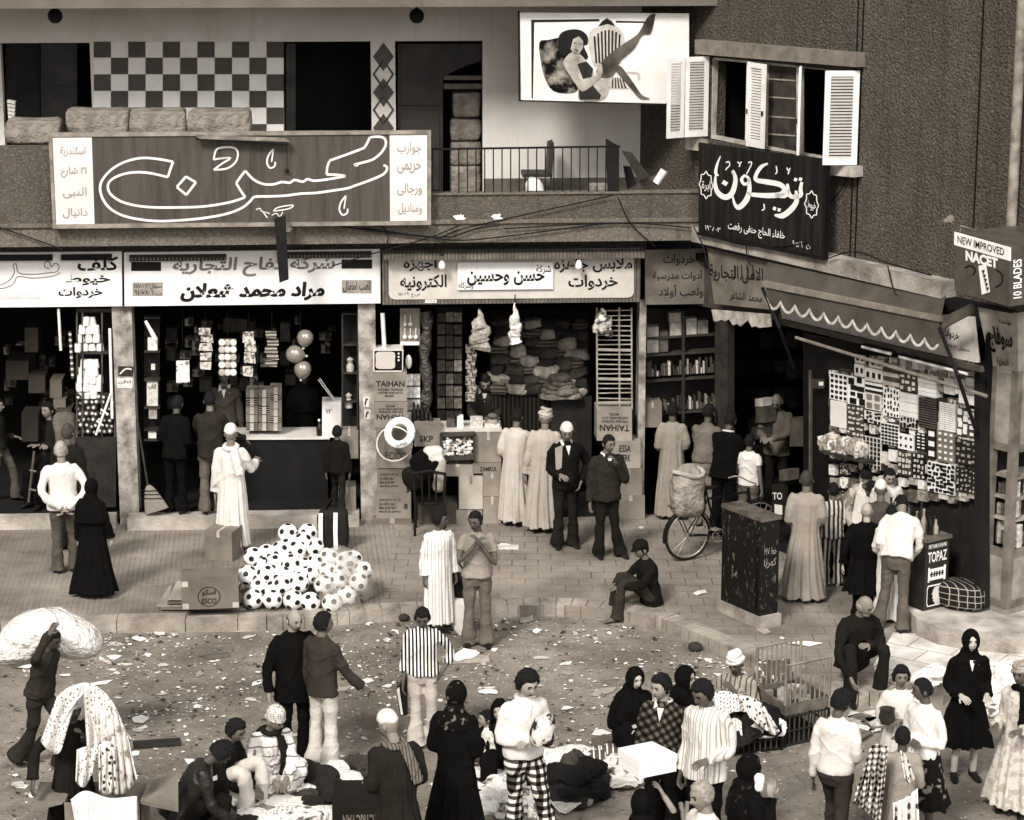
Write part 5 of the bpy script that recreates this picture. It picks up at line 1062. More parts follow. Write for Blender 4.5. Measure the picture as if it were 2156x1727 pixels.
mb = MB(); wpx(mb, WP, 'TO', 1626, 1037, 1646, 1052, .004, .02, False); pan(mb, WP, [(1630, 1062), (1646, 1064), (1646, 1084), (1630, 1082)], .004, .003); mk('lettering', mb, MCREAM, S)
block('poster', WP, 1707, 798, 1734, 818, -.14, .01, mat(.07, .7, .4), 'small poster of a razor blade on the dark shop door', 'poster', txt=(('—', .6, .3, .95, .7),), ink=MCREAM)
# --- haberdashery cards on the wing wall
def gx(x): return 1408.2+x*K_
def gy(y): return 506.7+y*K_
g = 'cards and boxes on the haberdashery wall'
def card(x0, y0, x1, y1, m_, L, name='goods_card', cat='card', dep=.03, off=-.1, cells=None, cm=MINK, cell=(.6, .6), rnd_=False):
    X0, X1, Y0, Y1 = gx(x0), gx(x1), gy(y0), gy(y1); sk = (X1-X0)*.2; S = thing(name, L, cat, WP.hit((X0+X1)/2, Y1, off), g)
    mb = MB(); pan(mb, WP, [(X0, Y0), (X1, Y0+sk), (X1, Y1+sk), (X0, Y1)], off, dep); mk('board', mb, m_, S)
    if cells:
        nx, ny = cells; mb = MB()
        for j in range(ny):
            for i in range(nx):
                u, v = (i+.5)/nx, (j+.5)/ny; du, dv = cell[0]/nx/2, cell[1]/ny/2
                if rnd_: u += rr.uniform(-.2, .2)/nx; v += rr.uniform(-.2, .2)/ny; du *= rr.uniform(.6, 1.3); dv *= rr.uniform(.6, 1.3)
                P4 = [(X0+(X1-X0)*a, Y0+sk*a+(Y1-Y0)*b) for a, b in ((u-du, v-dv), (u+du, v-dv), (u+du, v+dv), (u-du, v+dv))]; pan(mb, WP, P4, off+.012, .011)
        mk('wares', mb, cm, S)
    return S
W8, W6, D1, D2 = mat(.8, .7, .1), mat(.58, .7, .2), mat(.03, .6, .3), mat(.08, .6, .4, 14.)
rq = random.Random(77)
for j in range(11):
    for i in range(15):
        x = 972+i*60+rq.uniform(-6, 6); y = 700+j*82+rq.uniform(-10, 10)
        if y > 1560 or (y < 760 and x < 1100): continue
        X0, Y0, ww, hh = gx(x), gy(y), rq.uniform(12, 20), rq.uniform(14, 26); v = rq.choice((.75, .5, .3, .12, .06, .6, .2)); m = MB()
        pan(m, WP, [(X0, Y0), (X0+ww, Y0+ww*.2), (X0+ww, Y0+ww*.2+hh), (X0, Y0+hh)], -.125+rq.uniform(-.012, .012), .06)
        mk('small_ware', m, splotch(v, rq.choice((.05, .5, .2)), rq.choice((12., 20., 30.)), .48, .58), None, 'small packet wedged between the cards on the haberdashery wall', 'packet', 'small packets between the haberdashery cards')
card(975, 800, 1080, 960, W8, 'white card of small framed buttons at the upper left of the haberdashery wall', cells=(4, 5), cell=(.55, .5)); card(1085, 822, 1185, 990, W8, 'white card of big slanting combs next to the button card', cells=(2, 4), cell=(.7, .8), rnd_=True)
for q, L in (((1128, 690, 1185, 740), 'small pale card with one dark clasp, topmost'), ((1125, 748, 1182, 820), 'small pale card with one dark clasp under the topmost'), ((1215, 712, 1295, 768), 'pale card with two dark clasps near the tube lamp'), ((1187, 770, 1293, 848), 'wide pale card with three dark clasps')): card(*q, W6, L, cells=(max(1, round((q[2]-q[0])/36)), 1), cell=(.4, .4))
for j in range(4): card(1190, 858+j*15, 1295, 871+j*15, (W8, D1)[j % 2], 'thin flat box in the short stack right of the comb card', 'flat_box', 'box', .12)
card(1190, 920, 1285, 1020, W6, 'grey framed card under the short stack of flat boxes', cells=(2, 2), cm=mat(.2, .6)); card(980, 968, 1075, 1125, mat(.68, .6, .1), 'plain white box lid under the button card', 'white_lid_box', 'box', .06); card(1080, 995, 1180, 1180, D2, 'dark card of mixed trinkets under the combs', cells=(4, 6), cm=W6, cell=(.5, .4), rnd_=True)
card(1300, 890, 1395, 1060, W8, 'white card with an irregular row of dark pins', cells=(5, 5), cell=(.35, .5), rnd_=True)
for j in range(6): card(1397+(j % 2)*6, 920+j*28, 1508, 946+j*28, mat(.7, .6, .12), 'plain white box in the tall stack at the middle of the haberdashery wall', 'flat_box', 'box', .16)
for j in range(5): card(1300, 742+j*27, 1395, 766+j*27, (mat(.4, .7), D2)[j % 2], 'flat box in the striped stack under the left tube lamp', 'flat_box', 'box', .15)
for j in range(9): card(1402+j*38, 718+j*2, 1436+j*38, 775+j*2, (W6, mat(.3, .6, .5, 20.), W8)[j % 3], 'small packet in the row under the long tube lamp', 'packet', 'packet', .08)
for j in range(5): card(1512, 805+j*27, 1620, 829+j*27, W8 if j != 2 else W6, 'white carton box in the stack right of the striped stack', 'flat_box', 'box', .14)
card(1400, 800, 1500, 905, D2, 'dark card of bright tags between the stacks of boxes', cells=(3, 3), cm=W6, rnd_=True); card(1515, 950, 1625, 1130, D1, 'large dark card densely dotted with hairpins', cells=(9, 12), cm=mat(.15, .5), cell=(.5, .4)); card(1640, 980, 1740, 1150, mat(.4, .6), 'card of pale thread rolls in three columns', cells=(3, 13), cm=W8, cell=(.85, .65))
for j in range(2): 
    for i in range(3): card(1670+i*66, 835+j*48, 1730+i*66, 880+j*48, (W8, W6)[(i+j) % 2], 'small white box in the upper right rows of the haberdashery wall', 'flat_box', 'box', .12)
card(1760, 930, 1865, 985, W8, 'long white box at the right end of the haberdashery wall', 'flat_box', 'box', .12)
card(1285, 1105, 1390, 1230, W8, 'white card with a tight grid of dark caps', cells=(5, 6), cell=(.7, .55)); card(1172, 1185, 1282, 1375, W6, 'card with five columns of dark lipsticks', cells=(5, 7), cell=(.55, .7)); card(1390, 1170, 1482, 1262, W8, 'white tray card beside the grid of caps', cells=(3, 2), cell=(.3, .3)); card(1185, 1030, 1290, 1100, W6, 'crowded pale card above the lipsticks', cells=(4, 3), rnd_=True); card(1400, 1060, 1510, 1130, W6, 'pale card of small bottles under the white stack', cells=(6, 2), rnd_=True)
card(1500, 1165, 1555, 1265, D1, 'small dark card with white hooks', cells=(2, 5), cm=W8, cell=(.5, .3)); card(1565, 1140, 1618, 1320, D1, 'narrow dark card with white letters', cells=(1, 3), cm=W8, cell=(.6, .5)); card(1626, 1150, 1728, 1335, mat(.2, .6), 'grey card with rows of pale round buttons', cells=(3, 5), cm=W8, cell=(.4, .35)); card(1570, 1340, 1728, 1520, W8, 'big white card with a grid of dark hair slides', cells=(7, 7), cell=(.7, .6), rnd_=True)
card(1750, 1020, 1850, 1180, D2, 'dark board of white paper bags at the right end', cells=(3, 4), cm=W8, cell=(.8, .7), rnd_=True); card(1740, 1200, 1868, 1350, D1, 'dark board of glossy toys near the right post', cells=(4, 4), cm=mat(.3, .5), cell=(.5, .4), rnd_=True); card(1740, 1375, 1862, 1520, D1, 'dark board of beads low by the right post', cells=(5, 5), cm=mat(.4, .5), cell=(.3, .4), rnd_=True); card(1475, 1290, 1548, 1440, D1, 'dark card of white brooches behind the girl', cells=(3, 5), cm=W6, cell=(.4, .5), rnd_=True); card(1390, 1275, 1470, 1420, D2, 'dark card of small bottles behind the girl', cells=(4, 4), cm=W6, rnd_=True)
for i in range(9):
    p = WP.hit(gx(945+i*27), gy(1225+(i % 3)*10+i*3), -.06); mb = MB(); lump(mb, p, (.2+.03*(i % 2), .18, .13+.05*(i % 3)), i, .4, .35, 24, 12, seed=i); mk('tissue_pack', mb, splotch((.7, .35, .55)[i % 3], .2, 14.+i, .5, .6), None, 'crumpled pale packet heaped at the left end of the haberdashery counter', 'packet', 'heaped packets on the haberdashery counter', smooth=True)
mb = MB(); pan(mb, WP, [(1728, 948), (1818, 972), (1818, 977), (1728, 953)], .08, .3); mk('wall_shelf', mb, MWOOD, None, 'narrow wooden shelf carrying the heaped packets on the haberdashery wall', 'shelf')
# blade advertising counter
aT = wa(1995, 1200, .12); a0 = wa(1892, 1200, .12); zc_ = 1.22
S = thing('shop_counter', 'haberdashery counter whose end panel advertises razor blades', 'counter', WP.at(aT-1, ZS, .4))
mb = MB(); wbox(mb, a0, aT, ZS, zc_, .12, .5); mk('body', mb, mat(.03, .6, .4), S)
mb = MB(); wbox(mb, a0, aT+.03, zc_, zc_+.04, .1, .53); mk('top', mb, mat(.14, .4, .3), S)
E_ = lambda u, v: WP.at(aT, 0, .5-.38*u)+WP.u*.006+V((0, 0, ZS+.05+(zc_-ZS-.05)*v))
mb = MB(); mb.prism([E_(0, 0), E_(1, 0), E_(1, 1), E_(0, 1)], -WP.u*.005); EP = mk('end_panel', mb, mat(.05, .4, .2), S)
def eq(m, pts, o_=.003): return m.prism([E_(*p)+WP.u*o_ for p in pts], -WP.u*.002)
mb = MB(); eq(mb, [(.14, .5), (.2, .5), (.2, .52), (.8, .52), (.8, .5), (.88, .5), (.88, .68), (.8, .68), (.8, .66), (.2, .66), (.2, .68), (.14, .68)]); 
write(mb, 'TOPAZ', *[E_(*p)+WP.u*.004 for p in ((.1, .87), (.9, .87), (.9, .74), (.1, .74))], .02, False); write(mb, 'FIRST NAME IN SHAVING', *[E_(*p)+WP.u*.004 for p in ((.12, .96), (.88, .96), (.88, .91), (.12, .91))], .01, False); mk('white_print', mb, MWH, EP)
mb = MB(); eq(mb, [(.2, .585), (.8, .585), (.8, .6), (.2, .6)], .006)
for u in (.28, .4, .5, .62, .74): eq(mb, [(u-.03, .56), (u+.03, .56), (u+.03, .625), (u-.03, .625)], .007)
mk('blade_slots', mb, MINK, EP)
mb = MB(); eq(mb, [(.16, .2), (.84, .2), (.88, .24), (.88, .42), (.84, .46), (.16, .46), (.12, .42), (.12, .24)]); mk('picture_frame', mb, MWH, EP)
mb = MB(); eq(mb, [(.18, .215), (.82, .215), (.86, .25), (.86, .41), (.82, .445), (.18, .445), (.14, .41), (.14, .25)], .006); mk('picture_ground', mb, MINK, EP)
mb = MB(); eq(mb, [(.45, .22), (.8, .22), (.82, .4), (.62, .44), (.42, .43), (.36, .39), (.32, .34), (.38, .325), (.34, .3), (.4, .28), (.37, .26), (.44, .25)], .009); mk('profile_face', mb, W6, EP)
for i in range(16):
    hh = rr.uniform(.12, .3); p = WP.at(aT-.12-.1*(i % 8), zc_+.04, .2+.14*(i//8)+rr.uniform(-.04, .04)); mb = MB(); mb.lathe([(.01, 0), (.035, .003), (.036, hh*.5), (.014, hh*.75), (.016, hh), (.004, hh+.005)], p, 10); mk('perfume_bottle', mb, mat(rr.choice((.02, .05, .3)), .12, spec=.6), None, 'small bottle crowded on the end of the haberdashery counter', 'bottle', 'bottles on the haberdashery counter', smooth=True)
mb = MB(); p = gp(2020, 1285, .36); lump(mb, p+V((.04, .1, .17)), (.58, .38, .34), -.5, .6, .06, 24, 14, seed=5); mk('plaid_bag', mb, mat(.02, .9, bs=28., bst=.4, bd=.02, pat=lambda t, co: mixc(t, mth(t, 'MAXIMUM', wv(t, mth(t, 'ADD', sepx(t, co)[0], mth(t, 'MULTIPLY', sepx(t, co)[1], .5)), .075, .12), wv(t, sepx(t, co)[2], .075, .12)), G(.02), G(.3)), key='tartan'), None, 'dark plaid bundle bag lying on the stone platform beside the blade counter', 'bag', smooth=True)
# kiosk contents
for i in range(26):
    sd = i % 2; lv = (i//2) % 3; zz = [z_(1160), z_(1098), z_(1053)][lv]; u = .12+.7*((i*.37) % 1)
    p = kc+(dl if sd == 0 else dr)*u+(dr if sd == 0 else dl).normalized()*(.18 if sd == 0 else .12); hh = rr.uniform(.1, .3) if lv < 2 else rr.uniform(.1, .22); m = MB(); m.box(V((p.x, p.y, zz+hh/2+.005)), (rr.uniform(.03, .09), .1, hh), rr.uniform(-.4, .9)); mk('cabinet_ware', m, mat(rr.choice((.5, .25, .1, .35)), .6, .5, 18.), None, 'small ware or magazine behind the glass of the right hand display cabinet', 'ware', 'wares in the right hand display cabinet')
# ================================================================ people
SKIN = lambda v: mat(v, .6, .12, 12., 60., .1, .005, .35, key='skin%.3f' % v)
MHAIR = mat(.012, .8, .4, 30., 70., .8, .02, .3, key='hair'); MGREYH = mat(.3, .8, .3, 30., 70., .8, .02, .2, key='greyhair')
MSHOE = mat(.02, .5, .3); MEYE = mat(.01, .3)
PELV = V((0, 0, .95)); SOFT = []
def ell(c, rx, ry, n, fold=0., seed=0, ax=None, ay=None):
    ax = ax or V((1, 0, 0)); ay = ay or V((0, 1, 0)); out = []
    for i in range(n):
        a = 2*math.pi*i/n
        f = 1+fold*(math.sin(7*a+seed)+.7*math.sin(11*a+2.1*seed+1)+.5*math.sin(4*a+seed*.7))
        out.append(c+ax*(rx*f*math.cos(a))+ay*(ry*f*math.sin(a)))
    return out
def gs(x, s): return math.exp(-(x/s)**2)
def head_r(d):
    """surface of the head in direction d (front is -y), adult, centre at the middle of the skull"""
    x, y, z = d; q = V((x*.077, y*.096, z*.118))
    if z < 0: q.x *= 1-.27*(-z)**1.6; q.y = q.y*(1-.2*(-z)) if y > 0 else q.y*(1-.05*(-z))
    if y < 0:
        q.y -= .026*gs(x, .16)*gs(z+.2, .15)+.006*gs(x, .3)*gs(z+.55, .1)+.008*gs(x, .35)*gs(z+.9, .2)+.004*gs(z-.22, .1)
        q.y += .011*gs(abs(x)-.38, .16)*gs(z-.05, .12)
    return q
def grid(n, m):
    for k in range(m+1):
        ph = -math.pi/2+math.pi*(.02+.96*k/m)
        yield [V((math.cos(ph)*math.cos(2*math.pi*i/n-math.pi/2), math.cos(ph)*math.sin(2*math.pi*i/n-math.pi/2), math.sin(ph))) for i in range(n)]
def shell(mb, H, off, n=26, m=20):
    """closed shell over the head: off(d) = thickness above the skin in direction d (negative = tucked under)"""
    return mb.loft([[H @ (head_r(d)+d.normalized()*off(d)) for d in r] for r in grid(n, m)])
ARM = {'d': ((.05, .02, -.29), (.07, -.03, -.55)), 'f': ((.05, .03, -.28), (-.02, -.24, -.30)), 'x': ((.06, .0, -.28), (-.2, -.2, -.24)), 'b': ((.1, .12, -.26), (-.14, .17, -.47)),
       'h': ((.05, -.12, -.27), (-.13, -.2, .0)), 'u': ((.14, -.08, .13), (.02, -.1, .4)), 'k': ((.16, .08, -.25), (.04, -.03, -.47)), 'r': ((.03, -.2, -.2), (0, -.44, -.26)), 'l': ((.02, -.2, -.2), (-.1, -.42, -.22)),
       'n': ((.06, -.16, -.24), (-.06, -.38, -.34)), 'o': ((.22, .02, -.16), (.3, -.1, -.4)), 'g': ((.1, .02, -.28), (.12, -.05, -.54))}
LEG = {'st': (((.1, -.015, .5), (.11, .03, .08)), ((-.1, -.015, .5), (-.11, .03, .08))),
       'wide': (((.13, -.03, .5), (.2, .0, .08)), ((-.13, -.03, .5), (-.2, .02, .08))),
       'w': (((.09, -.2, .53), (.1, -.22, .1)), ((-.09, .05, .5), (-.1, .28, .14))),
       'w2': (((.09, .05, .5), (.1, .28, .14)), ((-.09, -.2, .53), (-.1, -.22, .1))),
       'bend': (((.1, -.06, .5), (.11, .0, .08)), ((-.1, -.02, .5), (-.11, .08, .08)))}
def hand(mb, wr, d, nrm, sgn, curl=.5):
    d = d.normalized(); nrm = (nrm-d*nrm.dot(d)).normalized(); s = d.cross(nrm)*sgn     # s towards the thumb
    P_ = lambda a, b, c=0.: wr+d*a+s*b+nrm*c
    mb.loft([ell(P_(t, 0), w_, th, 8, ax=s, ay=nrm) for t, w_, th in ((-.03, .026, .022), (.01, .03, .019), (.05, .041, .016), (.085, .04, .013))])
    for i, (b, L) in enumerate(((.03, .07), (.01, .08), (-.011, .074), (-.031, .058))):
        c = curl*(.8+.15*i); p0 = P_(.08, b); p1 = P_(.08+L*.5*math.cos(c*.6), b*1.08, L*.5*math.sin(c*.6)); p2 = p1+d*(L*.5*math.cos(c*1.5))+nrm*(L*.5*math.sin(c*1.5))
        mb.tube([p0, p1, p2], [.0095, .0085, .0065], 6)
    mb.tube([P_(.02, .03), P_(.045, .058, .008), P_(.075, .068, .02)], [.013, .011, .008], 6)
def rel(o, n): return tuple(o[i]*(n if i == 0 else 1) for i in range(3))
def P(label, fx, fy, hy=None, yaw=0, z=0., h=None, skin=.1, hair='short', hv=MHAIR, cap=None, veil=None, top=None, bot=None, robe=None, arms=('d', 'd'), legs='st', lean=0., side=0., twist=0., head=(0, 0), pel=None, shoe=MSHOE, face=True, mus=False, beard=None, collar=None, scarf=None, vox=.013, at=None, flare=1., long=0., fat=1., sleeve=1., curl=.5, fold=1., drape=None, hem=None):
    g = V(at) if at else gp(fx, fy, z)
    if h is None: h = max(.9, min(1.95, (ztop(g, hy)-g.z)))
    k = h/1.75; sd = int(fx*7+fy*3) % 97; rr = random.Random(sd)
    root = thing('person', label, 'person', g, rz=R(yaw), sc_=k)
    pv = V(pel) if pel else PELV
    Rm = M.Rotation(R(twist), 3, 'Z') @ M.Rotation(R(side), 3, 'Y') @ M.Rotation(R(lean), 3, 'X')
    U = lambda p: pv+Rm @ (V(p)-PELV)
    Hm = Rm @ M.Rotation(R(head[0]), 3, 'Z') @ M.Rotation(R(head[1]), 3, 'X'); hb = U((0, -.005, 1.5))
    hc = hb+(Hm @ V((0, -.02, .125))); hs = 1.02+max(0, (1.5-h))*.45
    class HX:
        def __matmul__(s, p): return hc+Hm @ (p*hs)
    H = HX()
    SM = SKIN(skin*1.5+.02); body = MB()
    body.loft([ell(U(c), rx, ry, 12, ax=Rm @ V((1, 0, 0)), ay=Rm @ V((0, 1, 0))) for c, rx, ry in (((0, 0, .86), .12, .085), ((0, 0, 1.0), .115, .08), ((0, -.01, 1.2), .13, .085), ((0, 0, 1.36), .14, .08), ((0, .0, 1.43), .09, .06), ((0, 0, 1.47), .055, .052))])
    body.tube([U((0, .005, 1.42)), U((0, 0, 1.49)), hb+(hc-hb)*.6], [.058, .053, .052], 10)
    body.loft([[H @ head_r(d) for d in r] for r in grid(28, 22)])
    for s in (-1, 1):
        body.ball(H @ V((s*.079, .012, -.012)), (.012, .022, .032), 8, 6, Hm)
    if face:
        body.mi = 1
        for s in (-1, 1):
            body.ball(H @ V((s*.031, -.0835, .006)), (.014, .008, .006), 8, 5, Hm)
            body.tube([H @ V((s*(.014+.014*i), -.096+.006*i-.004*(i == 1), .026+.004*(i == 1))) for i in range(3)], .0045, 5)
        body.tube([H @ V((x, -.094+abs(x)*.35, -.066)) for x in (-.024, -.008, .008, .024)], .0035, 5)
        if mus: body.tube([H @ V((x, -.103+abs(x)*.4, -.05-abs(x)*.2)) for x in (-.03, -.01, .01, .03)], [.004, .008, .008, .004], 6)
        body.mi = 0
    # limbs
    AJ = []
    for s, a in ((1, arms[0]), (-1, arms[1])):
        e, w_ = ARM[a] if isinstance(a, str) else a
        sh = V((s*.165*fat, 0, 1.375)); q = [U(sh), U(sh+V(rel(e, s))), U(sh+V(rel(w_, s)))]
        AJ.append((s, q)); body.tube(spline(q, 3), [.04, .04, .038, .036, .031, .027, .025], 8)
        d = q[2]-q[1]; nrm = V((-s, 0, 0)) if abs(d.normalized().z) > .6 else V((-s*.4, 0, -1))
        hand(body, q[2]+d.normalized()*.02, d, Rm @ nrm, -s if False else s, curl)
    LJ = []
    lg = LEG[legs] if isinstance(legs, str) else legs
    for s, (kn, an) in ((1, lg[0]), (-1, lg[1])):
        hp = pv+V((s*.085, 0, -.03)); q = [hp, V(kn), V(an)]; LJ.append((s, q)); body.tube(spline(q, 3), [.075, .065, .055, .048, .046, .04, .036], 8)
        fd = V((s*.12, -1, 0)); 
        body.tube([q[2]+V((0, .03, -.03)), q[2]+fd*.1+V((0, 0, -.045))], [.034, .03], 8, flat=.6)
    mk('body', body, [SM, MEYE, hv], root, smooth=True, local=True)
    # shoes
    if shoe:
        for s, q in LJ:
            fd = V((s*.15, -1, 0)).normalized(); an = q[2]; m = MB(); b = V((an.x, an.y, max(0., an.z-.08)))
            m.loft([ell(b+fd*t+V((0, 0, hh/2+.004)), w_, hh/2, 10, ax=fd.cross(V((0, 0, 1))), ay=V((0, 0, 1))) for t, w_, hh in ((-.075, .02, .04), (-.06, .036, .085), (0, .042, .1), (.07, .046, .07), (.14, .044, .05), (.19, .025, .03))])
            mk('shoe', m, shoe, root, smooth=True, local=True)
    def soft(name, m, mt, disp=.012, v=None, size=.11):
        o = mk(name, m, mt, root, smooth=True, local=True)
        r = o.modifiers.new('r', 'REMESH'); r.mode = 'VOXEL'; r.voxel_size = v or vox; r.use_smooth_shade = True
        sm = o.modifiers.new('s', 'SMOOTH'); sm.iterations = 4; sm.factor = .5
        SOFT.append((o, disp*fold, name, sd, pv.z))
        return o
    bx, by = Rm @ V((1, 0, 0)), Rm @ V((0, 1, 0))
    def sleeves(m, r0, r1, frac=1., cuff=0.):
        for s, q in AJ:
            pts = spline([U((s*.1*fat, 0, 1.37))]+q, 4)[1:]
            n = len(pts); kk = max(3, int(n*frac)); pts = pts[:kk]; rad = []
            for i in range(kk):
                f = i/max(1, n-1); rad.append((r0+(r1-r0)*f)*(1+.09*math.sin(i*2.3+sd+s)))
            rad[0] *= .75; rad[1] *= .85; rad[-1] *= 1+cuff; m.tube(pts, rad, 12)
    def torso(m, rows, fo=0.):
        m.loft([ell(U((0, y, zz)), rx*fat, ry*fat, 28, fo*(1 if i < 2 else .4), sd+i*.15, bx, by) for i, (zz, rx, ry, y) in enumerate(rows)])
    if bot:
        m = MB(); hw = .105*flare
        m.loft([ell(pv+V((0, .005, zz)), rx, ry, 20) for zz, rx, ry in ((-.16, .14, .105), (-.06, .175, .128), (.02, .158, .112), (.06, .14, .095))])
        for s, q in LJ:
            an = q[2].copy(); an.z = max(an.z-.045, .03); pts = spline([q[0]+V((0, 0, .0)), q[1], an], 6); n = len(pts)
            m.tube(pts, [(.1-.032*sstep(i/n, 0, .55)+(hw-.072)*sstep(i/n, .5, 1.))*(1+.08*math.sin(i*2.2+sd+s*2)) for i in range(n)], 14)
        soft('trousers', m, bot, .0075)
    if robe:
        mt, hz, wd = robe[:3]; m = MB(); rows = []
        cb = sum((q[2] for s, q in LJ), V((0, 0, 0)))/2; zs_ = [hz+(pv.z-.02-hz)*i/7 for i in range(8)]
        rg = []
        for i, zz in enumerate(zs_):
            f = (zs_[-1]-zz)/(zs_[-1]-hz+1e-6); c = V((pv.x+(cb.x-pv.x)*f, pv.y+(cb.y-pv.y)*f, zz)); spread = max(abs(LJ[0][1][2].y-LJ[1][1][2].y)/2, 0)*f
            rg.append(ell(c, .185+(wd-.185)*f**.9, .14+(wd*.75-.14)*f**.9+spread*.8, 44, .075*fold*f, sd))
        rows = ((1.05, .175, .128, 0), (1.2, .185, .13, 0), (1.33, .195, .125, 0), (1.405, .165, .1, .0), (1.45, .1, .075, .005), (1.475, .062, .06, 0))
        rg += [ell(U((0, y, zz)), rx*fat, ry*fat, 44, .016, sd, bx, by) for zz, rx, ry, y in rows]
        m.loft(rg); sleeves(m, .068, .062, sleeve, .1)
        if pel:
            for s, q in LJ: m.tube(spline([q[0], q[1], q[2]+V((0, 0, .02))], 4), [.13, .125, .12, .115, .11, .1, .1, .1, .1], 14)
        soft('robe', m, mt, .01, .015)
    if top:
        mt, kind = top; m = MB()
        if kind == 'shirt': torso(m, ((.9-long, .2, .155, 0), (.98, .186, .142, 0), (1.1, .165, .12, -.005), (1.25, .18, .125, -.005), (1.36, .19, .12, 0), (1.41, .16, .095, 0), (1.45, .1, .072, .003), (1.478, .066, .062, 0)), .02); sleeves(m, .066, .05, sleeve, .06)
        elif kind == 'jacket': torso(m, ((.82-long, .2, .15, 0), (.95, .188, .14, 0), (1.1, .18, .13, -.005), (1.25, .196, .135, -.005), (1.36, .205, .13, 0), (1.415, .17, .1, 0), (1.455, .1, .078, .005), (1.485, .07, .066, .004)), .02); sleeves(m, .074, .058, sleeve, .05)
        else: torso(m, ((.92-long, .186, .145, 0), (.965-long*.8, .194, .15, 0), (1.1, .176, .126, -.005), (1.25, .182, .126, -.005), (1.36, .19, .12, 0), (1.41, .158, .095, 0), (1.45, .095, .072, .003), (1.485, .066, .064, 0)), .01); sleeves(m, .066, .048, sleeve, 0.)
        soft({'shirt': 'shirt', 'jacket': 'jacket'}.get(kind, 'sweater'), m, mt, .009)
    if hem: 
        mt, z0, wd = hem; m = MB(); m.loft([ell(V((pv.x, pv.y, z0+(pv.z+.1-z0)*i/6)), wd+(.17-wd)*(i/6)**.8, wd*.8+(.13-wd*.8)*(i/6)**.8, 44, .05*(1-i/6), sd) for i in range(7)]); soft('skirt', m, mt, .012, .015)
    if collar:
        m = MB()
        for s in (-1, 1): m.prism([U((s*.018, -.085, 1.4)), U((s*.085, -.098, 1.375)), U((s*.082, -.02, 1.475)), U((s*.06, -.055, 1.485))], Rm @ V((0, .012, -.004)))
        m.tube([U((.075*math.sin(a), .005-.066*math.cos(a), 1.475)) for a in [.7+.44*i for i in range(12)]], .014, 6); mk('collar', m, collar, root, smooth=False, local=True)
        m = MB(); m.prism([U((-.032, -.112, 1.43)), U((.032, -.112, 1.43)), U((0, -.138, 1.31))], Rm @ V((0, .02, 0))); mk('undershirt', m, collar, root, local=True)
    if scarf:
        m = MB(); m.tube([U((.085*math.sin(a), .01-.088*math.cos(a), 1.46+.02*math.cos(a))) for a in [.5*i for i in range(14)]], [(.04, .03)]*14, 8)
        m.tube(spline([U((.07, -.09, 1.45)), U((.11, -.15, 1.25)), U((.1, -.16, 1.0))], 4), [(.05, .014)]*9, 8); m.tube(spline([U((-.05, .09, 1.46)), U((-.1, .15, 1.3)), U((-.15, .17, 1.1))], 4), [(.06, .014)]*9, 8); soft('scarf', m, scarf, .006, .01)
    # head wear and hair
    nn = lambda d: NZ.noise(d*6+V((sd, 0, 0)))
    if hair and not veil:
        thk = {'short': .009, 'curly': .026, 'long': .022, 'bald': .006, 'thick': .017}[hair]
        def off(d):
            fr = -d.y; line = -.5+1.02*sstep(fr, .0, .62)+.1*sstep(fr, .8, 1.)
            if hair == 'bald': q = sstep(d.z, -.5, -.35)*(1-sstep(d.z+max(0, fr)*1.1, .12, .35)); q *= sstep(-fr, -.3, -.05)
            else: q = sstep(d.z-line-.05*nn(d), -.05, .1)
            if hair == 'long' and d.y > -.1: q = 1
            return -.008+q*(thk+.008+thk*(.6 if hair == 'curly' else .8)*nn(d*2)+.006*nn(d*5))
        m = MB(); shell(m, H, off, 38, 30); mk('hair', m, hv, root, smooth=True, local=True)
        if hair == 'long':
            m = MB(); m.tube(spline([H @ V((0, .08, .0)), H @ V((0, .11, -.12)), U((0, .12, 1.4)), U((0, .13, 1.32))], 4), [(.075, .04)]*9+[(.07, .03)]*3+[(.04, .02)], 12); soft('hair_fall', m, hv, .01, .012)
    if beard:
        m = MB(); shell(m, H, lambda d: -.006+.02*sstep(-d.y, .15, .5)*sstep(-d.z, .42, .6)); mk('beard', m, beard, root, smooth=True, local=True)
    if cap:
        kd, mt = cap; m = MB()
        if kd == 'taq': shell(m, H, lambda d: -.01+sstep(d.z+d.y*.12, .2, .3)*(.027+.012*sstep(d.z, .4, .9))); 
        elif kd == 'knit': shell(m, H, lambda d: -.01+sstep(d.z+d.y*.1, .12, .22)*(.03+.035*sstep(d.z, .4, .95))); m.ball(H @ V((0, 0, .175)), .022)
        elif kd == 'turban':
            shell(m, H, lambda d: -.01+sstep(d.z+d.y*.15, .1, .2)*.03)
            for j in range(4):
                t = .05*j; m.tube([H @ V((.086*math.sin(a)*(1-.12*j), .002-.1*math.cos(a)*(1-.12*j), .05+.024*j+.018*math.sin(a+j*1.9))) for a in [2*math.pi*i/16 for i in range(17)]], [.021+.004*((i*7+j) % 3-1) for i in range(17)], 8)
        elif kd == 'peak':
            shell(m, H, lambda d: -.01+sstep(d.z+d.y*.1, .1, .2)*(.028+.015*sstep(d.z, .2, .6)))
            m.loft([ell(H @ V((0, -.085-.02*i, .036-.005*i)), .066-.008*i*i*.5, .008, 12, ax=Hm @ V((1, 0, 0)), ay=Hm @ V((0, 0, 1))) for i in range(4)])
        mk({'taq': 'skull_cap', 'knit': 'knitted_cap', 'turban': 'turban', 'peak': 'peaked_cap'}[kd], m, mt, root, smooth=True, local=True)
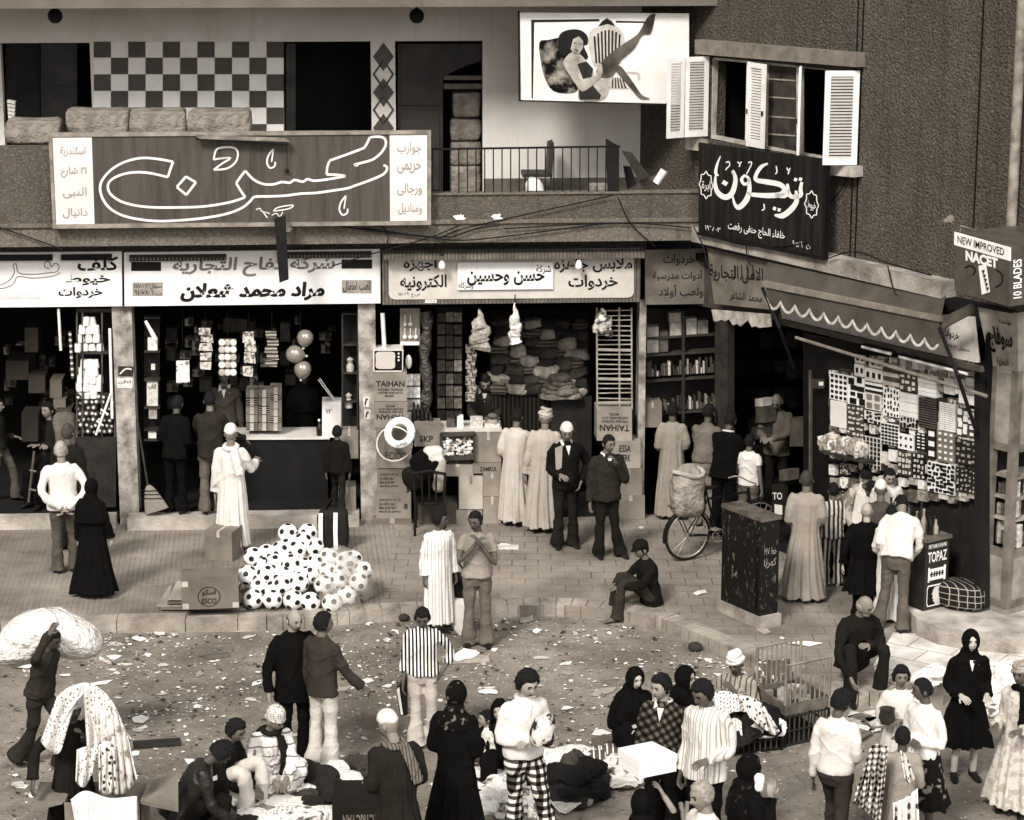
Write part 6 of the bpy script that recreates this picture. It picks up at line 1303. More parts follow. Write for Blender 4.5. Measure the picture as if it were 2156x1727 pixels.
    if veil:
        m = MB()
        fo = lambda d: -.012+.036*(1-sstep(-d.y, .45, .6)*sstep(.7-math.hypot(d.x*1.1, d.z*.85+.12), 0, .12))
        shell(m, H, fo, 30, 24)
        dr = drape or (.245, .175, 1.12)
        m.loft([H_ for H_ in ([ell(hb+(Hm @ V((0, .022, .03))), .092, .095, 28, .01, sd, Hm @ V((1, 0, 0)), Hm @ V((0, 1, 0))), ell(U((0, .018, 1.46)), .115, .11, 28, .02, sd, bx, by), ell(U((0, .01, 1.41)), .195, .13, 28, .02, sd, bx, by), ell(U((0, .0, 1.3)), dr[0]*.95, dr[1]*.95, 28, .03, sd, bx, by), ell(U((0, 0, dr[2])), dr[0], dr[1], 28, .045, sd, bx, by)])][::-1])
        soft('veil', m, veil, .008, .012)
    return root
def WQP(px, py, z): return gp(px, py, z)
C = cloth
BLK = C(.012); WHT = C(.62, .1); GAL = C(.42, .1); DKB = C(.03); BRN = C(.075); GRY = C(.16); OFF = C(.6, .1)
GALD = C(.3, .12); NAVY = C(.022)
# --- on the pavement and at the shops
SZ = ZS
P('old white haired man in a white shirt from behind with hands clasped at his back', 140, 1203, 930, 195, z=SZ, hair='short', hv=mat(.3, .9, .4), top=(WHT, 'shirt'), bot=C(.11), arms=('b', 'b'), skin=.16, long=.05, fat=1.08)
P('woman in a long black abaya walking away beside the man in the white shirt', 200, 1252, 1010, 165, z=SZ, veil=BLK, robe=(BLK, .06, .36), arms=('d', ((.06, -.02, -.27), (.1, -.08, -.5))), skin=.2)
P('grey haired man in dark clothes half hidden behind the man in the white shirt', 152, 1155, 893, 170, z=SZ, hv=mat(.08, .8, .3), hair='short', robe=(DKB, .1, .26), skin=.08)
P('youth in dark clothes sitting with folded arms inside the leftmost shop', 102, 1060, None, -30, z=ZF, h=1.66, top=(C(.03), 'sweater'), bot=BLK, arms=('x', 'x'), pel=(0, .1, .72), legs=(((.1, -.3, .55), (.1, -.28, .1)), ((-.1, -.3, .55), (-.1, -.28, .1))), skin=.14)
P('man in dark top leaning in the leftmost shop at the left photo edge', 2, 1056, 838, 80, z=ZF, top=(C(.03), 'shirt'), bot=C(.1), arms=('f', 'k'), legs='w', skin=.13)
P('dark figure bending over the counter at the left side of the toy shop', 372, 1078, 835, 160, z=ZF, top=(BLK, 'jacket'), bot=BLK, arms=('f', 'f'), lean=10, skin=.05)
P('man in dark jacket and grey trousers leaning on the toy shop counter', 448, 1080, 828, 185, z=ZF, top=(C(.045), 'jacket'), bot=C(.15), arms=('r', ((.12, -.16, -.22), (.28, -.36, -.34))), lean=8, skin=.1)
P('man in hooded white robe and white cap standing at the toy shop', 492, 1160, 895, 175, z=SZ, cap=('taq', WHT), hair=None, robe=(C(.6, .1), .1, .24), arms=('d', ((.08, -.1, -.25), (.1, -.32, -.2))), skin=.12, scarf=C(.6, .1))
P('toy seller in a white collared shirt behind the counter', 462, 1085, 850, 0, at=FP.hit(478, 1000, -1.5).xy.to_3d()+V((0, 0, ZF)), h=1.7, top=(C(.1), 'shirt'), collar=WHT, bot=BLK, skin=.1)
P('dark robed figure standing behind the right end of the toy counter', 640, 1000, None, 20, at=FP.hit(642, 1000, -1.3).xy.to_3d()+V((0, 0, ZF)), h=1.72, veil=BLK, robe=(BLK, .1, .26), skin=.03, face=False)
P('boy in a dark suit walking with the striped bag past the toy counter', 712, 1078, 898, 175, z=ZF, top=(C(.022), 'jacket'), bot=C(.03), arms=('d', 'd'), legs='w', skin=.08)
P('shopkeeper in dark jacket looking down behind the radio shop counter', 1015, 1000, None, 10, at=FP.hit(1015, 1000, -1.0).xy.to_3d()+V((0, 0, ZF)), h=1.78, top=(C(.05), 'jacket'), collar=WHT, bot=BLK, arms=('l', 'l'), lean=12, head=(0, 25), skin=.17, mus=True)
P('man in pale grey robe leaning on the radio shop counter, bareheaded', 1083, 1105, 862, 160, z=SZ, robe=(GAL, .08, .24), arms=('f', ((.1, -.2, -.2), (.12, -.4, -.2))), lean=8, skin=.08)
P('man in pale grey robe and round turban facing the clothing shop', 1142, 1118, 862, 185, z=SZ, cap=('turban', C(.34)), hair=None, robe=(C(.36, .1), .08, .27), arms=('d', 'f'), side=-3, skin=.12)
P('man in dark suit and white cap holding a folder under his arm', 1190, 1152, 886, 15, z=SZ, cap=('taq', WHT), hair='short', top=(C(.02), 'jacket'), bot=C(.03), collar=WHT, arms=('k', 'f'), head=(-10, 18), skin=.12)
P('stocky man in grey jacket with his hand at his mouth', 1275, 1172, 913, 20, z=SZ, top=(C(.042), 'jacket'), bot=C(.025), collar=WHT, arms=('h', 'd'), legs=(((.11, -.03, .5), (.2, -.05, .08)), ((-.09, 0, .5), (-.1, .03, .08))), skin=.1, fat=1.12, head=(15, 8))
# --- corner shop
P('man in long pale grey robe at the stationery shelves', 1412, 1090, 848, 170, z=SZ, robe=(C(.26, .1), .06, .25), arms=('f', 'x'), skin=.07, fat=.95)
P('person in grey knitted sweater leaning into the corner shop', 1480, 1108, 852, 155, z=SZ, top=(C(.17), 'sweater'), bot=C(.2), arms=('r', 'f'), lean=10, skin=.06)
P('man in black suit with white collar leaning into the corner shop', 1520, 1128, 868, 150, z=SZ, top=(BLK, 'jacket'), collar=WHT, bot=BLK, arms=('r', 'r'), lean=14, skin=.05)
P('young man in white short sleeved shirt facing the corner shop counter', 1572, 1130, 915, 150, z=SZ, top=(WHT, 'shirt'), bot=C(.14), arms=('f', 'd'), sleeve=.55, skin=.1)
P('elderly shopkeeper in grey coat standing inside the corner shop', 1632, 1120, None, -25, at=WP.hit(1632, 1080, -1.3).xy.to_3d()+V((0, 0, ZS)), h=1.72, top=(C(.14), 'jacket'), bot=DKB, arms=('l', 'l'), head=(0, 25), hv=MGREYH, hair='bald', skin=.13)
# --- haberdashery counter
P('tall grey haired man in long grey robe seen from behind at the haberdashery', 1690, 1262, 992, 175, z=SZ, hair='short', hv=mat(.06, .8, .4), robe=(C(.27, .1), .06, .31), arms=('f', 'f'), skin=.1, fat=1.05)
P('boy in striped pyjamas at the haberdashery counter', 1748, 1232, 1018, 185, z=SZ, top=(stripes(.5, .06, .075, .5), 'shirt'), bot=stripes(.5, .06, .075, .5), arms=('f', 'f'), skin=.08, long=.06, shoe=C(.4))
P('youth in white short sleeved shirt stooping at the haberdashery counter', 1812, 1235, 985, 165, z=SZ, top=(C(.58, .1), 'shirt'), bot=DKB, arms=('r', 'f'), lean=14, sleeve=.5, skin=.07, long=.06)
P('girl in white blouse and pinafore standing behind the haberdashery counter', 1862, 1230, None, 0, at=WP.hit(1862, 1180, .0).xy.to_3d()+V((0, 0, ZS+.12)), h=1.55, top=(C(.58, .1), 'sweater'), hem=(C(.16), .4, .28), arms=('x', 'f'), hair='short', head=(8, 22), skin=.18)
P('haberdashery seller in patterned shirt bending forward over the counter', 1765, 1190, None, 35, at=WP.hit(1772, 1150, .0).xy.to_3d()+V((0, 0, ZS)), h=1.72, top=(splotch(.4, .22, 8.), 'shirt'), bot=DKB, arms=('r', 'r'), lean=48, collar=WHT, head=(-20, 30), skin=.07)
P('person in round white cap behind the bald man in black', 1846, 1270, 1016, 175, z=SZ, cap=('taq', WHT), hair=None, robe=(C(.1), .1, .26), arms=('f', 'f'), lean=10, skin=.08)
P('bald elderly man in a long black coat seen from behind', 1818, 1300, 1062, 180, z=SZ, hair='bald', hv=MGREYH, robe=(BLK, .42, .33), bot=BLK, arms=('g', 'g'), skin=.2, fat=1.3, lean=6)
P('man in pale robe squeezed between the black coat and the brown trousers', 1868, 1306, 1066, 175, z=SZ, hair='short', robe=(OFF, .06, .24), arms=('f', 'f'), skin=.1)
P('man in white shirt and brown trousers bending down at the blade counter', 1880, 1326, 1050, 160, z=SZ, h=1.72, top=(C(.58, .1), 'shirt'), bot=C(.13), arms=('f', 'n'), lean=30, head=(30, 25), legs=(((.12, -.02, .5), (.2, .02, .08)), ((-.1, -.02, .5), (-.12, .06, .08))), skin=.12, fat=1.08)
# --- kerb and street, middle
P('boy in dark clothes and peaked cap sitting on the kerb hugging his knees', 1357, 1292, None, -68, at=gp(1362, 1296, 0.), h=1.6, cap=('peak', C(.02)), top=(C(.022), 'jacket'), bot=C(.05), pel=(0, .05, .29), legs=(((.1, -.38, .56), (.1, -.5, .09)), ((-.1, -.36, .56), (-.1, -.46, .09))), arms=(((.05, -.2, -.15), (-.06, -.42, -.15)),)*2, lean=10, head=(0, 5), skin=.1, shoe=C(.14))
P('young man in white striped robe over a dark shirt beside the boy in grey', 925, 1325, 1075, 20, z=SZ*.5, robe=(stripes(.72, .3, .045, .16), .1, .24), arms=('d', 'd'), head=(55, 0), skin=.07, collar=None, hair='curly')
P('boy in grey T-shirt holding both hands to his face', 1005, 1360, 1072, 0, z=0, top=(C(.24), 'shirt'), bot=C(.15), arms=('h', ((.05, -.14, -.24), (-.14, -.2, -.02))), sleeve=.5, head=(-25, 12), skin=.07, hair='short', flare=1.15)
P('moustached balding man in a black overcoat facing the man in the brown jacket', 622, 1598, 1278, 25, hair='bald', hv=MHAIR, top=(C(.012), 'jacket'), bot=BLK, long=.12, arms=('d', 'g'), skin=.17, mus=True, fat=1.12, head=(10, 12))
P('man in brown knitted jacket and white flared trousers seen from behind', 682, 1610, 1290, 145, top=(C(.06), 'jacket'), bot=C(.5, .1), arms=('d', ((.1, -.08, -.27), (.2, -.22, -.45))), head=(-35, 0), skin=.1, hair='thick', flare=1.25)
P('youth in boldly striped shirt with an attache case under his arm', 892, 1570, 1272, 5, top=(stripes(.75, .02, .042, .5), 'shirt'), bot=C(.4, .1), arms=('k', 'd'), head=(-5, 22), skin=.07, hair='thick', flare=1.2, sleeve=.85, legs=(((.09, -.05, .5), (.1, .04, .08)), ((-.09, .0, .5), (-.1, -.06, .08))))
P('man with raised arm carrying a big white sack on his back', 90, 1615, None, 62, h=1.58, top=(C(.05), 'shirt'), bot=C(.045), arms=('d', 'u'), legs='w', lean=17, hair='short', skin=.06, flare=1.5, head=(0, 5))
# --- foreground
P('vendor in a dark coat with patterned cloths heaped over his head and shoulders', 160, 1800, None, 35, h=1.63,  cap=('turban', dots(.7, .05, 60, .35)), hair=None, robe=(C(.03), .1, .3), arms=('h', 'o'), skin=.06, lean=6)
P('man in dark leather jacket crouching low with his back turned', 400, 1775, None, 105, h=1.74, top=(mat(.03, .45, .4, 6., 25., .5, .02), 'jacket'), bot=C(.02), pel=(0, .1, .38), legs=(((.12, -.35, .5), (.12, -.12, .1)), ((-.12, -.35, .45), (-.12, -.1, .1))), lean=34, arms=('r', 'r'), hair='curly', head=(0, 20), skin=.05)
P('smiling young man in black shirt squatting beside the old vendor', 470, 1690, None, 62, h=1.72, top=(C(.02), 'shirt'), bot=C(.5, .1), pel=(0, .1, .2), legs=(((.14, -.36, .46), (.12, -.36, .08)), ((-.14, -.34, .44), (-.12, -.36, .08))), lean=22, arms=('l', 'l'), hair='thick', skin=.1)
P('old vendor in patterned knitted cap and white striped robe sitting among clothes', 575, 1672, None, 20, h=1.72, cap=('knit', dots(.55, .06, 45, .32)), hair=None, robe=(stripes(.72, .2, .11, .14, 2), .06, .3), scarf=C(.03), pel=(0, .15, .2), legs=(((.26, -.06, .3), (.1, -.14, .08)), ((-.26, -.06, .28), (-.1, -.14, .08))), lean=16, arms=('l', ((.05, -.14, -.26), (-.12, -.34, -.3))), head=(35, 8), skin=.12)
P('old man in white skull cap, striped scarf and dark brown robe seen from behind', 838, 1885, 1502, 205, cap=('taq', WHT), hair=None, robe=(C(.035), .1, .33), scarf=stripes(.17, .06, .03, .3), arms=('f', 'f'), head=(28, 15), skin=.13, fat=1.12, lean=6)
P('woman in black robe and flowered headscarf standing with her back turned', 960, 1800, 1437, 160, veil=splotch(.015, .18, 16., .58, .64), drape=(.2, .15, 1.32), robe=(BLK, .05, .33), arms=('f', 'f'), skin=.16, fat=1.05)
P('young woman in black veil sitting beside a small child', 1055, 1655, None, 5, h=1.6, veil=BLK, robe=(BLK, .05, .36), pel=(0, .1, .2), legs=(((.15, -.25, .42), (.15, -.3, .08)), ((-.15, -.25, .42), (-.15, -.3, .08))), arms=('x', 'x'), skin=.2, head=(-20, 5))
P('small child in white shirt seen in profile next to the veiled young woman', 1020, 1650, None, -75, h=1.05, top=(splotch(.6, .4, 14.), 'shirt'), bot=C(.1), hair='short', skin=.17, pel=(0, .05, .5), legs=(((.1, -.25, .5), (.1, -.3, .08)), ((-.1, -.25, .5), (-.1, -.3, .08))), arms=('f', 'f'))
P('man in white sweater and boldly checked flared trousers reading a bundle', 1102, 1793, 1403, 22, top=(C(.66, .1), 'sweater'), bot=checks(.7, .1, .012, .075), collar=WHT, arms=('x', ((.05, .0, -.27), (-.12, -.26, -.2))), hair='curly', skin=.2, head=(8, 18), flare=1.75, legs=(((.14, -.1, .5), (.26, -.06, .08)), ((-.06, .05, .5), (-.05, .14, .08))))
P('smiling woman in black veil and robe crouching beside the checked sweater', 1328, 1598, None, 25, h=1.66, veil=BLK, robe=(BLK, .05, .34), pel=(0, .05, .3), legs=(((.14, -.22, .4), (.12, -.2, .08)), ((-.14, -.22, .4), (-.12, -.2, .08))), arms=('x', 'x'), skin=.26, lean=8)
P('man with sideburns in a checked knitted sweater and white collar', 1392, 1782, 1393, -20, h=1.76, top=(checks(.018, .05, .14, .07, .6), 'sweater'), collar=WHT, bot=BLK, arms=('d', 'd'), hair='thick', skin=.18, head=(-28, 8), fat=1.05)
P('hooded woman in black standing behind the checked sweater', 1440, 1640, None, 60, h=1.66, veil=BLK, robe=(BLK, .05, .3), arms=('d', 'd'), skin=.18, at=gp(1432, 1742))
P('youth in white shirt with faint stripes looking down at the clothes', 1482, 1815, 1422, -35, top=(stripes(.66, .35, .07, .18, 0, .3), 'shirt'), bot=BLK, arms=('f', 'd'), hair='thick', skin=.08, head=(-10, 22), long=.1)
P('woman in black robe carrying a flat white box on her head', 1345, 2040, None, 178, h=1.62, veil=BLK, drape=(.27, .2, 1.0), robe=(BLK, .05, .36), arms=('d', ((.14, -.05, .12), (.04, -.03, .32))), skin=.2, face=False, sleeve=.75)
P('old white haired man in a white shirt at the bottom photo edge', 1478, 2073, 1640, -60, hair='short', hv=MGREYH, top=(C(.58, .1), 'shirt'), bot=GRY, skin=.15, mus=True, head=(0, 8))
P('woman in black robe raising a white cloth to her face', 1562, 1990, 1590, 100, veil=splotch(.012, .05, 16., .58, .64), drape=(.24, .18, 1.2), robe=(BLK, .05, .36), arms=('d', 'h'), skin=.16, fat=1.12)
P('man in a white turban sitting with his hand at his mouth behind the wire crates', 1550, 1535, None, -25, h=1.68, cap=('turban', WHT), hair=None, robe=(stripes(.3, .12, .06, .3), .05, .36), pel=(0, .1, .16), legs=(((.14, -.3, .45), (.14, -.35, .08)), ((-.14, -.3, .45), (-.14, -.35, .08))), lean=14, arms=('h', 'x'), skin=.07)
P('bearded man in dark clothes crouching on the kerb with folded arm', 1800, 1462, None, 18, z=0, h=1.76, at=gp(1802, 1468, .0), top=(C(.025), 'jacket'), bot=C(.03), pel=(0, .12, .46), legs=(((.2, -.22, .62), (.17, -.18, .08)), ((-.2, -.22, .62), (-.17, -.18, .08))), lean=16, arms=(((.08, -.12, -.24), (-.16, -.26, -.12)), ((.1, -.18, -.24), (.04, -.4, -.42))), hair='bald', hv=MGREYH, beard=MGREYH, head=(28, 5), skin=.13, fat=1.08)
P('boy in white sweater and jeans walking away from the camera', 1752, 1808, 1453, 155, top=(C(.6, .1), 'sweater'), bot=C(.06), arms=('d', 'f'), legs='w', hair='thick', hv=MHAIR, skin=.07, head=(-30, 10))
P('small girl in pale dress with a string of beads behind the girl in white', 1885, 1694, 1402, 0, hair='curly', robe=(C(.58, .1), .45, .25), arms=('x', 'x'), skin=.11, sleeve=.8)
P('girl in white sweater and dark flowered skirt in profile', 1935, 1765, 1427, -50, top=(C(.64, .1), 'sweater'), hem=(splotch(.02, .2, 10., .55, .62), .4, .33), arms=('x', 'x'), hair='short', skin=.07, head=(-40, 5))
P('small boy in grey robe carrying checked and flowered cloths over his arms', 1888, 1833, 1532, 170, robe=(C(.27, .1), .1, .25), arms=('o', 'f'), hair='short', skin=.05)
P('smiling woman in long black dress with white neckline', 2028, 1640, 1325, 5, veil=BLK, drape=(.15, .12, 1.38), robe=(BLK, .42, .33), arms=('f', 'f'), skin=.26, collar=WHT)
P('person in long pale flowered dress with a dark scarf at the right photo edge', 2135, 1712, 1395, -40, veil=None, cap=('turban', C(.3)), hair='thick', robe=(splotch(.5, .35, 12.), .12, .38), scarf=BLK, arms=('f', 'f'), skin=.07)
P('dark haired passer-by cut off by the left photo edge', -36, 1862, 1466, 90, top=(C(.02), 'jacket'), bot=DKB, skin=.1, hair='thick')

# cloth: fuse the garment pieces and crease them (vertical folds in robes, slanting creases in shirts and trousers)
import numpy as np
bpy.context.view_layer.update(); _dg = bpy.context.evaluated_depsgraph_get(); _new = []
for o, disp, name, sd, pz in SOFT:
    me = bpy.data.meshes.new_from_object(o.evaluated_get(_dg)); n = len(me.vertices); co = np.empty(n*3); me.vertices.foreach_get('co', co); co = co.reshape(-1, 3)
    no = np.empty(n*3); me.vertex_normals.foreach_get('vector', no); no = no.reshape(-1, 3); x, y, z = co.T; q = np.random.RandomState(sd); f = q.uniform(0, 6.28, 12)
    crease = lambda a, p=2.5: (1-np.abs(np.sin(a)))**p
    wob = np.sin(5*x+f[0]+2*np.sin(3*z+f[1]))+np.sin(6*y+4*z+f[2]); patch = .5+.5*np.sin(4.5*z+7*x+f[3]+1.5*wob)
    if name in ('robe', 'skirt', 'veil'):
        g = np.clip((1.35-z)/1.1, .15, 1); th = np.arctan2(y, x)
        d = g*(.9*np.sin(9*th+f[4]+1.2*np.sin(2.2*z+f[5])+.5*wob)+.7*np.sin(17*th+f[6]+1.5*np.sin(3*z)))+.9*patch*crease(7*z+11*np.abs(x)+f[7]+wob)*np.clip((z-.55)/.4, 0, 1)
    elif name == 'trousers':
        d = 1.1*patch*crease(13*z+9*x*np.sign(x)+6*y+f[4]+wob)+.5*crease(17*z-8*y+f[5]+1.3*wob)*(1-patch)+.35*np.sin(40*x+f[6]+wob)
    elif name in ('shirt', 'jacket', 'sweater'):
        k = {'shirt': 1.15, 'jacket': .95, 'sweater': .9}[name]
        d = k*(1.2*patch*crease(10*z+12*np.abs(x)+f[4]+wob)+.8*(1-patch)*crease(13*z-9*np.abs(x)+5*y+f[5]+wob)+.4*np.sin(26*x+9*z+f[6]+wob)*np.clip((1.25-z)/.3, 0, 1))
    else: d = crease(30*x+20*z+f[4]+wob)
    co = co+no*(disp*(d-.35)*1.5)[:, None]; me.vertices.foreach_set('co', co.ravel()); me.polygons.foreach_set('use_smooth', [True]*len(me.polygons)); me.update()
    _new.append((o, me))
for o, me in _new:
    ms = list(o.data.materials); o.modifiers.clear(); old = o.data; me.name = old.name; me.materials.clear()
    for m in ms: me.materials.append(m)
    o.data = me; bpy.data.meshes.remove(old)
# ================================================================ street objects
def vp(px, py, Y): d = ray(px, py); return CO+d*(Y/d.y)
def gY(px, py, z=0.): return gp(px, py, z).y
# --- junction cabinet
A_, B_, C_ = gp(1517, 1263, .3), gp(1597, 1298, .3), gp(1636, 1290, .3); D_ = A_+C_-B_; zt_ = ztop(B_, 1100)
S = thing('junction_cabinet', 'scratched black metal junction cabinet on a concrete plinth in the pavement', 'cabinet', V((B_.x, B_.y+.3, ZS)))
def scr(t, co):
    mp = N(t, 'Mapping'); mp.inputs[3].default_value = (9, 9, 3); t.links.new(co, mp.inputs[0])
    return mixc(t, ramp(t, nz(t, mp.outputs[0], 2.2, 6, .75), .58, .66), G(.012), G(.2))
MCAB = mat(.02, .45, bs=30., bst=.3, pat=scr, key='scratched')
mb = MB(); mb.prism([V((p.x, p.y, zt_)) for p in (A_, B_, C_, D_)], (0, 0, .3-zt_)); mk('case', mb, MCAB, S)
c = (A_+C_)/2; mb = MB(); mb.prism([V((p.x, p.y, zt_+.045)) for p in [c+(q-c)*1.06 for q in (A_, B_, C_, D_)]], (0, 0, -.042)); mk('lid', mb, mat(.12, .6, .4, 5.), S)
mb = MB(); mb.prism([V((p.x, p.y, .3)) for p in [c+(q-c)*1.14 for q in (A_, B_, C_, D_)]], (0, 0, -.2)); mk('plinth', mb, MCONC, S)
nf = (B_-A_).cross(V((0, 0, 1))).normalized(); nf = nf if nf.y < 0 else -nf
for f in (.86, .16):
    m = MB(); q = lambda u, v: A_.lerp(B_, u)+V((0, 0, (zt_-.3)*v))+nf*.012; m.prism([q(.4, f-.02), q(.6, f-.02), q(.6, f+.02), q(.4, f+.02)], -nf*.011); mk('vent', m, mat(.1, .5), S)
for f in (.5,):
    m = MB(); m.prism([q(.08, .04), q(.92, .04), q(.92, .96), q(.08, .96)], -nf*.007); mk('door', m, MCAB, S)
nr = (C_-B_).cross(V((0, 0, 1))).normalized(); nr = nr if nr.y < 0 else -nr
m = MB(); r_ = lambda u, v: B_.lerp(C_, u)+V((0, 0, (zt_-.3)*v))+nr*.004
write(m, 'خط ١٩٧', r_(.2, .72), r_(.85, .72), r_(.85, .64), r_(.2, .64), .0); write(m, 'كهربا', r_(.2, .6), r_(.85, .6), r_(.85, .5), r_(.2, .5), .0); mk('chalk_writing', m, mat(.3, .9), S)
# --- bicycle
p0 = gp(1446, 1180, ZS)
S = thing('bicycle', 'black roadster bicycle parked behind the junction cabinet with a sack on its carrier', 'bicycle', p0, rz=R(27)); RW = .345
MTY, MRIM = mat(.015, .7), mat(.4, .25, .2, metal=.6)
def ring(m, c, r, t, n=36, k=6, flat=1.): m.tube([V(c)+V((r*math.cos(a), 0, r*math.sin(a))) for a in [2*math.pi*i/n for i in range(n+1)]], [(t, t*flat)]*(n+1), k, False, ref=(0, 1, 0))
for hx in (0, 1.08):
    m = MB(); ring(m, (hx, 0, RW), RW-.02, .02); Wl = mk('wheel', m, MTY, S, smooth=True, local=True)
    m = MB(); ring(m, (hx, 0, RW), RW-.045, .011); mk('rim', m, MRIM, Wl, smooth=True, local=True)
    m = MB()
    for i in range(18):
        a = 2*math.pi*i/18; m.tube([(hx, .012*(-1)**i, RW), (hx+(RW-.045)*math.cos(a), 0, RW+(RW-.045)*math.sin(a))], .0022, 4)
    m.tube([(hx, -.05, RW), (hx, .05, RW)], .025, 8); mk('spokes', m, mat(.3, .3, metal=.5), Wl, local=True)
    m = MB(); pts = [V((hx+(RW+.02)*math.cos(a), 0, RW+(RW+.02)*math.sin(a))) for a in [R(-10+i*13) for i in range(15)]] if hx == 0 else [V((hx+(RW+.02)*math.cos(a), 0, RW+(RW+.02)*math.sin(a))) for a in [R(20+i*11) for i in range(14)]]
    if hx == 0: pts = [V((-(p.x), 0, p.z)) for p in pts]
    m.tube(pts, [(.008, .03)]*len(pts), 8, ref=(0, 0, 1)); mk('mudguard', m, mat(.02, .3), S, smooth=True, local=True)
m = MB(); bb, st, hd = V((.45, 0, .29)), V((.3, 0, .8)), V((.93, 0, .82))
for a, b, r in ((bb, st, .016), (bb, V((.95, 0, .66)), .018), (st, hd, .016), (bb, V((0, .05, RW)), .01), (bb, V((0, -.05, RW)), .01), (st, V((0, .05, RW)), .009), (st, V((0, -.05, RW)), .009), (V((.92, 0, .88)), V((.96, 0, .62)), .02), (V((.96, .05, .63)), V((1.08, .05, RW)), .012), (V((.96, -.05, .63)), V((1.08, -.05, RW)), .012)): m.tube([a, b], r, 8)
mk('frame', m, mat(.015, .3), S, smooth=True, local=True)
m = MB(); m.tube([st, (.27, 0, .93)], .013, 6); m.loft([ell(V((x, 0, .95)), .02, w_, 10, ax=V((0, 0, 1)), ay=V((0, 1, 0))) for x, w_ in ((.12, .09), (.2, .1), (.3, .06), (.42, .02))]); mk('saddle', m, mat(.03, .5), S, smooth=True, local=True)
m = MB(); m.tube(spline([(.78, .27, .96), (.9, .22, .98), (.93, 0, .96), (.9, -.22, .98), (.78, -.27, .96)], 4), .012, 7); mk('handlebar', m, MRIM, S, smooth=True, local=True)
for sx, sz in ((1, 1), (-1, -1)): m = MB(); m.tube([bb+V((0, .06*sx, 0)), bb+V((.1*sx, .06*sx, -.12*sz))], .009, 6); m.box(bb+V((.1*sx, .11*sx, -.12*sz)), (.08, .09, .025)); mk('pedal', m, MRIM, S, local=True)
m = MB(); ring(m, bb+V((0, -.04, 0)), .09, .006, 20, 5); m.tube([bb+V((0, -.04, .09)), V((0, -.04, RW+.04))], .004, 4); m.tube([bb+V((0, -.04, -.09)), V((0, -.04, RW-.04))], .004, 4); mk('chainring', m, MRIM, S, local=True)
m = MB()
for y in (-.06, 0, .06): m.tube([(-.28, y, .76), (.25, y, .76)], .008, 5)
for s in (-1, 1): m.tube([(-.2, .06*s, .76), (0, .06*s, RW)], .007, 5)
mk('carrier', m, MIRON, S, local=True)
S = thing('sack', 'tied canvas sack strapped on the carrier of the bicycle', 'sack', p0+V((.0, .0, .78))); Ys = p0.y
mb = MB(); lump(mb, vp(1446, 1036, Ys), (.44, .36, .66), .3, .7, .1, 26, 16, seed=4, fr=4.); mk('bag', mb, mat(.26, .9, .3, 6., 14., 1., .05), S, smooth=True)
mb = MB(); c = vp(1448, 995, Ys-.02); mb.tube([c+V((.2*math.cos(a), .16*math.sin(a), .03*math.sin(2*a))) for a in [2*math.pi*i/14 for i in range(15)]], .03, 7); mk('tied_neck', mb, mat(.34, .9, .3), S, smooth=True)
# --- footballs in and out of their bags
ico = bmesh.new(); bmesh.ops.create_icosphere(ico, subdivisions=5, radius=.126)
gphi = (1+5**.5)/2; PV = [V(v).normalized() for v in [(0, a, b*gphi) for a in (-1, 1) for b in (-1, 1)]+[(a, b*gphi, 0) for a in (-1, 1) for b in (-1, 1)]+[(b*gphi, 0, a) for a in (-1, 1) for b in (-1, 1)]]
for f in ico.faces: f.smooth = True; f.material_index = 1 if max(f.calc_center_median().normalized().dot(p) for p in PV) > .962 else 0
bme = bpy.data.meshes.new('football'); ico.to_mesh(bme); ico.free(); bme.materials.append(mat(.78, .45, .04)); bme.materials.append(mat(.02, .5))
BALLS = [(533, 1261), (573, 1262), (521, 1211), (561, 1209), (534, 1173), (579, 1187), (613, 1187), (594, 1233), (629, 1228), (590, 1160), (624, 1157), (606, 1123), (637, 1141), (617, 1263), (647, 1121), (660, 1150), (663, 1185), (655, 1208), (652, 1266), (560, 1165), (600, 1206), (640, 1192), (545, 1235)]
BALLS += [(598, 1180), (583, 1220), (612, 1226), (640, 1210), (575, 1240), (606, 1150), (619, 1135), (550, 1190)]
BAG2 = [(691, 1172), (727, 1180), (717, 1207), (681, 1230), (711, 1222), (762, 1200), (753, 1224), (698, 1268), (729, 1252), (742, 1178), (688, 1202)]
base = gp(590, 1283, ZS); pn = V((0, -math.sin(R(38)), math.cos(R(38)))); po = base+V((0, 0, .118)); zmin = ZS+.118
def onheap(px, py):
    d = ray(px, py); q = CO+d*((po-CO).dot(pn)/d.dot(pn))
    if q.z < zmin: q = gp(px, py, zmin)
    return q
rr = random.Random(21)
for i, (x, y) in enumerate(BALLS+BAG2):
    o = bpy.data.objects.new('football', bme); COL.objects.link(o); o.location = onheap(x, y)-(V((0, 0, .0)) if i < 14 else V((0, -.06, .03))); o.rotation_euler = (rr.uniform(0, 6), rr.uniform(0, 6), rr.uniform(0, 6))
    tag(o, 'white football with black patches in the big open heap on the pavement' if i < len(BALLS) else 'football showing through the clear bags at the right of the heap', 'football', 'footballs in the heap' if i < len(BALLS) else 'footballs in the clear bags')
mb = MB(); lump(mb, onheap(595, 1200)+V((0, .4, -.42)), (.9, .8, .7), 0, .9, .05, 24, 14); mk('sack', mb, mat(.22, .7, .3), None, 'pale sack of footballs forming the core of the heap', 'sack', smooth=True)
def film():
    m, t, b = newmat('clear_film'); b.inputs['Base Color'].default_value = G(.5); b.inputs['Roughness'].default_value = .12; b.inputs['Alpha'].default_value = .28; bump(t, b, nz(t, coords(t), 14, 4), .9, .05); return m
MFILM = film()
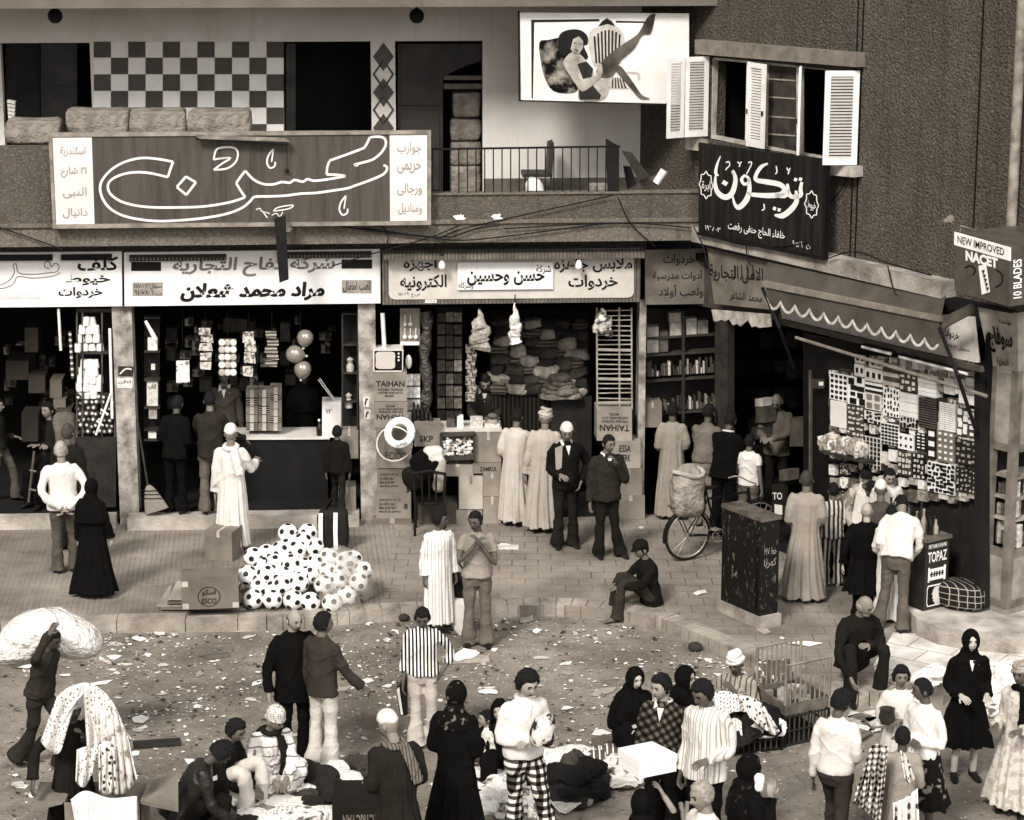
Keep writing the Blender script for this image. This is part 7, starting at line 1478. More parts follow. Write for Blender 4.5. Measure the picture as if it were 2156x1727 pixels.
for i, (x, y, dx, dy, dz, rz, L) in enumerate(((705, 1200, .46, .5, .62, .5, 'clear plastic bag of footballs leaning on the open heap, upper one'), (752, 1212, .3, .42, .62, -.5, 'clear plastic bag of footballs at the far right of the heap'), (715, 1258, .5, .36, .36, .4, 'clear plastic bag of footballs lying in front at the right of the heap'))):
    mb = MB(); lump(mb, onheap(x, y)+V((0, 0, -.02)), (dx, dy, dz), M.Rotation(rz, 3, 'Y'), .8, .07, 26, 16, seed=i+30); mk('clear_bag', mb, MFILM, None, L, 'bag', smooth=True)
# --- cartons on the pavement
def gbox(name, fl, fr, ytop, dep, m_, L, z=ZS, cat='carton', txt=(), tape=None, rz=None, grp=None, ink=MINK):
    """box standing on the ground: front bottom corners fl, fr by photo pixel, top edge at photo row ytop over fl"""
    a, b = gp(*fl, z), gp(*fr, z); zt = ztop(a, ytop); d = (b-a).normalized(); n = V((-d.y, d.x, 0)); n = n if n.y > 0 else -n
    S = thing(name, L, cat, (a+b)/2+n*dep/2, grp); mb = MB(); mb.prism([V((a.x, a.y, z)), V((b.x, b.y, z)), V((b.x, b.y, zt)), V((a.x, a.y, zt))], n*dep); mk('case', mb, m_, S)
    Q = lambda u, v: a.lerp(b, u)+V((0, 0, (zt-z)*v))-n*.004; T = lambda u, w_: a.lerp(b, u)+n*dep*w_+V((0, 0, zt-z+.004))
    if tape:
        mb = MB(); mb.prism([T(.45, 0), T(.55, 0), T(.55, 1), T(.45, 1)], (0, 0, -.003)); mb.prism([Q(.45, .8), Q(.55, .8), Q(.55, 1), Q(.45, 1)], n*.003); mk('tape', mb, mat(tape, .4), S)
    if txt:
        mb = MB(); txt(mb, Q); mk('print', mb, ink, S)
    return S, Q, T
def esco(mb, Q):
    c = [(0.48+.2*math.cos(a), .42+.34*math.sin(a)) for a in [2*math.pi*i/28 for i in range(29)]]; c2_ = [(0.48+.185*math.cos(a), .42+.315*math.sin(a)) for a in [2*math.pi*i/28 for i in range(29)]]
    mb.strip([Q(*p) for p in c], [Q(*p) for p in c2_]); write(mb, 'اسكو', Q(.36, .66), Q(.6, .66), Q(.6, .44), Q(.36, .44), .03); write(mb, 'ESCO', Q(.35, .36), Q(.61, .36), Q(.61, .18), Q(.35, .18), .02, False)
S, Q, T = gbox('carton', (383, 1284), (503, 1280), 1222, .46, carton_m(.17), 'taped carton with a round emblem lying on flattened cardboard beside the footballs', ZS+.12, txt=esco, ink=mat(.03, .8))
mb = MB()
for u, v in ((0, .0), (.88, .0), (0, .75)): mb.prism([Q(u+.01, v+.02), Q(u+.12, v+.02), Q(u+.12, v+.2), Q(u+.01, v+.2)], (0, .003, 0))
mk('patch_tape', mb, mat(.4, .5), S)
gbox('carton', (432, 1178), (489, 1183), 1117, .4, carton_m(.19), 'upright carton with taped flaps just behind the emblem carton', ZS, tape=.36)
mb = MB()
for i in range(4):
    q = [(352+i*2, 1300+i*4-i*5), (505-i*5, 1303-i*7), (516, 1262-i*3), (350+i*6, 1240+i*2)]
    c = gp(432+(3, -4, 5, 0)[i], 1289, 0)+V((0, 0, ZS+.034*(i+1))); mt = M.Rotation((.03, -.05, .06, -.02)[i], 3, 'Z') @ M.Rotation((.02, -.015, .0, .01)[i], 3, 'Y'); hx, hy = (.52, .5, .46, .4)[i], (.42, .4, .36, .36)[i]; mb = MB(); mb.prism([c+mt @ V((a*hx, b*hy, 0)) for a, b in ((-1, -1), (1, -1), (1, 1), (-1, 1))], (0, 0, -.016)); mk('cardboard_sheet', mb, carton_m((.2, .27, .16, .3)[i]), None, 'flattened cardboard sheet in the stack under the emblem carton', 'cardboard', 'flattened cardboard under the emblem carton')
mb = MB(); mb.prism([gp(x, y, ZS+.01) for x, y in ((350, 1290), (352, 1240), (368, 1236), (368, 1284))], V((.03, .02, .0))); 
S = thing('holdall', 'tall dark holdall with two pale stripes standing behind the footballs', 'bag', gp(700, 1163, ZS)); a, b = gp(668, 1163, ZS), gp(733, 1161, ZS); zt_ = ztop(a, 1078)
mb = MB(); lump(mb, (a+b)/2+V((0, .15, (zt_-ZS)/2)), ((b-a).length, .3, zt_-ZS), 0, .35, .03, 28, 14); mk('bag', mb, mat(.022, .8, .3), S, smooth=True)
for u in (.12, .6):
    mb = MB(); mb.tube([a.lerp(b, u)+V((.0, -.012, .03)), a.lerp(b, u)+V((0, -.03, (zt_-ZS)*.5)), a.lerp(b, u+.01)+V((0, -.01, (zt_-ZS)*.97))], [(.028, .006)]*3, 6, ref=(1, 0, 0)); mk('stripe', mb, W8, S)
mb = MB(); mb.tube([V((a.lerp(b, .25).x+.17*math.sin(t)*.6, a.y+.1, zt_-.02+.16*math.sin(t))) for t in [math.pi*i/10 for i in range(11)]], .012, 6); mk('handle', mb, MIRON, S)
# holdall of the youth in the striped robe
Yb = gY(966, 1318, .05); S = thing('shopping_bag', 'black shopping bag hanging from the hand of the youth in the striped robe', 'bag', vp(966, 1290, Yb))
mb = MB(); lump(mb, vp(966, 1256, Yb), (.32, .2, .6), 0, .5, .05, 20, 12); mk('bag', mb, mat(.015, .35, .3), S, smooth=True)
mb = MB(); mb.tube(spline([vp(952, 1222, Yb-.06), vp(950, 1195, Yb-.06), vp(957, 1180, Yb-.06), vp(972, 1195, Yb-.06), vp(982, 1225, Yb-.06)], 5), .012, 6); mk('handle', mb, MIRON, S)
mb = MB(); lump(mb, gp(970, 1330, 0)+V((0, 0, .2)), (.3, .26, .46), 0, .5, .1, 18, 12); mk('wrapped_bundle', mb, mat(.6, .7, .15), None, 'white wrapped bundle standing between the striped robe and the boy in grey', 'bundle', smooth=True)
Yc = gY(892, 1572)+.02; mb = MB(); pan(mb, Plane((0, Yc, 0), (1, 0, 0), (0, -1, 0)), [(834, 1450), (856, 1422), (858, 1505), (842, 1508)], .02, .1); S = mk('attache_case', mb, mat(.02, .4), None, 'dark attache case carried under the arm of the youth in the striped shirt', 'case')
mb = MB(); pan(mb, Plane((0, Yc, 0), (1, 0, 0), (0, -1, 0)), [(835, 1452), (840, 1447), (848, 1504), (844, 1506)], .026, .005); mk('pale_edge', mb, W6, S)
Yd = gY(1190, 1152, ZS); mb = MB(); pan(mb, Plane((0, Yd, 0), (1, 0, 0), (0, -1, 0)), [(1168, 945), (1184, 938), (1182, 985), (1170, 992)], .16, .03); mk('folder', mb, GALD, None, 'pale folder held under the arm of the man in the dark suit and white cap', 'folder')
# --- sack on the carrier's back, heaped cloths, open carton
Y1 = gY(100, 1612)
mb = MB()
def blob(mb, prof, Y, dep, seed=0):
    """soft bulk whose outline is given as (x, y_top, y_bottom) columns at distance Y"""
    rings = []
    for i, (x, y0, y1) in enumerate(prof):
        a, b = vp(x, y0, Y), vp(x, y1, Y); c = (a+b)/2; h = (a.z-b.z)/2; d = dep*(1 if 0 < i < len(prof)-1 else .35)*min(1, h/.2)
        rings.append([c+V((0, d/2*math.cos(t)*(1+.07*NZ.noise(V((i*.7, t*1.5, seed)))), h*math.sin(t)*(1+.06*NZ.noise(V((i*.9, t*2, seed+5)))))) for t in [2*math.pi*k/18 for k in range(18)]])
    return mb.loft(rings)
blob(mb, [(0, 1345, 1372), (6, 1325, 1395), (30, 1302, 1404), (60, 1288, 1395), (95, 1280, 1385), (125, 1282, 1380), (160, 1300, 1385), (190, 1315, 1382), (208, 1330, 1375), (216, 1345, 1362)], Y1+.3, .6); mk('white_sack', mb, mat(.64, .85, .1, 4., 8., 1., .12), None, 'huge white sack carried on the back of the man at the left', 'sack', smooth=True)
def drape(name, top, bot, Y, m_, L, cat, folds=5, amp=.035, nx=26, ny=14, lean=0., grp=None, seed=0):
    """cloth hanging between a top and a bottom outline (photo pixels) at distance Y, with real folds and thickness"""
    T_ = spline([(x, y, 0) for x, y in top], 8); B2 = spline([(x, y, 0) for x, y in bot], 8); mb = MB(); g_ = []
    for j in range(ny+1):
        v = j/ny; r = []
        for i in range(nx+1):
            u = i/nx; a = T_[min(len(T_)-1, int(u*(len(T_)-1)))]; b = B2[min(len(B2)-1, int(u*(len(B2)-1)))]; p = a.lerp(b, v)
            r.append(vp(p.x, p.y, Y-lean*v+amp*(.3+v)*math.sin(u*folds*6.28+seed+v*1.3)+amp*.8*NZ.noise(V((u*4, v*4, seed)))))
        g_ += r
    mb.add(g_, [(j*(nx+1)+i, j*(nx+1)+i+1, (j+1)*(nx+1)+i+1, (j+1)*(nx+1)+i) for j in range(ny) for i in range(nx)])
    o = mk(name, mb, m_, None, L, cat, grp, smooth=True); s = o.modifiers.new('s', 'SOLIDIFY'); s.thickness = .012; s.offset = 0; return o
Y2 = gY(163, 1800); FL1, FL2, FL3 = dots(.72, .22, 26, .3, .6), dots(.66, .06, 17, .33, .8), splotch(.7, .28, 13., .52, .6)
drape('printed_cloth', [(120, 1468), (140, 1450), (165, 1440), (185, 1438), (210, 1448)], [(86, 1560), (105, 1585), (128, 1580), (132, 1520), (138, 1480)], Y2-.28, FL1, 'white sprigged cloth hanging down the left of the vendor with covered head', 'cloth', 3, seed=1)
drape('printed_cloth', [(176, 1440), (205, 1447), (228, 1467), (248, 1500), (264, 1540)], [(184, 1590), (205, 1602), (235, 1578), (258, 1566), (276, 1556)], Y2-.32, FL1, 'large white sprigged cloth falling over the shoulder of the vendor', 'cloth', 5, .05, seed=2)
drape('printed_cloth', [(163, 1578), (183, 1572), (202, 1580)], [(160, 1646), (178, 1657), (198, 1618)], Y2-.34, FL1, 'white sprigged cloth hanging below the raised arm of the vendor', 'cloth', 2, .03, seed=5)
drape('printed_cloth', [(200, 1500), (225, 1495), (250, 1520), (268, 1550)], [(215, 1668), (240, 1672), (265, 1668), (288, 1640)], Y2-.36, FL3, 'white flowered cloth hanging lowest at the right of the vendor', 'cloth', 5, .05, seed=3)
drape('printed_cloth', [(208, 1570), (225, 1560), (240, 1575)], [(210, 1665), (228, 1672), (245, 1655)], Y2-.42, FL2, 'dark spotted cloth hanging in the middle of the vendor', 'cloth', 3, .03, seed=4)
S = thing('open_carton', 'open carton with spread flaps in front of the vendor with covered head', 'carton', gp(220, 1840)); a, b = gp(139, 1835), gp(302, 1835); zt_ = ztop(a, 1690); n = V((0, .5, 0)); MCT = carton_m(.2)
Z = lambda p, z: V((p.x, p.y, z))
mb = MB()
for p, q_ in ((a, b), (b, b+n), (b+n, a+n), (a+n, a)): mb.prism([Z(p, 0), Z(q_, 0), Z(q_, zt_), Z(p, zt_)], ((q_-p).normalized().cross(V((0, 0, 1))))*-.012)
mb.prism([Z(a, .03), Z(b, .03), Z(b+n, .03), Z(a+n, .03)], (0, 0, -.01)); mk('case', mb, MCT, S)
mb = MB(); mb.prism([Z(a, zt_), Z(a+n, zt_), Z(a+n, zt_)+V((-.3, -.05, .02)), Z(a, zt_)+V((-.28, -.12, -.03))], (0, 0, -.012)); mk('flap', mb, MCT, S)
mb = MB(); mb.prism([Z(b, zt_), Z(b+n, zt_), Z(b+n, zt_)+V((.28, .0, .1)), Z(b, zt_)+V((.36, -.1, -.04))], (0, 0, -.012)); mk('flap', mb, MCT, S)
drape('printed_cloth', [(150, 1682), (180, 1665), (230, 1680), (288, 1676)], [(170, 1790), (200, 1800), (250, 1800), (292, 1790)], a.y-.04, dots(.74, .4, 40, .28), 'white spotted cloth hanging over the front of the open carton', 'cloth', 3, .02, seed=6)
# --- clothes spread on the ground
GT = {'w': mat(.72, .9, .1, 6., 16., .9, .06), 'p': dots(.68, .2, 24, .3, .5), 'd': mat(.03, .9, .3, 6., 16., .9, .06), 'b': mat(.07, .9, .3, 6., 16., .9, .06), 'g': mat(.22, .9, .3, 6., 16., .9, .06), 's': stripes(.68, .12, .06, .75), 't': splotch(.7, .15, 10., .5, .6), 'k': mat(.012, .9, .3, 6., 16., .9, .06)}
WL_ = {'w': 'white', 'p': 'white spotted', 'd': 'dark', 'b': 'brown', 'g': 'grey', 's': 'white striped', 't': 'flowered pale', 'k': 'black'}
def heap(items, where, group, z=0., zr_=.1):
    for i, (x, y, dx, dy, dz, rz, k) in enumerate(items):
        mb = MB(); lump(mb, gp(x, y, z)+V((0, 0, dz/2)), (dx, dy, dz), rz, .65, .3, 52, 22, seed=i*3+x, fr=5.); mk('garment', mb, GT[k], None, '%s garment lying %s' % (WL_[k], where), 'garment', group, smooth=True)
heap([(428, 1730, .36, .36, .1, .3, 'd'), (430, 1716, .36, .34, .08, .5, 'g'), (434, 1700, .34, .32, .07, .2, 'w'), (432, 1690, .3, .3, .07, .4, 's'), (482, 1716, .38, .34, .08, -.5, 'd'), (486, 1700, .36, .34, .08, -.4, 'w'), (490, 1688, .34, .3, .07, -.6, 'g'), (505, 1672, .34, .26, .07, -.3, 'w'), (545, 1700, .5, .26, .08, .7, 'w'), (575, 1690, .44, .24, .09, .4, 's'), (610, 1708, .5, .36, .1, -.3, 'p'), (632, 1690, .4, .22, .09, .9, 'b'), (575, 1735, .5, .3, .1, .2, 'p'), (530, 1730, .4, .3, .1, .3, 'w'), (640, 1730, .4, .3, .1, .5, 't'), (615, 1660, .36, .22, .08, -.3, 's'), (640, 1672, .3, .18, .09, .6, 'w'), (500, 1745, .5, .34, .12, .1, 'd'), (460, 1748, .5, .36, .1, .1, 'k'), (660, 1702, .3, .3, .1, .5, 'd'), (590, 1665, .3, .2, .09, .2, 't'), (555, 1718, .3, .2, .09, 1.2, 'g'), (675, 1722, .36, .2, .1, .2, 'w'), (520, 1708, .26, .16, .07, 1., 'b')], 'in front of the old vendor in the knitted cap', 'clothes before the knitted cap vendor')
heap([(676, 1655, .28, .75, .14, .42, 'd'), (700, 1680, .26, .5, .12, .42, 'd'), (735, 1655, .24, .95, .12, .45, 'w'), (750, 1705, .3, .2, .1, .3, 'w'), (770, 1628, .24, .75, .13, .42, 'b'), (795, 1650, .26, .4, .13, .4, 'b'), (785, 1615, .2, .4, .1, .5, 'g'), (660, 1640, .1, .6, .07, .4, 'w')], 'on the cartons left of the man in the brown robe', 'clothes beside the brown robe')
gbox('carton', (700, 1770), (812, 1768), 1702, .7, carton_m(.03), 'dark printed carton serving as a stand under the folded trousers', 0., txt=lambda mb, Q: write(mb, 'ELECTRIC FAN', Q(.95, .45), Q(.2, .45), Q(.2, .8), Q(.95, .8), .02, False), ink=mat(.2, .7))
heap([(1022, 1660, .4, .4, .22, .3, 'w'), (1050, 1685, .4, .4, .22, .2, 't'), (1030, 1700, .5, .4, .2, -.2, 'w'), (1062, 1640, .3, .3, .2, .4, 's'), (1000, 1690, .3, .4, .2, .1, 'k'), (1085, 1708, .4, .4, .18, -.2, 't')], 'behind the woman in the flowered headscarf', 'clothes behind the flowered headscarf')
def sheet(pts, L, v=.5):
    P3 = [gp(x, y, .03) for x, y in pts]; c = sum(P3, V((0, 0, 0)))/len(P3); S_ = spline(P3, 4, True); n = len(S_); mb = MB(); mb.loft([[p+V((0, 0, .05+.03*math.sin(i*1.3))) for i, p in enumerate(S_)], [c+(p-c)*.97+V((0, 0, .06+.03*math.sin(i*1.3))) for i, p in enumerate(S_)], [c+(p-c)*.8-V((0, 0, .018)) for p in S_]], True); return mk('ground_sheet', mb, mat(v, .9, .2, 5., 14., .9, .05), None, L, 'sheet', smooth=True)
sheet([(1140, 1640), (1165, 1612), (1240, 1612), (1266, 1672), (1220, 1708), (1165, 1712)], 'pale ground sheet carrying the heap of black clothes'); sheet([(1236, 1600), (1262, 1578), (1330, 1590), (1345, 1650), (1318, 1668), (1262, 1650)], 'white ground sheet carrying the striped clothes by the veiled woman'); sheet([(1405, 1640), (1420, 1600), (1460, 1600), (1466, 1652), (1430, 1668)], 'small ground sheet beside the white boxes')
heap([(1165, 1668, .34, .26, .16, .3, 'k'), (1185, 1690, .4, .3, .14, -.4, 'd'), (1215, 1692, .4, .26, .16, .2, 'k'), (1240, 1675, .3, .3, .15, 1., 'k'), (1200, 1672, .4, .34, .26, .1, 'k'), (1180, 1652, .4, .3, .22, .9, 'd'), (1222, 1655, .4, .3, .24, -.5, 'k'), (1205, 1645, .3, .3, .3, .4, 'b'), (1245, 1655, .26, .3, .16, .8, 'd'), (1160, 1645, .3, .3, .16, .2, 'k'), (1232, 1690, .2, .26, .1, .5, 'g'), (1190, 1622, .6, .3, .2, .1, 'w'), (1225, 1622, .4, .3, .18, -.2, 's'), (1160, 1626, .34, .3, .18, .4, 'w'), (1205, 1612, .4, .24, .14, .1, 'p')], 'heaped beside the checked trousers', 'clothes beside the checked trousers', .03)
heap([(1268, 1610, .36, .3, .14, .4, 's'), (1300, 1604, .36, .34, .18, .2, 's'), (1290, 1630, .5, .3, .14, -.3, 'w'), (1320, 1632, .36, .34, .16, .3, 't'), (1270, 1632, .3, .3, .1, .6, 'w'), (1310, 1650, .4, .2, .1, .1, 'w')], 'on the sheet in front of the smiling veiled woman', 'clothes on the striped sheet', .03)
heap([(1425, 1620, .36, .34, .22, .3, 'd'), (1448, 1635, .3, .34, .2, -.3, 'k'), (1430, 1645, .34, .3, .14, .5, 't'), (1452, 1612, .26, .3, .2, .1, 'b'), (1440, 1655, .4, .2, .1, 0, 'w')], 'beside the youth in the striped white shirt', 'clothes beside the striped white shirt', .03)
gbox('carton', (1244, 1590), (1270, 1600), 1555, .2, carton_m(.16), 'torn brown carton corner beside the striped clothes', 0.)
Yw = gY(1345, 2040)+.03
def tbox(pts, h, Y, L, v=.82):
    z = vp(*pts[0], Y).z; P3 = [gp(x, y, z) for x, y in pts]; S = thing('white_box', L, 'box', sum(P3, V((0, 0, 0)))/4-V((0, 0, h))); mb = MB(); mb.prism(P3, (0, 0, -h)); mk('case', mb, mat(v, .5, .04), S); c = sum(P3, V((0, 0, 0)))/4; mb = MB(); mb.prism([c+(p-c)*1.03+V((0, 0, .004)) for p in P3], (0, 0, -h*.45)); mk('lid', mb, mat(v, .5, .04), S)
tbox([(1302, 1576), (1345, 1604), (1424, 1588), (1372, 1562)], .15, Yw, 'flat white box balanced on the head of the woman in black')
tbox([(1416, 1585), (1420, 1600), (1462, 1592), (1452, 1566)], .16, gY(1440, 1640), 'second white box standing behind the one carried on a head')
# --- wire crates and display cage at the kerb
MWIRE = mat(.02, .5, .3); MCRT = mat(.14, .7, .4, 6.)
def crate(A, B, C, D, z0, z1, L, n=11):
    S = thing('wire_crate', L, 'crate', (A+C)/2); c4 = (A, B, C, D); mb = MB()
    for i in range(4):
        p, q_ = c4[i], c4[(i+1) % 4]
        for z in (z0+.02, (z0+z1)/2, z1-.01): mb.tube([Z(p, z), Z(q_, z)], .012, 5)
        mb.tube([Z(p, z0), Z(p, z1)], .016, 5)
    mk('frame', mb, MWIRE, S); mb = MB()
    for i in range(4):
        p, q_ = c4[i], c4[(i+1) % 4]
        for k in range(1, n): c = p.lerp(q_, k/n); mb.tube([Z(c, z0), Z(c, z1)], .007, 4)
    mk('bars', mb, mat(.1, .5), S); mb = MB(); mb.prism([Z(p, z0+.03) for p in c4], (0, 0, -.02)); mk('floor', mb, MDK, S); return S
a, b = gp(1518, 1594), gp(1645, 1579); n = V((.08, .55, 0)); crate(a, b, b+n, a+n, 0, ztop(a, 1546), 'low wire crate covered with clothes in front of the man in the white turban')
ztc = ztop(a, 1546)
heap([(1540, 1545, .5, .4, .26, .2, 'd'), (1585, 1540, .5, .4, .26, -.2, 'k'), (1620, 1545, .4, .3, .2, .3, 'w'), (1560, 1560, .4, .3, .14, .5, 'd')], 'on top of the low wire crate', 'clothes on the low wire crate', ztc-.1)
Yk = a.y+.2
drape('printed_cloth', [(1500, 1462), (1520, 1455), (1545, 1460), (1570, 1472)], [(1512, 1510), (1530, 1505), (1550, 1498), (1575, 1500)], Yk+.1, dots(.75, .12, 30, .36), 'white dotted cloth spread over the heap on the low wire crate', 'cloth', 3, .03, lean=.2, seed=9)
drape('printed_cloth', [(1552, 1462), (1580, 1468), (1602, 1480), (1615, 1500)], [(1580, 1512), (1605, 1532), (1628, 1548), (1640, 1540)], Yk, FL2, 'white cloth with dark spots hanging over the right of the low wire crate', 'cloth', 4, .04, lean=.25, seed=10)
drape('garment', [(1520, 1530), (1545, 1512), (1560, 1520)], [(1530, 1560), (1548, 1568), (1562, 1556)], Yk-.25, GT['w'], 'white shirt hanging over the front of the low wire crate', 'garment', 2, .03, seed=11)
B_, C_, A_ = gp(1650, 1574), gp(1742, 1553), gp(1590, 1532); D_ = A_+C_-B_; z1 = ztop(B_, 1510); crate(A_, B_, C_, D_, 0, z1, 'tall wire crate carrying the wooden display cage', 9)
S = thing('display_cage', 'wooden tray with picket fences full of small goods on the tall wire crate', 'cage', (A_+C_)/2+V((0, 0, z1+.01))); c4 = (A_, B_, C_, D_); mb = MB(); z1 += .012
mb.prism([Z(p, z1+.02) for p in c4], (0, 0, -.02))
for i in range(4): p, q_ = c4[i], c4[(i+1) % 4]; nn = (q_-p).normalized().cross(V((0, 0, 1))); mb.prism([Z(p, z1+.02), Z(q_, z1+.02), Z(q_, z1+.12), Z(p, z1+.12)], -nn*.025 if nn.dot((A_+C_)/2-p) < 0 else nn*.025)
mk('tray', mb, MCRT, S)
zf = ztop(B_, 1402)
for nm, (p, q_) in (('front', (B_, C_)), ('back', (A_, D_))):
    mb = MB(); n_ = 9
    for k in range(n_+1): c = p.lerp(q_, k/n_); mb.tube([Z(c, z1+.12), Z(c, zf)], .018 if k in (0, n_) else .009, 5)
    mb.tube([Z(p, zf), Z(q_, zf)], .014, 5); mk('picket_fence', mb, mat(.22, .7, .3), S)
rr = random.Random(8)
for i in range(22):
    c = A_.lerp(B_, rr.uniform(.15, .85))+(C_-B_)*rr.uniform(.1, .9); hh = rr.uniform(.05, .26 if i < 8 else .08); m = MB(); m.box(Z(c, z1+.03+hh/2), (rr.uniform(.05, .14), rr.uniform(.04, .1), hh), rr.uniform(0, 3)); mk('small_ware', m, mat(rr.choice((.7, .5, .1, .05, .3)), .5, .4, 20.), None, 'small packet or box standing in the wooden display cage', 'ware', 'wares in the display cage')
mb = MB(); lump(mb, gp(1628, 1420, .1), (.4, .3, .3), 0, .6, .25, 18, 10, seed=3); mk('rubbish_heap', mb, splotch(.12, .6, 9., .58, .62), None, 'heap of torn paper and rubbish against the kerb behind the display cage', 'rubbish', smooth=True)
# right side wares
gbox('carton', (1950, 1490), (1984, 1488), 1448, .3, carton_m(.2), 'carton behind the girl in the white sweater carrying white packets', 0., tape=.3)
heap([(1958, 1440, .34, .3, .16, .2, 'w'), (1968, 1432, .3, .26, .14, .6, 'w')], 'on the carton behind the girl in the white sweater', 'white packets on the carton', .3)
heap([(2085, 1462, .5, .4, .2, .3, 'w'), (2110, 1450, .3, .4, .3, .1, 'p'), (2080, 1490, .5, .3, .1, -.2, 'w'), (2105, 1500, .5, .3, .1, .2, 't'), (2130, 1470, .4, .3, .3, .2, 'w')], 'at the right edge behind the flowered dress', 'clothes at the right edge')
rr = random.Random(14)
for i in range(14):
    c = gp(1800+rr.uniform(-5, 50), 1500+rr.uniform(0, 52), .02+.012*(i % 4)); m = MB(); m.box(c, (.24, .17, .02), rr.uniform(0, 3)); mk('magazine', m, mat(rr.choice((.6, .35, .15, .5)), .6, .4, 15.), None, 'magazine or pamphlet laid out on the ground beside the small girl', 'magazine', 'magazines on the ground')
# cloths carried by the small boy, girl's jug, handkerchief, bundle
Y3 = gY(1890, 1850); CK = checks(.75, .25, .015, .06)
drape('checked_cloth', [(1832, 1575), (1845, 1566), (1870, 1572)], [(1795, 1690), (1825, 1712), (1850, 1740)], Y3-.1, CK, 'checked cloth hanging over the left arm of the small boy in grey', 'cloth', 4, .04, seed=21)
drape('flowered_cloth', [(1880, 1690), (1905, 1680), (1930, 1660)], [(1880, 1760), (1905, 1770), (1935, 1765)], Y3-.3, dots(.72, .12, 9, .3, .3), 'white flowered cloth bundled in front of the small boy in grey', 'cloth', 4, .04, seed=22)
drape('flowered_cloth', [(1895, 1580), (1905, 1590), (1915, 1612)], [(1905, 1640), (1915, 1650), (1925, 1640)], Y3-.2, dots(.6, .1, 14, .34, .3), 'dark spotted cloth over the right shoulder of the small boy in grey', 'cloth', 2, .02, seed=23)
Y4 = gY(1888, 1690)-.25; mb = MB(); p = vp(1866, 1524, Y4); mb.lathe([(.01, 0), (.06, .01), (.085, .07), (.07, .13), (.08, .16), (.06, .15), (.05, .1)], p, 14); mk('clay_pot', mb, mat(.06, .4), None, 'small dark round pot carried by the small girl in the pale dress', 'pot', smooth=True)
Y5 = gY(1102, 1790)-.32; mb = MB(); lump(mb, vp(1140, 1540, Y5), (.18, .16, .27), .3, .6, .25, 20, 12, seed=2); mk('cloth_bundle', mb, splotch(.62, .05, 9., .5, .58), None, 'crumpled bundle of clothing in the hands of the man in checked trousers', 'bundle', smooth=True)
Y6 = gY(1590, 1990)-.3; mb = MB(); lump(mb, vp(1596, 1648, Y6), (.08, .05, .13), .2, .8, .5, 20, 14); mk('handkerchief', mb, W8, None, 'white handkerchief held by the woman in black at the bottom edge', 'handkerchief', smooth=True)
mb = MB(); p = gp(1437, 1703, 0.); mb.tube([vp(1432, 1690, gY(1440, 1990)), vp(1440, 1735, gY(1440, 1990))], .02, 6); mb.tube([vp(1446, 1688, gY(1440, 1990)), vp(1442, 1735, gY(1440, 1990))], .02, 6); mk('folded_stool', mb, mat(.4, .5), None, 'thin pale crossed legs of a folded stool beside the old man in white', 'stool')
# --- litter
def scrap(seed, flat=.012):
    q = random.Random(seed); n = q.randint(5, 8); m = MB(); top = []
    for k in range(n): a = 2*math.pi*k/n+q.uniform(-.3, .3); r = .5*q.uniform(.55, 1.1); top.append(V((r*math.cos(a), .7*r*math.sin(a), .05+q.uniform(0, .22))))
    c = V((q.uniform(-.1, .1), 0, q.uniform(.08, .3))); cb = V((0, 0, 0)); m.v = top+[p-V((0, 0, .05)) for p in top]+[c, cb]
    for k in range(n):
        j = (k+1) % n; m.f += [[k, j, 2*n], [n+j, n+k, 2*n+1], [k, n+k, n+j, j]]
    m.m = [0]*len(m.f); return m
SM_ = [mesh_of('paper_scrap', scrap(i), [mat((.75, .6, .7, .45, .75, .3)[i % 6], .9, .12)], False) for i in range(12)]
rr = random.Random(99)
poly = [(0, 1335), (480, 1330), (880, 1300), (1280, 1305), (1500, 1375), (1580, 1420), (1640, 1600), (1300, 1700), (0, 1727)]
def inside(x, y):
    c = False
    for i in range(len(poly)):
        (a, b), (d, e) = poly[i], poly[i-1]
        if (b > y) != (e > y) and x < (d-a)*(y-b)/(e-b)+a: c = not c
    return c
n = 0; spots = [(290, 1345, .3), (335, 1335, .26), (245, 1358, .22), (365, 1337, .2), (240, 1385, .25), (265, 1400, .22), (225, 1395, .2), (520, 1343, .2), (1110, 1307, .28), (1475, 1250, .36), (880, 1297, .16), (830, 1330, .14), (980, 1385, .5), (1265, 1545, .3), (1268, 1458, .34), (770, 1435, .22), (290, 1540, .22), (210, 1440, .3), (1690, 1357, .4), (1605, 1330, .26), (1645, 1345, .14), (1565, 1300, .14), (1500, 1352, .1), (1380, 1300, .25), (1540, 1405, .3), (1520, 1425, .2), (1605, 1425, .16), (1085, 1262, .05), (1350, 1112, .14), (1060, 1152, .28), (540, 1440, .18), (420, 1420, .18), (720, 1380, .15), (880, 1460, .2), (1130, 1330, .2), (1210, 1335, .15), (1030, 1340, .12)]
while n < 235:
    if n < len(spots): x, y, s = spots[n]; z = ZS if (y < 1300 and x > 900) or (x > 1440 and y < 1300+(x-1440)*.45) else 0
    else:
        x, y = rr.uniform(0, 1700), rr.uniform(1325, 1727)
        if not inside(x, y): continue
        s = .04+.22*rr.random()**3; z = 0
        if x < 600 and rr.random() < .25: s *= 1.4
    o = bpy.data.objects.new('paper_scrap', SM_[rr.randrange(12)]); COL.objects.link(o); o.location = gp(x, y, z)+V((0, 0, .004)); o.rotation_euler = (0, 0, rr.uniform(0, 6.3)); o.scale = (s*rr.uniform(.8, 1.3), s*rr.uniform(.7, 1.1), s*rr.uniform(.15, .45))
    tag(o, 'crumpled scrap of waste paper lying on the ground of the market street', 'litter', 'paper scraps on the ground'); n += 1
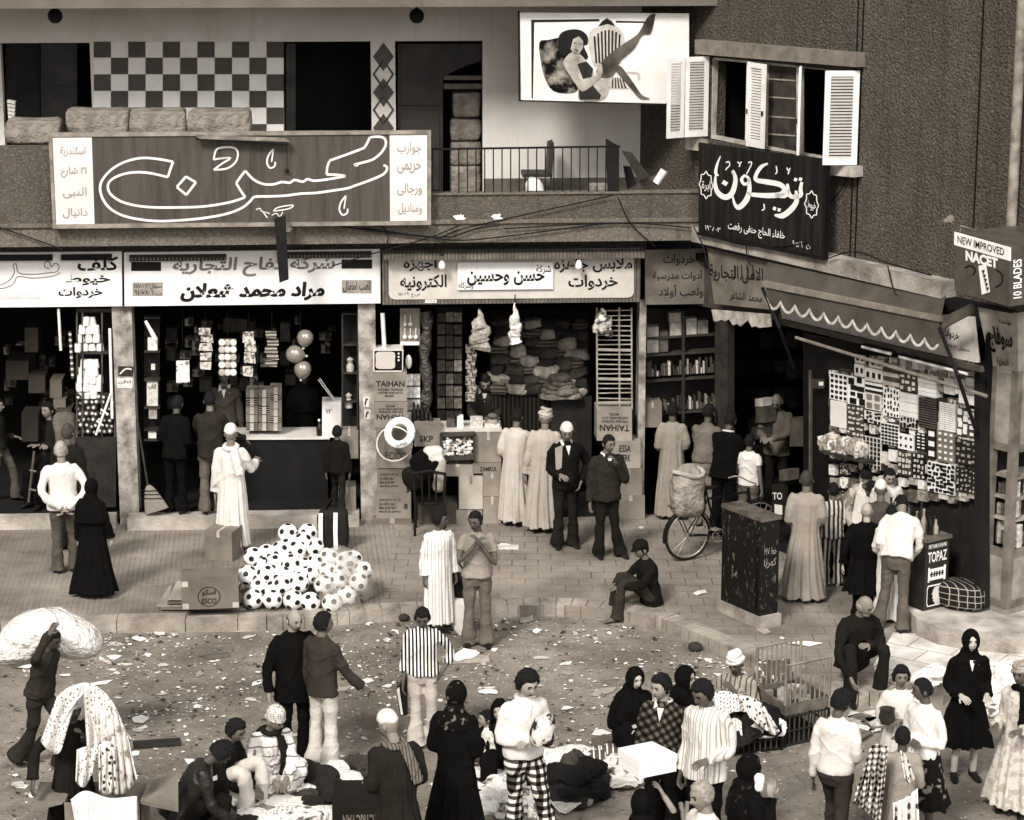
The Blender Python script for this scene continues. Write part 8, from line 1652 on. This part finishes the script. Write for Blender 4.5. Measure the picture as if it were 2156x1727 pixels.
for i, (x, y, dx, dy, rz, v, L) in enumerate(((980, 1388, .55, .22, .1, .3, 'flat torn piece of cardboard on the dirt behind the striped shirt'), (1065, 1152, .34, .16, 0, .5, 'pale flat sheet on the pavement tiles near the two robes'), (455, 1380, .3, .14, .3, .14, 'small brown cardboard piece on the dirt'), (330, 1565, .5, .2, .2, .04, 'dark stain-like rag lying flat on the dirt left of the squatting men'))):
    m = MB(); m.box(gp(x, y, ZS+.015 if i == 1 else .015), (dx, dy, .02), rz); mk('cardboard_piece', m, mat(v, .9, .3), None, L, 'cardboard')
for i, (x, y, r) in enumerate(((1463, 1362, .09), (850, 1300, .07), (1395, 1290, .05))):
    m = MB(); m.ball(gp(x, y, .05), (r, r*.8, r*.7), 9, 7); mk('stone', m, mat(.06, .9), None, ('dark round stone among the litter before the kerb', 'small stone at the kerb near the striped robe', 'small stone on the kerb beside the seated boy')[i], 'stone', smooth=True)

rr = random.Random(5); mb = MB(); M5 = [mat(v, .9, .15) for v in (.75, .5, .3, .06, .1)]
for i in range(4300):
    if rr.random() < .45: x, y = rr.uniform(-60, 1720), rr.uniform(1312, 1745)
    else:
        cx_, cy_ = rr.choice(((250, 1370), (330, 1340), (240, 1400), (900, 1330), (1520, 1400), (1580, 1420), (1330, 1310), (1150, 1340), (120, 1560), (420, 1480), (760, 1450), (1010, 1420), (1250, 1470), (1420, 1400), (700, 1360), (560, 1420), (1000, 1300), (300, 1530), (1200, 1560), (860, 1400))); x, y = cx_+rr.gauss(0, 70), cy_+rr.gauss(0, 26)
    if not inside(x, y): continue
    p = gp(x, y, .004); s = .008+.03*rr.random()**2.5; a = rr.uniform(0, 6.3); mb.mi = rr.choice((0, 0, 1, 1, 2, 3, 3, 4)); q = []
    for k in range(4): t = a+k*1.57+rr.uniform(-.4, .4); q.append(p+V((s*math.cos(t), s*.8*math.sin(t), rr.uniform(0, s*.8))))
    mb.add(q, [(0, 1, 2, 3)])
mk('litter_crumbs', mb, M5, kind='stuff')
tag(bpy.data.objects['litter_crumbs'], 'fine crumbs of torn paper, straw and gravel trodden into the dirt', 'litter')
